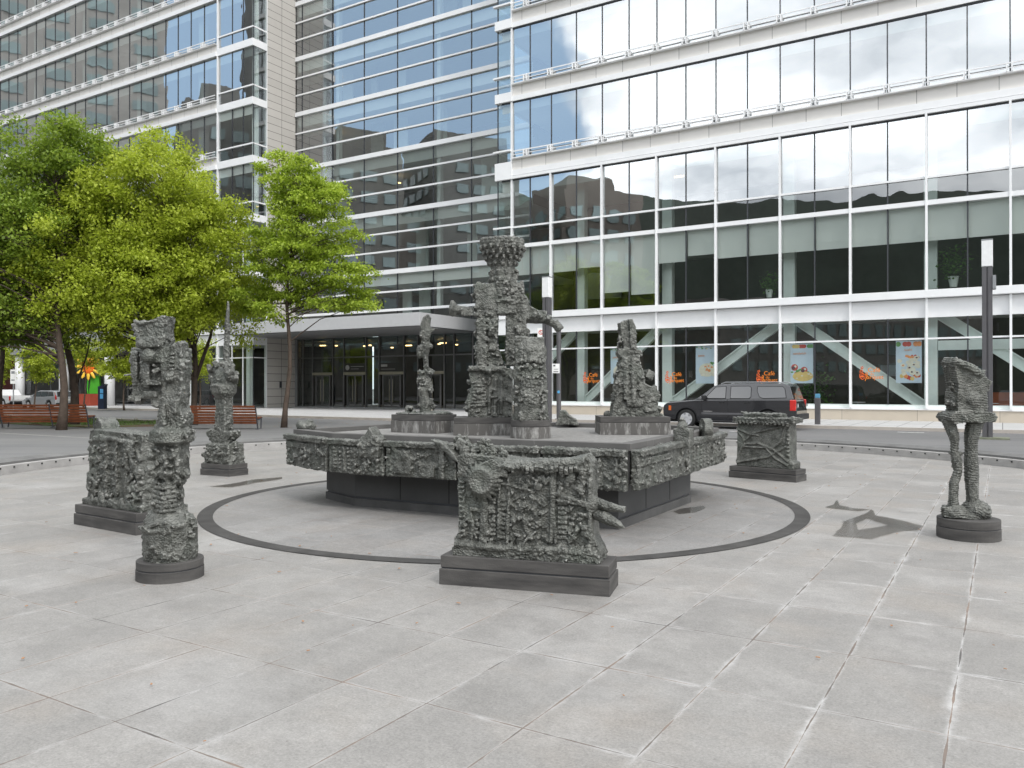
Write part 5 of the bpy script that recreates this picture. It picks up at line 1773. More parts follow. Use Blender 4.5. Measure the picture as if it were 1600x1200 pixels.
def tower_figure():
    s = 12.9 / 1258
    cx = 784
    t = thing("tower_sculpture", "tallest bronze sculpture, a spiked funnel with outstretched arms amid the fountain", "sculpture", ((cx - 800) * s, 12.9, 0), 0)
    splinth(t, 1.14, 0.78, 1.325, cx=-0.18, cy=0.05)
    f = Fig(cx, s)
    # funnel head with dripping spikes
    f.rnd(785, [(488, 20), (470, 19), (448, 18), (436, 20), (420, 19), (408, 22), (398, 28), (388, 33), (381, 35), (375, 31), (373, 25)], 22)
    for r_, z, m_, ln in ((34, 386, 18, 8), (30, 394, 17, 8), (26, 402, 15, 7), (22, 410, 12, 7), (20, 424, 10, 8), (20, 436, 9, 7)):
        for k in range(m_):
            a_ = 2 * math.pi * (k + (m_ % 2) * .5) / m_
            x = f.X(785) + r_ * s * math.cos(a_); y = r_ * s * math.sin(a_)
            f.mb.tube([(x, y, f.Z(z)), (x * 1.02, y * 1.02, f.Z(z + ln * .6)), (x, y, f.Z(z + ln))], [0.032, 0.026, 0.006], 6)
    for k in range(26):
        a_ = 2 * math.pi * k / 26
        f.mb.ball((f.X(785) + 32 * s * math.cos(a_), 32 * s * math.sin(a_), f.Z(377)), 0.035, 6, 5)
    # central block and lower lip
    f.box(776, 808, 440, 486, -0.16, 0.16); f.box(778, 806, 476, 492, -0.2, 0.1)
    f.tube([(777, 474, -0.17), (792, 470, -0.2), (807, 476, -0.17)], 0.04)
    # left upright with a head like a box
    f.poly([(741, 484), (744, 470), (741, 456), (746, 442), (754, 444), (776, 444), (777, 484)], -0.17, 0.1)
    f.poly([(745, 484), (778, 484), (778, 520), (776, 540), (788, 570), (752, 575), (748, 540)], -0.16, 0.14)
    f.poly([(746, 575), (746, 500), (758, 500), (762, 575)], -0.22, 0.0)
    # right upright
    f.poly([(790, 572), (791, 492), (800, 486), (822, 480), (822, 520), (820, 572)], -0.16, 0.14)
    f.poly([(808, 470), (810, 444), (817, 440), (818, 462), (824, 468), (826, 500), (808, 500)], -0.14, 0.1)
    # arms
    f.tube([(705, 482), (712, 484), (730, 486), (748, 487), (770, 489)], [0.115, 0.075, 0.06, 0.07, 0.10], 10)
    f.tube([(706, 470), (708, 482), (711, 494)], [0.03, 0.09, 0.05], 8)
    f.tube([(815, 492), (835, 497), (852, 500), (870, 508), (876, 515)], [0.12, 0.09, 0.06, 0.06, 0.045], 10)
    f.poly([(818, 475), (828, 478), (840, 485), (855, 487), (852, 495), (840, 500), (820, 505)], -0.06, 0.06)
    f.tube([(866, 502), (875, 515)], 0.07, 8)
    f.ball((823, 518), 0.05); f.ball((748, 446), 0.05)
    for k in range(8): f.tube([(722 + 4 * k, 486, -0.05), (722 + 4 * k, 494, -0.07)], 0.018, 5)
    # foot block with stairs
    f.poly([(734, 652), (733, 640), (738, 600), (734, 586), (736, 576), (800, 576), (800, 652)], -0.26, 0.22)
    f.box(734, 790, 573, 580, -0.32, 0.2)
    for k in range(8): f.tube([(742 - k * .6, 598 + 5 * k, -0.27), (760, 598 + 5 * k, -0.28)], 0.019, 7)
    for u in (766, 775, 784): f.tube([(u, 592, -0.26), (u - 1, 646, -0.27)], 0.028, 7)
    scraps(f.mb, f.X(745), f.X(778), f.Z(572), f.Z(488), -0.17, 36, 0.07, 0.05)
    scraps(f.mb, f.X(735), f.X(800), f.Z(650), f.Z(582), -0.27, 26, 0.07, 0.05)
    scraps(f.mb, f.X(778), f.X(806), f.Z(474), f.Z(442), -0.17, 18, 0.07, 0.06)
    burrs(f, [(745, 574), (745, 490)], 9, 0.04); burrs(f, [(741, 484), (743, 446)], 6, 0.045); burrs(f, [(822, 570), (824, 490)], 9, 0.04); burrs(f, [(826, 500), (812, 444)], 7, 0.045)
    burrs(f, [(766, 470), (768, 412)], 8, 0.045); burrs(f, [(806, 440), (804, 412)], 6, 0.045); burrs(f, [(733, 648), (737, 590)], 8, 0.05, -.25, 0); burrs(f, [(715, 484), (745, 484)], 6, 0.035); burrs(f, [(830, 492), (865, 500)], 8, 0.04)
    burrs(f, [(735, 577), (798, 577)], 12, 0.05, -.3, -.1); burrs(f, [(750, 560), (775, 500)], 12, 0.045, -.2, -.14); burrs(f, [(800, 560), (812, 500)], 12, 0.045, -.2, -.1)
    cast("bronze_tower", f.mb, t, 0.0115, 0.024, 24, "pebble", 111, big=0.014)
    # round drum in front
    return t


tower_figure()


def drum_figure():
    s = 12.05 / 1258
    t = thing("drum_sculpture", "squat rough bronze drum on a round plinth in front of the tower sculpture", "sculpture", ((829 - 800) * s, 12.05, 0), 0)
    h = 1.315 - FL
    p = MB().cyl((0, 0), 0.305, FL, FL + h * .62, 44).build("plinth", basinm, t, bevel=0.004)
    MB().cyl((0, 0), 0.30, FL + h * .62 + .006, 1.315, 44).build("slab", plm_, p, bevel=0.005)
    f = Fig(829, s)
    f.rnd(829, [(662, 27), (655, 28), (630, 27), (605, 27), (585, 25), (575, 24), (565, 22), (560, 25), (545, 24), (533, 20), (528, 12)], 26)
    f.box(806, 850, 527, 562, -0.14, 0.14)
    f.ball((812, 585), 0.12, y=-0.16, sc=(1, .4, 1.3)); f.ball((835, 592), 0.12, y=-0.18, sc=(1, .4, 1.3))
    f.tube([(808, 566, -0.18), (829, 563, -0.24), (850, 566, -0.18)], 0.03)
    f.ball((848, 655), 0.05, y=-0.16)
    scraps(f.mb, f.X(806), f.X(852), f.Z(658), f.Z(570), -0.22, 60, 0.06, 0.06)
    cast("bronze_drum", f.mb, t, 0.011, 0.026, 26, "pebble", 121, big=0.014)


drum_figure()


def cone_figure():
    s = 13.15 / 1258
    t = thing("cone_sculpture", "cone-shaped bronze with slanting box head and a cube at its side", "sculpture", ((987 - 800) * s, 13.15, 0), 0)
    splinth(t, 1.12, 0.8, 1.33)
    f = Fig(987, s)
    f.poly([(953, 652), (955, 640), (960, 610), (963, 590), (967, 570), (970, 558), (996, 556), (1000, 575), (1004, 600), (1015, 604), (1024, 602), (1024, 640), (1027, 652)], -0.22, 0.2)
    f.poly([(964, 552), (966, 546), (980, 545), (1000, 548), (1001, 557), (990, 560), (968, 560)], -0.15, 0.14)
    f.poly([(967, 505), (978, 500), (988, 502), (991, 520), (990, 548), (974, 546), (970, 530)], -0.12, 0.12)
    f.poly([(980, 500), (986, 499), (992, 512), (991, 546), (984, 546)], -0.17, 0.1)
    n0 = len(f.mb.v)
    f.mb.cbox((f.X(1012), -0.02, f.Z(586)), (0.15, 0.15, 0.15), rz=0.5, ry=0.45)
    f.tube([(1002, 596), (1010, 590)], 0.05); f.ball((1022, 604), 0.04)
    f.ball((949, 648), 0.06, (1, 1, 1)); f.poly([(1020, 652), (1024, 645), (1034, 646), (1038, 652)], -0.08, 0.08)
    f.tube([(975, 560, -0.2), (975, 625, -0.24)], 0.05); f.tube([(985, 560, -0.2), (987, 628, -0.24)], 0.045); f.tube([(995, 570, -0.18), (998, 620, -0.22)], 0.035)
    f.box(976, 1000, 626, 634, -0.27, 0)
    scraps(f.mb, f.X(962), f.X(1000), f.Z(628), f.Z(565), -0.22, 36, 0.06, 0.05)
    scraps(f.mb, f.X(1000), f.X(1024), f.Z(650), f.Z(606), -0.2, 16, 0.06, 0.05)
    burrs(f, [(955, 648), (963, 590), (970, 560)], 8, 0.045, -.2, 0); burrs(f, [(1026, 648), (1024, 604)], 7, 0.045, -.2, 0); burrs(f, [(967, 545), (967, 505)], 6, 0.03); burrs(f, [(992, 545), (990, 505)], 6, 0.03); burrs(f, [(1002, 600), (998, 560)], 5, 0.04)
    cast("bronze_cone", f.mb, t, 0.0115, 0.022, 24, "pebble", 131, big=0.014)


cone_figure()

# ------------------------------------------------------------------ trees
def leaf_mat(name, c0, c1, tr=0.5):
    m, nt, b = nodes_of(name)
    nt.nodes.remove(b)
    N = nt.nodes.new; L = nt.links.new
    out = nt.nodes["Material Output"]
    geo = N("ShaderNodeNewGeometry")
    mx = N("ShaderNodeMix"); mx.data_type = 'RGBA'; L(geo.outputs['Random Per Island'], mx.inputs[0])
    mx.inputs[6].default_value = (*c0, 1); mx.inputs[7].default_value = (*c1, 1)
    df = N("ShaderNodeBsdfPrincipled"); L(mx.outputs[2], df.inputs['Base Color']); df.inputs['Roughness'].default_value = 0.55
    ts = N("ShaderNodeBsdfTranslucent"); L(mx.outputs[2], ts.inputs[0])
    ms = N("ShaderNodeMixShader"); ms.inputs[0].default_value = tr
    L(df.outputs[0], ms.inputs[1]); L(ts.outputs[0], ms.inputs[2]); L(ms.outputs[0], out.inputs[0])
    return m


leaf_a = leaf_mat("maple_leaf", (0.33, 0.41, 0.032), (0.48, 0.55, 0.065))
leaf_b = leaf_mat("maple_leaf_dark", (0.155, 0.24, 0.026), (0.31, 0.41, 0.05))
leaf_c = leaf_mat("maple_leaf_fresh", (0.25, 0.35, 0.03), (0.47, 0.58, 0.07))
barkm = mk("bark", (0.075, 0.055, 0.042), 0.9, 0, 0.3, 6, 0.8, 25)


def leaves_mesh(name, centres, rnd, size, droop=0.5):
    n = len(centres)
    a = rnd.uniform(0, 2 * np.pi, n)
    tilt = rnd.normal(-droop, 0.45, n)
    d = np.c_[np.cos(a) * np.cos(tilt), np.sin(a) * np.cos(tilt), np.sin(tilt)]
    up = np.c_[rnd.normal(0, .35, n), rnd.normal(0, .35, n), np.ones(n)]
    w = np.cross(d, up); w /= np.linalg.norm(w, axis=1)[:, None] + 1e-9
    nn = np.cross(w, d)
    L_ = size * rnd.uniform(0.65, 1.25, n)[:, None]
    c = centres
    v = np.empty((n, 4, 3))
    v[:, 0] = c
    v[:, 1] = c + d * L_ * 0.5 + w * L_ * 0.33 - nn * L_ * 0.10
    v[:, 2] = c + d * L_ - nn * L_ * 0.12
    v[:, 3] = c + d * L_ * 0.5 - w * L_ * 0.33 - nn * L_ * 0.10
    me = bpy.data.meshes.new(name)
    me.vertices.add(4 * n); me.vertices.foreach_set('co', v.ravel())
    me.loops.add(6 * n); me.polygons.add(2 * n)
    b_ = np.arange(n)[:, None] * 4
    idx = (b_ + np.array([[0, 1, 2, 0, 2, 3]])).ravel()
    me.loops.foreach_set('vertex_index', idx.astype(np.int32))
    me.polygons.foreach_set('loop_start', (np.arange(2 * n) * 3).astype(np.int32))
    me.polygons.foreach_set('loop_total', np.full(2 * n, 3, dtype=np.int32))
    me.update(calc_edges=True)
    return me


def tree(name, label, x, y, lobes, nclump, nleaf, tr=0.14, fork=3.0, lean=(0, 0), mat=leaf_a, size=0.15, seed=1, group=None, spread=(0.62, 0.20), z0=0.1, top=None, twin=None):
    """lobes: (dx, dy, z, rx, ry, rz) ellipsoids of the crown relative to the foot"""
    rnd = np.random.default_rng(seed)
    t = thing(name, label, "tree", (x, y, z0), 0, group)
    vol = np.array([l[3] * l[4] * l[5] for l in lobes]); vol = vol ** 0.8; vol /= vol.sum()
    cl = []
    tries = 0
    while len(cl) < nclump and tries < 20000:
        tries += 1
        l = lobes[rnd.choice(len(lobes), p=vol)]
        q = rnd.normal(size=3); q /= np.linalg.norm(q)
        r_ = rnd.uniform(0.25, 1.0) ** 0.45
        p = np.array(l[:3]) + q * r_ * np.array(l[3:])
        p[2] -= z0
        if all(np.linalg.norm((p - c) * np.array([1, 1, 1.7])) > 0.50 for c in cl): cl.append(p)
    cl = np.array(cl)
    zt = top or max(l[2] + l[5] for l in lobes) - z0
    axis = lambda z: Vector((lean[0] * (z / zt) ** 1.3 + 0.10 * math.sin(z * 1.1 + seed), lean[1] * (z / zt) ** 1.3 + 0.08 * math.cos(z * 0.9 + seed), z))
    tb = MB()
    hs = np.linspace(-0.05, zt * 0.93, 14)
    tb.tube([axis(max(h, 0)) + Vector((0, 0, min(h, 0))) for h in hs], [tr * (1.25 if i == 0 else 1 - 0.93 * (i / 13) ** 0.8) + 0.008 for i in range(14)], 9)
    if twin:
        for (tx, ty, th, tz, rr_) in twin:
            p0 = axis(tz)
            tb.tube([p0, p0.lerp(Vector((tx, ty, th)), 0.4) + Vector((tx * .12, ty * .12, 0)), Vector((tx, ty, th))], [rr_, rr_ * 0.7, rr_ * 0.2], 8)
    trunk = tb.build("trunk", barkm, t, smooth=True)
    bb = MB()
    C = []
    for k, p in enumerate(cl):
        hd = math.hypot(p[0] - lean[0] * .5, p[1])
        zs = max(fork * 0.8, min(p[2] - 0.25 - 0.42 * hd, zt * 0.9)) + rnd.uniform(-.2, .3) + (rnd.uniform(0, 1.6) if p[2] < fork + 2.2 else 0)
        a = axis(max(zs, fork * .6)); e = Vector(p)
        m1 = a.lerp(e, 0.45) + Vector((rnd.normal(0, .12), rnd.normal(0, .12), 0.16 * hd * 0.3))
        r0 = 0.010 + 0.007 * hd
        bb.tube([a, m1, e], [r0, r0 * .6, 0.006], 5, cap=False)
        for j in range(4):
            s_ = rnd.uniform(.45, .95); q = m1.lerp(e, s_)
            ee = e + Vector((rnd.normal(0, spread[0] * .8), rnd.normal(0, spread[0] * .8), rnd.normal(0, spread[1])))
            bb.tube([q, q.lerp(ee, .5) + Vector((0, 0, .05)), ee], [0.009, 0.006, 0.003], 4, cap=False)
    bb.build("branches", barkm, t)
    per = nleaf // len(cl)
    pts = []
    for p in cl:
        k = int(per * rnd.uniform(0.55, 1.45))
        ns = 5
        sub = rnd.normal(size=(ns, 3)) * np.array([spread[0] * .75, spread[0] * .75, spread[1] * .9])
        ch = rnd.integers(0, ns, k)
        q = p + sub[ch] + rnd.normal(size=(k, 3)) * np.array([spread[0] * .42, spread[0] * .42, spread[1] * .55])
        q[:, 2] -= 0.10 * ((q[:, 0] - p[0]) ** 2 + (q[:, 1] - p[1]) ** 2)
        pts.append(q)
    pts = np.concatenate(pts)
    me = leaves_mesh("crown", pts, rnd, size)
    me.materials.append(mat)
    o = bpy.data.objects.new("crown", me); COL.objects.link(o); o.parent = t
    return t


GT = "trees along the street island"
tree("maple_tree", "slender open maple with a bare straight trunk before the entrance canopy", -9.52, 33.95,
     [(0.2, 0, 10.9, 1.2, 1.2, 1.3), (0.9, 0, 9.6, 1.7, 1.6, 1.2), (1.1, 0, 8.2, 2.1, 1.9, 1.1), (-0.8, 0, 7.4, 1.1, 1.3, 1.3), (1.7, 0, 6.6, 2.0, 1.7, 0.8), (2.4, 0.1, 5.5, 1.6, 1.3, 0.7), (-0.7, 0, 5.4, 1.3, 1.3, 0.9)],
     120, 44000, 0.115, 3.6, (0.35, 0), leaf_c, 0.135, 11, GT, (0.42, 0.15), 0.1, 11.6)
tree("maple_tree", "widest maple with a bright lime rounded crown and forked trunk behind the left sculptures", -14.3, 36.5,
     [(-1.2, -2.0, 11.4, 1.9, 1.8, 1.7), (-1.4, -2.4, 9.6, 3.1, 2.6, 2.0), (0.4, -1.6, 8.2, 2.8, 2.6, 2.0), (-3.2, -3.0, 8.0, 2.4, 2.2, 1.8), (-2.0, -3.0, 6.6, 4.2, 2.4, 1.5), (-4.6, -3.4, 6.4, 1.6, 1.8, 1.2), (1.4, -1.4, 6.0, 2.2, 2.2, 1.2), (-2.2, -3.0, 5.0, 3.8, 2.2, 1.0), (1.0, -1.4, 4.8, 2.0, 2.0, 0.8)],
     270, 150000, 0.14, 2.3, (-0.9, -.5), leaf_a, 0.14, 23, GT, (0.58, 0.32), 0.1, 12.6, twin=[(1.2, 0.2, 7.0, 2.0, 0.10), (-2.2, -.3, 8.0, 1.9, 0.11)])
tree("maple_tree", "dark green maple at the left edge whose trunk rises in front of the bench", -17.85, 31.9,
     [(-1.2, 1.6, 11.4, 1.9, 1.9, 1.9), (-2.2, 1.6, 8.8, 2.7, 2.4, 2.2), (-4.2, 1.2, 7.4, 2.5, 2.6, 2.8), (-0.4, 1.8, 8.6, 1.5, 1.6, 1.5), (-2.6, 1.4, 5.0, 2.6, 2.2, 1.2), (-4.4, 0.8, 4.4, 1.6, 2, 1.0)],
     170, 95000, 0.17, 3.2, (-0.7, 1.0), leaf_b, 0.145, 31, GT, (0.62, 0.30), 0.1, 12.0)
tree("maple_tree", "maple with a leaning dark trunk just right of the bench tree at far left", -19.35, 35.6,
     [(-0.5, 0, 8.8, 2.3, 2.3, 2.0), (-0.8, 0, 6.4, 2.6, 2.4, 1.5), (0.9, 0, 5.2, 1.3, 1.3, 0.8)],
     70, 19000, 0.20, 2.3, (-1.2, 0), leaf_b, 0.16, 37, GT, (0.6, 0.22), 0.1, 10.0, twin=[(1.0, 0, 5.2, 1.6, 0.05)])
tree("maple_tree", "leftmost thin-trunked maple at the edge of the picture", -24.4, 38.5,
     [(-0.4, 0, 8.6, 3.0, 2.6, 2.6), (0.4, 0, 5.6, 2.3, 2.1, 1.2)],
     75, 20000, 0.16, 2.6, (-0.3, 0), leaf_b, 0.17, 41, GT, (0.65, 0.24), 0.1, 10.5)
GS = "young street trees on the far pavement"
for i, (x, y, lobes, n_, lab, md) in enumerate([
        (-27.3, 56.8, [(-0.1, 0, 4.6, 1.9, 1.6, 1.2), (-.5, 0, 3.2, 1.3, 1.2, 0.8)], 7000, "young pale green tree on the far pavement beside the parking kiosk", leaf_a),
        (-34.6, 58.5, [(0.2, 0, 4.0, 1.0, 1.0, 1.0), (0, 0, 2.9, 0.9, .9, .7)], 4200, "small light green tree in front of the white arcade column at far left", leaf_a),
        (-31.9, 60.0, [(0, 0, 4.4, 1.0, 1.0, 1.4)], 3600, "small tree growing just left of the flower sculpture", leaf_a),
        (-22.4, 57.6, [(0, 0, 4.2, 0.9, .9, 1.2), (0.3, 0, 3.0, .7, .7, .6)], 3600, "small street tree on the far pavement behind the left column sculpture", leaf_a),
        (-38.4, 60.0, [(0, 0, 3.6, 1.0, 1.0, 1.3)], 3600, "small street tree at the picture's left edge", leaf_a)]):
    tree("street_tree", lab, x, y, lobes, 20, n_, 0.06, 1.6, (0, 0), md, 0.17, 60 + i, GS, (0.45, 0.2), 0.22)

# ------------------------------------------------------------------ benches
slatm = mk("bench_wood", (0.15, 0.045, 0.017), 0.45, 0, 0.3, 5, 0.2, 20)
def bench(name, label, x, y, rz, W_=3.47):
    t = thing(name, label, "bench", (x, y, 0.16 if x < -15 else 0.12), rz, "slatted benches facing the street")
    prof = [(-0.30, 0.90), (-0.27, 0.79), (-0.235, 0.68), (-0.20, 0.57), (-0.165, 0.46), (-0.13, 0.35), (-0.08, 0.25)]
    b_ = t
    mb = MB()
    for py, pz in prof:
        mb.cbox((0, py, pz), (W_, 0.03, 0.085), rx=0.3)
    mb.build("backrest", slatm, t, bevel=0.004)
    mb = MB()
    for k in range(5):
        mb.cbox((0, 0.02 + 0.1 * k, 0.42 + 0.01 * k), (W_, 0.085, 0.035))
    mb.build("seat", slatm, t, bevel=0.004)
    for x_ in (-W_ / 2 + 0.02, 0.28, W_ / 2 - 0.02):
        mb = MB()
        mb.tube([(x_, -0.33, 0.95), (x_, -0.20, 0.6), (x_, -0.08, 0.2), (x_, -0.02, 0.0)], 0.028, 8)
        mb.tube([(x_, -0.12, 0.38), (x_, 0.2, 0.38), (x_, 0.50, 0.44)], 0.025, 8)
        mb.tube([(x_, 0.42, 0.42), (x_, 0.36, 0.0)], 0.028, 8)
        mb.cbox((x_, -0.05, 0.012), (0.10, 0.24, 0.02))
        mb.build("leg", darkm, t, smooth=False)
    return t


bench("park_bench", "reddish wooden slatted bench at far left, a tree trunk in front of it", -19.06, 32.95, R(2), 3.5)
bench("park_bench", "orange-brown wooden slatted bench behind the spire sculpture", -11.96, 32.5, R(-1), 3.47)
t = thing("stone_bench", "small far bench with a wooden top on a grey block on the far pavement", "bench", (-24.3, 56.0, 0.22), ROT)
MB().box(-0.9, 0.9, -0.25, 0.25, 0.42, 0.50).build("seat", slatm, t, bevel=0.01)
MB().box(-0.15, 0.35, -0.2, 0.2, 0, 0.42).build("leg", greym, t, bevel=0.01)

# ------------------------------------------------------------------ lamps, posts, signs
frost = mk("frosted_lamp", (0.80, 0.80, 0.80), 0.5, 0, 0.05, 8)
polem = mk("pole_paint", (0.115, 0.112, 0.118), 0.45, 0.3, 0.06)


def lamp_post(label, x, y, h, w, zb=0.1, cam_box=False, rz=ROT):
    t = thing("street_lamp", label, "street lamp", (x, y, zb), rz, "square lamp posts round the plaza")
    mb = MB()
    a = w / 2
    mb.box(-a, -0.02, -a, a, 0, h); mb.box(0.02, a, -a, a, 0, h); mb.box(-0.02, 0.02, -a + 0.03, a - 0.03, 0, h)
    p = mb.build("pole", polem, t, bevel=0.01)
    MB().box(-a - 0.01, a + 0.01, -a - 0.01, a + 0.01, h + 0.004, h + 0.86).build("lamp_head", frost, t, bevel=0.015)
    MB().box(-a - 0.015, a + 0.015, -a - 0.015, a + 0.015, h + 0.862, h + 0.90).build("cap", greym, t)
    MB().box(-0.42, 0.62, -0.36, 0.36, -0.05, 0.06).build("foot", mk("foot_mossy", (0.17, 0.18, 0.13), 0.9, 0, 0.3, 3) if "foot_mossy" not in MATS else MATS["foot_mossy"], t)
    if cam_box:
        MB().box(a + 0.0, a + 0.10, -a - 0.05, a - 0.05, h - 0.75, h - 0.30).build("control_box", greym, t, bevel=0.01)
    return t


lamp_post("near grey lamp post on a low mossy foot behind the two-legged sculpture", 15.62, 26.45, 5.65, 0.30, 0.1, True)
lamp_post("far grey lamp post with a frosted head rising behind the tower sculpture", 1.51, 34.6, 5.55, 0.31)

t = thing("utility_post", "thin grey metal post with a small blue badge beside the far lamp post", "post", (2.31, 39.75, 0.22), ROT)
MB().tube([(0, 0, 0), (0, 0, 4.4)], 0.115, 16).build("post", polem, t, smooth=False)
MB().box(-0.14, 0.14, -0.14, 0.14, 0, 0.03).build("foot", polem, t)
MB().tube([(0.05, -0.10, 1.35), (0.05, -0.125, 1.35)], 0.07, 16).build("badge", mk("badge_blue", (0.12, 0.45, 0.75), 0.4), t)

# parking signs on a thin post
t = thing("parking_sign_post", "slim post with a white parking plate and a small no-parking plate above it", "sign", (1.83, 37.0, 0.1), 0)
MB().tube([(-0.05, 0.02, 0), (-0.05, 0.02, 4.5)], 0.03, 10).build("post", greym, t)
p = MB().box(0.02, 0.36, -0.01, 0.01, 2.35, 2.78).build("sign_plate", mk("sign_white", (0.78, 0.78, 0.76), 0.5), t)
MB().box(0.07, 0.16, -0.014, -0.011, 2.66, 2.73).box(0.08, 0.30, -0.014, -0.011, 2.40, 2.43).box(0.1, 0.28, -0.0135, -0.011, 2.52, 2.54).build("sign_print", darkm, p)
p = MB().box(-0.66, -0.34, -0.01, 0.01, 3.98, 4.42).build("sign_plate", MATS["sign_white"], t)
rg = MB()
rg.add([(-0.50 + r_ * math.cos(a), -0.0125, 4.22 + r_ * math.sin(a)) for r_ in (0.075, 0.11) for a in [k * math.pi / 12 for k in range(24)]], [(k, (k + 1) % 24, (k + 1) % 24 + 24, k + 24) for k in range(24)])
rg.cbox((-0.5, -0.0125, 4.22), (0.16, 0.001, 0.022), ry=0.8)
rg.build("prohibition_ring", mk("sign_red", (0.55, 0.06, 0.04), 0.5), p)
MB().box(-0.515, -0.49, -0.0118, -0.011, 4.16, 4.28).build("sign_print", darkm, p)
MB().tube([(-0.05, 0.02, 4.2), (-0.5, 0.02, 4.2)], 0.015, 6).build("bracket", greym, t)

# pay post right of the dark car
t = thing("pay_post", "slim dark grey pay post with a blue top right of the black SUV", "parking meter", (13.0, 34.25, 0.22), ROT)
MB().box(-0.11, 0.11, -0.07, 0.07, 0, 1.12).build("post", polem, t, bevel=0.02)
MB().box(-0.10, 0.10, -0.05, 0.05, 1.122, 1.30).build("meter_head", mk("meter_blue", (0.10, 0.28, 0.42), 0.35), t, bevel=0.02)

# parking kiosk at left
t = thing("parking_kiosk", "dark navy parking kiosk with blue panels and a slanted roof on the far left pavement", "parking kiosk", (-29.75, 58.5, 0.22), R(-10))
MB().xprism([(-0.23, 0), (0.23, 0), (0.23, 1.62), (0.30, 1.82), (-0.30, 1.60), (-0.23, 1.56)], -0.2, 0.2).build("body", mk("kiosk_navy", (0.018, 0.025, 0.05), 0.4), t, bevel=0.01)
MB().box(-0.05, 0.20, -0.212, -0.201, 1.15, 1.45).box(-0.05, 0.20, -0.212, -0.201, 0.75, 1.10).build("screen", mk("kiosk_blue", (0.12, 0.42, 0.75), 0.4), t)

# flower sculpture, its green stand and the red planter
t = thing("flower_sculpture", "big orange and yellow flower on a stem before the left arcade", "sculpture", (-37.0, 70.3, 0.22), R(8))
fm = mk("flower_orange", (0.85, 0.16, 0.015), 0.4); fy = mk("flower_yellow", (0.90, 0.55, 0.06), 0.4)
fc = MB()
fc.ball((0, 0, 3.4), 0.52, 16, 10, (1, 0.35, 1.25)); fc.build("flower_centre", fm, t, smooth=True)
for k in range(12):
    a_ = k * math.pi / 6
    pb = MB(); pb.ball((0, 0, 0), 0.25, 10, 6, (0.55, 0.3, 1.5))
    M = Matrix.Translation((0.72 * math.sin(a_), 0, 3.4 + 0.85 * math.cos(a_))) @ Matrix.Rotation(a_, 4, 'Y')
    pb.v = [tuple(M @ Vector(v)) for v in pb.v]
    pb.build("petal", fy, t, smooth=True)
MB().tube([(0, 0.1, 0), (-0.1, 0.1, 1.5), (0, 0.1, 3.0)], 0.06, 8).build("stem", mk("stem_green", (0.05, 0.35, 0.02), 0.5), t)
t = thing("green_stand", "bright green tapered stand below the flower sculpture", "stand", (-36.7, 70.9, 0.22), R(8))
MB().add([(-0.55, -.3, 0), (0.6, -.3, 0), (0.6, .3, 0), (-0.55, .3, 0), (-0.3, -.2, 2.6), (0.35, -.2, 2.6), (0.35, .2, 2.6), (-0.3, .2, 2.6)], [(0, 1, 5, 4), (1, 2, 6, 5), (2, 3, 7, 6), (3, 0, 4, 7), (4, 5, 6, 7), (3, 2, 1, 0)]).build("panel", mk("lime_green", (0.06, 0.33, 0.02), 0.45), t, bevel=0.03)
MB().box(-0.58, 0.63, -0.33, 0.33, -0.02, 0.06).build("foot", greym, t)
t = thing("planter_box", "large rust-red planter box below the flower sculpture", "planter", (-36.4, 69.0, 0.22), R(-25))
pbx = MB(); pbx.box(-0.95, 0.95, -0.5, 0.5, 0, 1.0)
pbx.build("box", mk("rust_red", (0.30, 0.055, 0.03), 0.5), t, bevel=0.02)
MB().box(-0.88, 0.88, -0.43, 0.43, 1.001, 1.03).build("soil", mk("soil", (0.05, 0.035, 0.025), 0.9), t)
t = thing("street_sign", "tall white rectangular sign on a post at far left behind the parked cars", "sign", (-32.2, 52.0, 0.22), R(0))
MB().tube([(0, 0, 0), (0, 0, 2.8)], 0.035, 8).build("post", greym, t)
p = MB().box(-0.17, 0.17, -0.05, -0.04, 1.80, 2.72).build("sign_plate", MATS["sign_white"], t)
MB().box(-0.11, 0.11, -0.053, -0.051, 2.45, 2.62).box(-0.11, 0.11, -0.053, -0.051, 2.0, 2.08).build("sign_print", greym, p)

# ------------------------------------------------------------------ cafe: posters, lettering, plants, tables
CF = UN(0, 42, 0)
postm = mk("poster_blue", (0.56, 0.66, 0.76), 0.5, 0, 0.05, 1.0)
foodc = {k: mk("poster_" + k, c, 0.5, 0, 0.12, 6) for k, c in dict(red=(0.55, 0.07, 0.05), green=(0.12, 0.30, 0.08), yellow=(0.72, 0.52, 0.18), cream=(0.75, 0.70, 0.58), orange=(0.8, 0.30, 0.10), dark=(0.12, 0.05, 0.07)).items()}


def text_mesh(txt, size, mat, parent, x, y, z, name="lettering", extrude=0.004, align='LEFT', bold=0.0):
    cu = bpy.data.curves.new("txt", 'FONT')
    cu.body = txt; cu.size = size; cu.extrude = extrude; cu.align_x = align; cu.offset = bold
    o = bpy.data.objects.new("txt", cu); COL.objects.link(o)
    dg = bpy.context.evaluated_depsgraph_get()
    me = bpy.data.meshes.new_from_object(o.evaluated_get(dg))
    bpy.data.objects.remove(o); bpy.data.curves.remove(cu)
    me.name = name
    me.materials.clear(); me.materials.append(mat)
    r_ = bpy.data.objects.new(name, me); COL.objects.link(r_)
    r_.parent = parent; r_.location = (x, y, z); r_.rotation_euler = (R(90), 0, 0)
    return r_


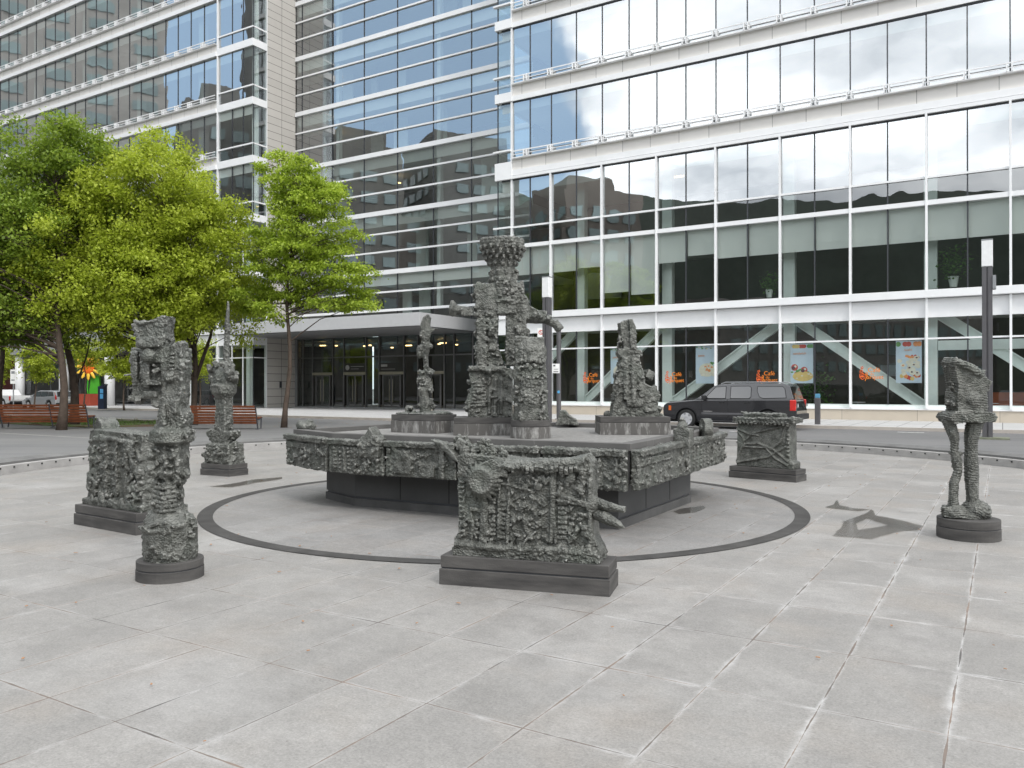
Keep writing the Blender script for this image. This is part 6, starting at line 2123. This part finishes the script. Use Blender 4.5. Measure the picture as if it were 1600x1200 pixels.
def poster(kind, u0, lab, txt):
    w, h = 1.1, 2.0
    t = thing("poster", lab, "poster", UN(u0, 42.22, 2.0), ROT, "food posters in the cafe windows")
    MB().box(0, w, -0.006, 0.006, 0, h).build("sheet", postm, t)
    rnd = random.Random(kind)
    by = {}
    def disc(c, x, z, r_, sq=1.0, n=12):
        mb = by.setdefault(c, MB())
        y = -0.0075 - 0.0004 * len(mb.f) / 8 - 0.0007 * (list(foodc).index(c))
        mb.add([(min(max(x + r_ * math.cos(k * 2 * math.pi / n), 0.01), w - 0.01), y, min(max(z + r_ * sq * math.sin(k * 2 * math.pi / n), 0.01), h - 0.01)) for k in range(n)], [tuple(range(n))])
    if kind == 1:    # salad and shrimp on pasta
        disc('cream', .62, .72, .45, .8, 20)
        for k in range(30): disc(rnd.choice(['yellow', 'cream', 'cream']), rnd.uniform(.3, .98), rnd.uniform(.45, 1.05), rnd.uniform(.03, .08))
        for k in range(12): disc(rnd.choice(['red', 'red', 'orange']), rnd.uniform(.5, .98), rnd.uniform(.5, .95), rnd.uniform(.04, .09))
        for k in range(6): disc('green', rnd.uniform(.6, .98), rnd.uniform(.98, 1.15), .07, .6)
        for k in range(9): disc(rnd.choice(['green', 'dark', 'cream']), rnd.uniform(.05, .95), rnd.uniform(1.85, 1.97), .06, .6)
    elif kind == 2:  # sandwich
        disc('yellow', .6, .35, .5, .5, 20)
        for x, z in ((.2, .8), (.66, .66)):
            disc('red', x, z, .17, 1); disc('dark', x - .06, z - .03, .09); disc('cream', x + .04, z + .05, .06)
            for k in range(6): disc('green', x + rnd.uniform(-.15, .3), z + rnd.uniform(-.25, -.1), .07, .6)
        for k in range(12): disc(rnd.choice(['yellow', 'cream', 'green', 'red']), rnd.uniform(.1, 1), rnd.uniform(.25, .6), rnd.uniform(.03, .08), .6)
        for c, x in (('yellow', .18), ('red', .5), ('green', .9)):
            for k in range(3): disc(c, x + .08 * k, 1.86, .11, .9)
    else:            # sushi
        for k in range(26): 
            x, z = rnd.uniform(.08, 1.02), rnd.uniform(.4, 1.2)
            disc('cream', x, z, .11, .85, 14); disc(rnd.choice(['green', 'dark', 'orange', 'yellow']), x, z, .045, .8)
        for k in range(9): disc(rnd.choice(['red', 'orange', 'yellow']), .25 + .09 * k, rnd.uniform(.2, .42), .09, 1.1)
        for k in range(8): disc(rnd.choice(['red', 'orange']), rnd.uniform(.2, 1.0), rnd.uniform(1.15, 1.28), .06)
        for c, x in (('green', .1), ('red', .4), ('red', .55), ('orange', .85), ('orange', 1.0)): disc(c, x, 1.84, .12, 1)
    for c, mb in by.items(): mb.build("picture", foodc[c], t)
    text_mesh(txt, 0.17, foodc['orange'], t, 0.14 if kind != 3 else 0.36, -0.03, 1.45 if kind != 3 else 1.52, extrude=0.001)
    return t


poster(1, -19.12, "pale blue food poster half hidden behind the cone sculpture", "pasta")
poster(1, -14.12, "pale blue poster of shrimp and basil above the bonnet of the black SUV", "pasta")
poster(2, -9.18, "pale blue sandwich poster above the tail of the black SUV", "sandwich")
poster(3, -4.33, "pale blue sushi poster, the rightmost in the cafe windows", "sushi")

orm = mk("vinyl_orange", (0.85, 0.24, 0.02), 0.5); orr = mk("vinyl_red_orange", (0.70, 0.13, 0.03), 0.5)


def cafe_logo(u0, lab, z0=2.08):
    t = thing("window_lettering", lab, "window lettering", UN(u0, 41.985, z0), ROT, "orange cafe lettering on the ground floor glass")
    text_mesh("Café", 0.30, orm, t, 0.36, 0, 0.33, extrude=0.002, bold=0.0)
    text_mesh("du", 0.19, orm, t, 0.46, 0, 0.17, extrude=0.002, bold=0.0)
    text_mesh("arquet", 0.28, orm, t, 0.32, 0, 0.0, extrude=0.002, bold=0.0)
    mb = MB()
    mb.tube([(0.24, 0, -0.10), (0.32, 0, 0.1), (0.36, 0, 0.30), (0.31, 0, 0.33), (0.26, 0, 0.24), (0.34, 0, 0.16)], 0.018, 6)
    mb.build("swash", orm, t)
    mb = MB()   # cup-like swirl with steam
    mb.tube([(0.0, 0, 0.22), (0.02, 0, 0.06), (0.12, 0, -0.03), (0.22, 0, 0.03), (0.27, 0, 0.18), (0.14, 0, 0.24), (0.0, 0, 0.22)], 0.02, 6)
    mb.tube([(0.03, 0, 0.28), (0.02, 0, 0.38), (0.10, 0, 0.44), (0.14, 0, 0.36), (0.08, 0, 0.30), (0.18, 0, 0.26)], 0.024, 6)
    mb.tube([(0.08, 0, 0.47), (0.06, 0, 0.56), (0.13, 0, 0.60), (0.16, 0, 0.53), (0.11, 0, 0.48)], 0.022, 6)
    mb.ball((0.12, 0, 0.12), 0.09, 12, 8, (1, .05, .6))
    mb.build("emblem", orr, t)
    return t


cafe_logo(-20.74, "orange cafe lettering left of the cone sculpture, first in the row")
cafe_logo(-15.75, "orange cafe lettering between the cone sculpture and the SUV")
cafe_logo(-10.82, "orange cafe lettering above the SUV roof")
cafe_logo(-5.90, "orange cafe lettering over the diagonal brace, rightmost in the row", 2.2)

leafi = leaf_mat("pot_leaf", (0.05, 0.12, 0.02), (0.10, 0.22, 0.04), 0.2)
def pot_plant(u, n_, z, h, lab, s=1.0):
    t = thing("potted_plant", lab, "potted plant", UN(u, n_, z), 0)
    MB().lathe([(0.13 * s, 0), (0.20 * s, 0.42 * s), (0.22 * s, 0.44 * s)], (0, 0), 18).build("pot", mk("pot_white", (0.7, 0.75, 0.72), 0.4) if "pot_white" not in MATS else MATS["pot_white"], t)
    rnd = np.random.default_rng(int(abs(u) * 10))
    c = rnd.normal(size=(420, 3)) * np.array([.20, .20, .26]) * s * h + np.array([0, 0, (0.45 + .38 * h) * s])
    me = leaves_mesh("foliage", c, rnd, 0.17 * s, -0.2); me.materials.append(leafi)
    o = bpy.data.objects.new("foliage", me); COL.objects.link(o); o.parent = t
    return t


pot_plant(-1.95, 42.9, 6.48, 1.3, "bushy plant in a white pot on the upper sill near the lamp post", 1.15)
pot_plant(-10.4, 42.9, 6.48, 0.9, "small plant in a white pot on the upper sill above the black SUV", 0.95)
pot_plant(-8.3, 43.6, 0.31, 1.6, "leafy potted plant inside the cafe behind the SUV's tail", 1.3)
for u, n_ in ((-6.3, 44.2), (-18.9, 44.5), (-0.5, 44.2)):
    t = thing("cafe_table", {-6.3: "small round cafe table left of the diagonal brace", -18.9: "small cafe table behind the cone sculpture", -0.5: "small cafe table by the orange counter"}[u], "table", UN(u, n_, 0.30), 0)
    MB().cyl((0, 0), 0.36, 0.72, 0.75, 24).build("table_top", MATS["sign_white"], t)
    MB().cyl((0, 0), 0.03, 0.02, 0.72, 10).build("leg", greym, t)
    MB().cyl((0, 0), 0.22, 0, 0.02, 20).build("foot", greym, t)

# ------------------------------------------------------------------ vehicles
tyrem = mk("tyre", (0.02, 0.02, 0.02), 0.8); rimm = mk("alloy", (0.75, 0.75, 0.77), 0.35, 0.5, 0.05)
cglass = glass("car_glass", (0.10, 0.11, 0.115), 0.16, 0.5, 0.0)
cglass_dark = mk("privacy_glass", (0.02, 0.02, 0.022), 0.06, 0.0, 0.1, 1, spec=1.0, coat=1.0)
trimm = mk("black_trim", (0.018, 0.018, 0.02), 0.55)
chrome = mk("chrome", (0.75, 0.75, 0.76), 0.12, 1.0, 0.02)
redl = mk("tail_red", (0.55, 0.015, 0.01), 0.2, 0, 0.2, 5, coat=1.0)


def wheel(parent, x, y, r_, w, side, spokes=6):
    """tyre with rim and spokes; side = -1 towards -y"""
    t = MB()
    n = 36
    prof = [(r_ * 0.66, w / 2), (r_ * 0.92, w / 2), (r_, w * 0.36), (r_, -w * 0.36), (r_ * 0.92, -w / 2), (r_ * 0.66, -w / 2)]
    vs = [(x + p[0] * math.cos(2 * math.pi * k / n), y + p[1], r_ + p[0] * math.sin(2 * math.pi * k / n)) for p in prof for k in range(n)]
    fs = [(i * n + k, i * n + (k + 1) % n, (i + 1) * n + (k + 1) % n, (i + 1) * n + k) for i in range(len(prof) - 1) for k in range(n)]
    t.add(vs, fs)
    w_ = t.build("wheel", tyrem, parent, smooth=False)
    yo = y + side * w * 0.42
    rm = MB()
    for rr_, dd in ((r_ * 0.66, 0.0),):
        vs = [(x + q * math.cos(2 * math.pi * k / n), y + s_, r_ + q * math.sin(2 * math.pi * k / n)) for q, s_ in ((rr_, side * w * 0.5), (rr_ * 0.92, side * w * 0.46), (rr_ * 0.90, side * w * 0.1), (0.001, side * w * 0.1)) for k in range(n)]
        fs = [(i * n + k, i * n + (k + 1) % n, (i + 1) * n + (k + 1) % n, (i + 1) * n + k) for i in range(3) for k in range(n)]
        rm.add(vs, fs)
    for k in range(spokes):
        a = 2 * math.pi * k / spokes + 0.3
        c, s_ = math.cos(a), math.sin(a)
        L_ = rr_ * 0.92
        for dx in (-0.035, 0.035):
            M = Matrix.Translation((x, yo, r_)) @ Matrix.Rotation(-a, 4, 'Y')
            rm.box(0.03, L_, -0.02, 0.02, dx - 0.028, dx + 0.028, M)
    rm.tube([(x, yo - side * 0.03, r_), (x, yo + side * 0.015, r_)], r_ * 0.17, 16)
    rm.build("rim", rimm, w_)
    return w_


def car(name, label, loc, rz, paint, L_, H_, Wd, body, green, wheels, wr, windows, taper=0.14, belt=1.2, privacy=False, suv=False):
    t = thing(name, label, "car", loc, rz)
    # body: side outline with wheel arches, pushed across the width
    pts = []
    for p in body:
        if isinstance(p, tuple) and p[0] == 'arch':
            cx, r_ = p[1], p[2]
            for k in range(13):
                a = math.pi * k / 12
                pts.append((cx + r_ * math.cos(a), wr + r_ * math.sin(a) * 1.0 if True else 0))
        else:
            pts.append(p)
    mb = MB(); mb.xprism(pts, -Wd / 2, Wd / 2)
    bo = mb.build("body", paint, t, bevel=0.055, seg=3)
    # dark underside and arches so nothing shows through
    MB().box(0.25, L_ - 0.25, -Wd / 2 + 0.16, Wd / 2 - 0.16, 0.26, belt - 0.1).build("chassis", trimm, t)
    top = max(p[1] for p in green)
    def yy(z): return Wd / 2 - 0.03 - taper * max(0.0, (z - belt)) / (top - belt)
    g = MB()
    n = len(green)
    vs = [(p[0], -yy(p[1]), p[1]) for p in green] + [(p[0], yy(p[1]), p[1]) for p in green]
    fs = [tuple(range(n)), tuple(range(2 * n - 1, n - 1, -1))] + [((i + 1) % n, i, i + n, (i + 1) % n + n) for i in range(n)]
    g.add(vs, fs)
    g.build("cabin", paint, t, bevel=0.05, seg=3)
    for i, (nm, poly, dark) in enumerate(windows):
        for sd_ in (-1, 1):
            wb = MB()
            wb.add([(p[0], sd_ * (yy(p[1]) + 0.008), p[1]) for p in poly], [tuple(range(len(poly)))])
            wb.build(nm, cglass_dark, t)
            fr_ = MB()
            for a, b_ in zip(poly, poly[1:] + poly[:1]):
                fr_.tube([(a[0], sd_ * (yy(a[1]) + 0.006), a[1]), (b_[0], sd_ * (yy(b_[1]) + 0.006), b_[1])], 0.014, 5)
            fr_.build("window_trim", trimm, t)
    for x in wheels:
        for s_ in (-1, 1):
            wheel(t, x, s_ * (Wd / 2 - 0.13), wr, 0.25, s_)
    for x in wheels:
        for s_ in (-1, 1):
            ab = MB()
            n = 16
            r_ = wr + 0.07
            vs = []
            for q in (r_, r_ + 0.03):
                for k in range(n + 1):
                    a = math.pi * k / n
                    vs.append((x + q * math.cos(a), s_ * (Wd / 2 + 0.006), wr + q * math.sin(a)))
            ab.add(vs, [(k, k + 1, k + n + 2, k + n + 1) for k in range(n)])
            ab.build("wheel_arch", trimm, t)
    return t, yy


blackp = mk("black_paint", (0.012, 0.012, 0.015), 0.22, 0.0, 0.1, 1, spec=0.6, coat=1.0)
body = [(0.10, 0.42), (0.02, 0.50), (0.0, 0.78), (0.05, 1.0), (0.22, 1.10), (0.90, 1.17), (1.50, 1.23), (3.2, 1.25), (5.45, 1.27), (5.56, 1.22), (5.60, 0.95), (5.64, 0.80), (5.64, 0.50), (5.50, 0.40), (5.02, 0.36)]
body += [('arch', 4.48, 0.47), (4.01, 0.34), (1.55, 0.34), ('arch', 1.05, 0.47), (0.55, 0.36)]
green = [(1.40, 1.22), (1.75, 1.45), (2.22, 1.82), (2.50, 1.89), (3.4, 1.93), (4.8, 1.92), (5.22, 1.88), (5.34, 1.80), (5.52, 1.24)]
wins = [("front_window", [(1.86, 1.29), (2.30, 1.77), (2.75, 1.80), (2.75, 1.29)], 1),
        ("rear_window", [(2.95, 1.29), (2.95, 1.80), (3.72, 1.81), (3.80, 1.74), (3.80, 1.36), (3.72, 1.29)], 1),
        ("cargo_window", [(4.15, 1.36), (4.05, 1.60), (4.05, 1.79), (5.05, 1.79), (5.15, 1.70), (5.22, 1.33), (4.3, 1.30)], 1)]
suv, yy = car("parked_car", "long black SUV parked at the far kerb facing left", UN(-12.30, 33.45, GZ), ROT, blackp, 5.64, 1.93, 2.0, body, green, (1.05, 4.48), 0.40, wins, 0.17, 1.24)
for s_ in (-1, 1):
    MB().box(0.0, 0.34, s_ * 0.72 - 0.16, s_ * 0.72 + 0.16, 0.76, 0.98).build("headlight", mk("lamp_clear", (0.75, 0.75, 0.74), 0.1, 0, 0.1, 1, coat=1.0) if "lamp_clear" not in MATS else MATS["lamp_clear"], suv, bevel=0.03)
    MB().box(0.27, 0.38, s_ * 1.008 - 0.01, s_ * 1.008 + 0.01, 0.76, 0.96).build("side_marker", mk("marker_amber", (0.6, 0.12, 0.02), 0.3) if "marker_amber" not in MATS else MATS["marker_amber"], suv, bevel=0.005)
    MB().box(5.36, 5.61, s_ * 0.96 - 0.05, s_ * 0.96 + 0.05, 0.80, 1.25).build("taillight", redl, suv, bevel=0.03)
    MB().box(1.62, 3.95, s_ * 1.0 - 0.10, s_ * 1.0 + 0.06, 0.30, 0.36).build("running_board", trimm, suv, bevel=0.015)
    MB().box(1.72, 3.95, s_ * 1.006 - 0.012, s_ * 1.006 + 0.012, 0.60, 0.68).build("side_moulding", mk("grey_mould", (0.10, 0.10, 0.105), 0.4) if "grey_mould" not in MATS else MATS["grey_mould"], suv, bevel=0.01)
    MB().cbox((1.86, s_ * 1.10, 1.32), (0.14, 0.24, 0.20)).build("wing_mirror", trimm, suv, bevel=0.03)
    for hx in (2.62, 3.66):
        MB().cbox((hx, s_ * 1.02, 1.13), (0.22, 0.04, 0.045)).build("door_handle", trimm, suv, bevel=0.01)
    MB().tube([(2.5, s_ * 0.74, 1.90), (2.7, s_ * 0.74, 1.97), (4.9, s_ * 0.74, 1.97), (5.1, s_ * 0.74, 1.90)], 0.022, 6).build("roof_rail", greym, suv)
    sm = MB()
    for sx, z0, z1 in ((1.72, 0.42, 1.22), (2.84, 0.42, 1.24), (3.93, 0.86, 1.24)):
        sm.box(sx - 0.006, sx + 0.006, s_ * 1.003 - 0.003, s_ * 1.003 + 0.003, z0, z1)
    sm.build("door_seam", trimm, suv)
suv.scale = (0.97, 0.97, 0.965)
text_mesh("SUBURBAN", 0.075, chrome, suv, 1.82, -1.012, 0.71, "badge", 0.004, bold=0.002)
MB().cbox((5.66, 0, 0.55), (0.14, 1.96, 0.24)).build("rear_bumper", trimm, suv, bevel=0.04)
MB().add([(5.345, -0.70, 1.80), (5.345, 0.70, 1.80), (5.535, 0.78, 1.27), (5.535, -0.78, 1.27)], [(0, 1, 2, 3)]).build("tailgate_window", cglass_dark, suv)
MB().add([(1.42, -0.88, 1.24), (1.42, 0.88, 1.24), (2.20, 0.76, 1.815), (2.20, -0.76, 1.815)], [(0, 1, 2, 3)]).build("windscreen", cglass_dark, suv)
MB().cbox((-0.01, 0, 0.80), (0.05, 1.0, 0.26)).build("grille", chrome, suv, bevel=0.02)
for s_ in (-1, 1): MB().box(5.645, 5.68, s_ * 0.9 - .05, s_ * 0.9 + .05, 0.95, 1.1).build("reflector", chrome, suv)

silver = mk("silver_paint", (0.52, 0.53, 0.56), 0.3, 0.35, 0.04, 1, coat=0.8)
body = [(0.10, 0.30), (0.0, 0.42), (0.02, 0.62), (0.35, 0.78), (1.15, 0.92), (2.6, 0.96), (4.5, 1.0), (4.68, 0.95), (4.75, 0.62), (4.76, 0.42), (4.6, 0.30), (4.2, 0.26)]
body += [('arch', 3.80, 0.38), (3.42, 0.24), (1.30, 0.24), ('arch', 0.92, 0.38), (0.54, 0.28)]
green = [(1.05, 0.90), (1.85, 1.36), (2.3, 1.45), (3.9, 1.45), (4.35, 1.38), (4.62, 0.98)]
wins = [("front_window", [(1.45, 0.98), (1.95, 1.33), (2.55, 1.37), (2.55, 0.99)], 1), ("rear_window", [(2.63, 0.99), (2.63, 1.37), (3.5, 1.36), (3.6, 1.01)], 1), ("cargo_window", [(3.68, 1.02), (3.6, 1.35), (4.15, 1.31), (4.38, 1.04)], 1)]
wg, yy2 = car("parked_car", "silver estate car with red upright tail lights parked at the far left kerb", UN(-65.8, 34.9, GZ), ROT, silver, 4.76, 1.45, 1.85, body, green, (0.92, 3.80), 0.33, wins, 0.16, 0.97)
for s_ in (-1, 1):
    MB().box(4.45, 4.72, s_ * 0.86 - 0.06, s_ * 0.86 + 0.06, 0.72, 0.98).build("taillight", redl, wg, bevel=0.02)
    MB().add([(4.34, s_ * (yy2(1.35) - .1), 1.36), (4.40, s_ * (yy2(1.3) + .012), 1.30), (4.64, s_ * (0.91), 0.98), (4.62, s_ * 0.75, 0.98)], [(0, 1, 2, 3)]).build("taillight_strip", redl, wg)
    MB().cbox((1.62, s_ * 1.0, 1.02), (0.12, 0.18, 0.13)).build("wing_mirror", silver, wg, bevel=0.02)
MB().add([(4.37, -0.60, 1.36), (4.37, 0.60, 1.36), (4.64, 0.70, 1.0), (4.64, -0.70, 1.0)], [(0, 1, 2, 3)]).build("tailgate_window", cglass_dark, wg)
MB().cbox((4.77, 0, 0.72), (0.02, 0.5, 0.12)).build("number_plate", MATS["sign_white"], wg)
MB().cbox((4.76, 0, 0.42), (0.06, 1.8, 0.18)).build("rear_bumper", trimm, wg, bevel=0.03)

whitep = mk("white_paint", (0.66, 0.66, 0.66), 0.3, 0.0, 0.04, 1, coat=0.8)
wp = [("front_window", [(1.5, 1.02), (1.95, 1.38), (2.6, 1.40), (2.6, 1.02)], 1), ("rear_window", [(2.7, 1.02), (2.7, 1.40), (3.3, 1.38), (3.5, 1.02)], 1)]
body2 = [(0.1, 0.34), (0.0, 0.5), (0.05, 0.85), (0.4, 0.95), (1.2, 1.02), (3.6, 1.02), (5.2, 1.02), (5.25, 0.7), (5.2, 0.45), (4.75, 0.36), ('arch', 4.3, 0.42), (3.88, 0.32), (1.45, 0.32), ('arch', 1.0, 0.42), (0.55, 0.34)]
gr2 = [(1.15, 1.0), (1.8, 1.42), (2.2, 1.52), (3.3, 1.50), (3.62, 1.02)]
pk, _ = car("parked_car", "white pickup with a red tail light cut by the left edge of the picture", UN(-72.9, 34.9, GZ), ROT, whitep, 5.25, 1.52, 1.9, body2, gr2, (1.0, 4.3), 0.36, wp, 0.14, 1.02)
for s_ in (-1, 1): MB().box(5.1, 5.27, s_ * 0.88 - 0.06, s_ * 0.88 + 0.06, 0.65, 0.98).build("taillight", redl, pk, bevel=0.02)
MB().cbox((5.28, 0, 0.5), (0.08, 1.8, 0.16)).build("rear_bumper", trimm, pk, bevel=0.03)

# bits of litter on the ground
rnd = random.Random(12)
litm = mk("dry_leaf", (0.30, 0.16, 0.08), 0.8)
lb = MB()
for k in range(170):
    x, y = rnd.uniform(-9, 9), rnd.uniform(3.2, 20)
    if abs(x) > 0.62 * y: continue
    s_ = rnd.uniform(0.006, 0.02)
    lb.cbox((x, y, 0.016), (s_ * 2, s_, 0.003), rz=rnd.uniform(0, 6), rx=rnd.uniform(-.2, .2))
for k in range(260):
    u, n_ = rnd.uniform(-48, -8), rnd.uniform(24, 34)
    p = UN(u, n_); s_ = rnd.uniform(0.02, 0.05)
    lb.cbox((p.x, p.y, GZ + 0.006), (s_ * 2, s_, 0.004), rz=rnd.uniform(0, 6))
tag(lb.build("leaf_litter", litm), "tiny dry leaf scraps scattered over the slabs and the road", "leaf litter", kind='stuff')
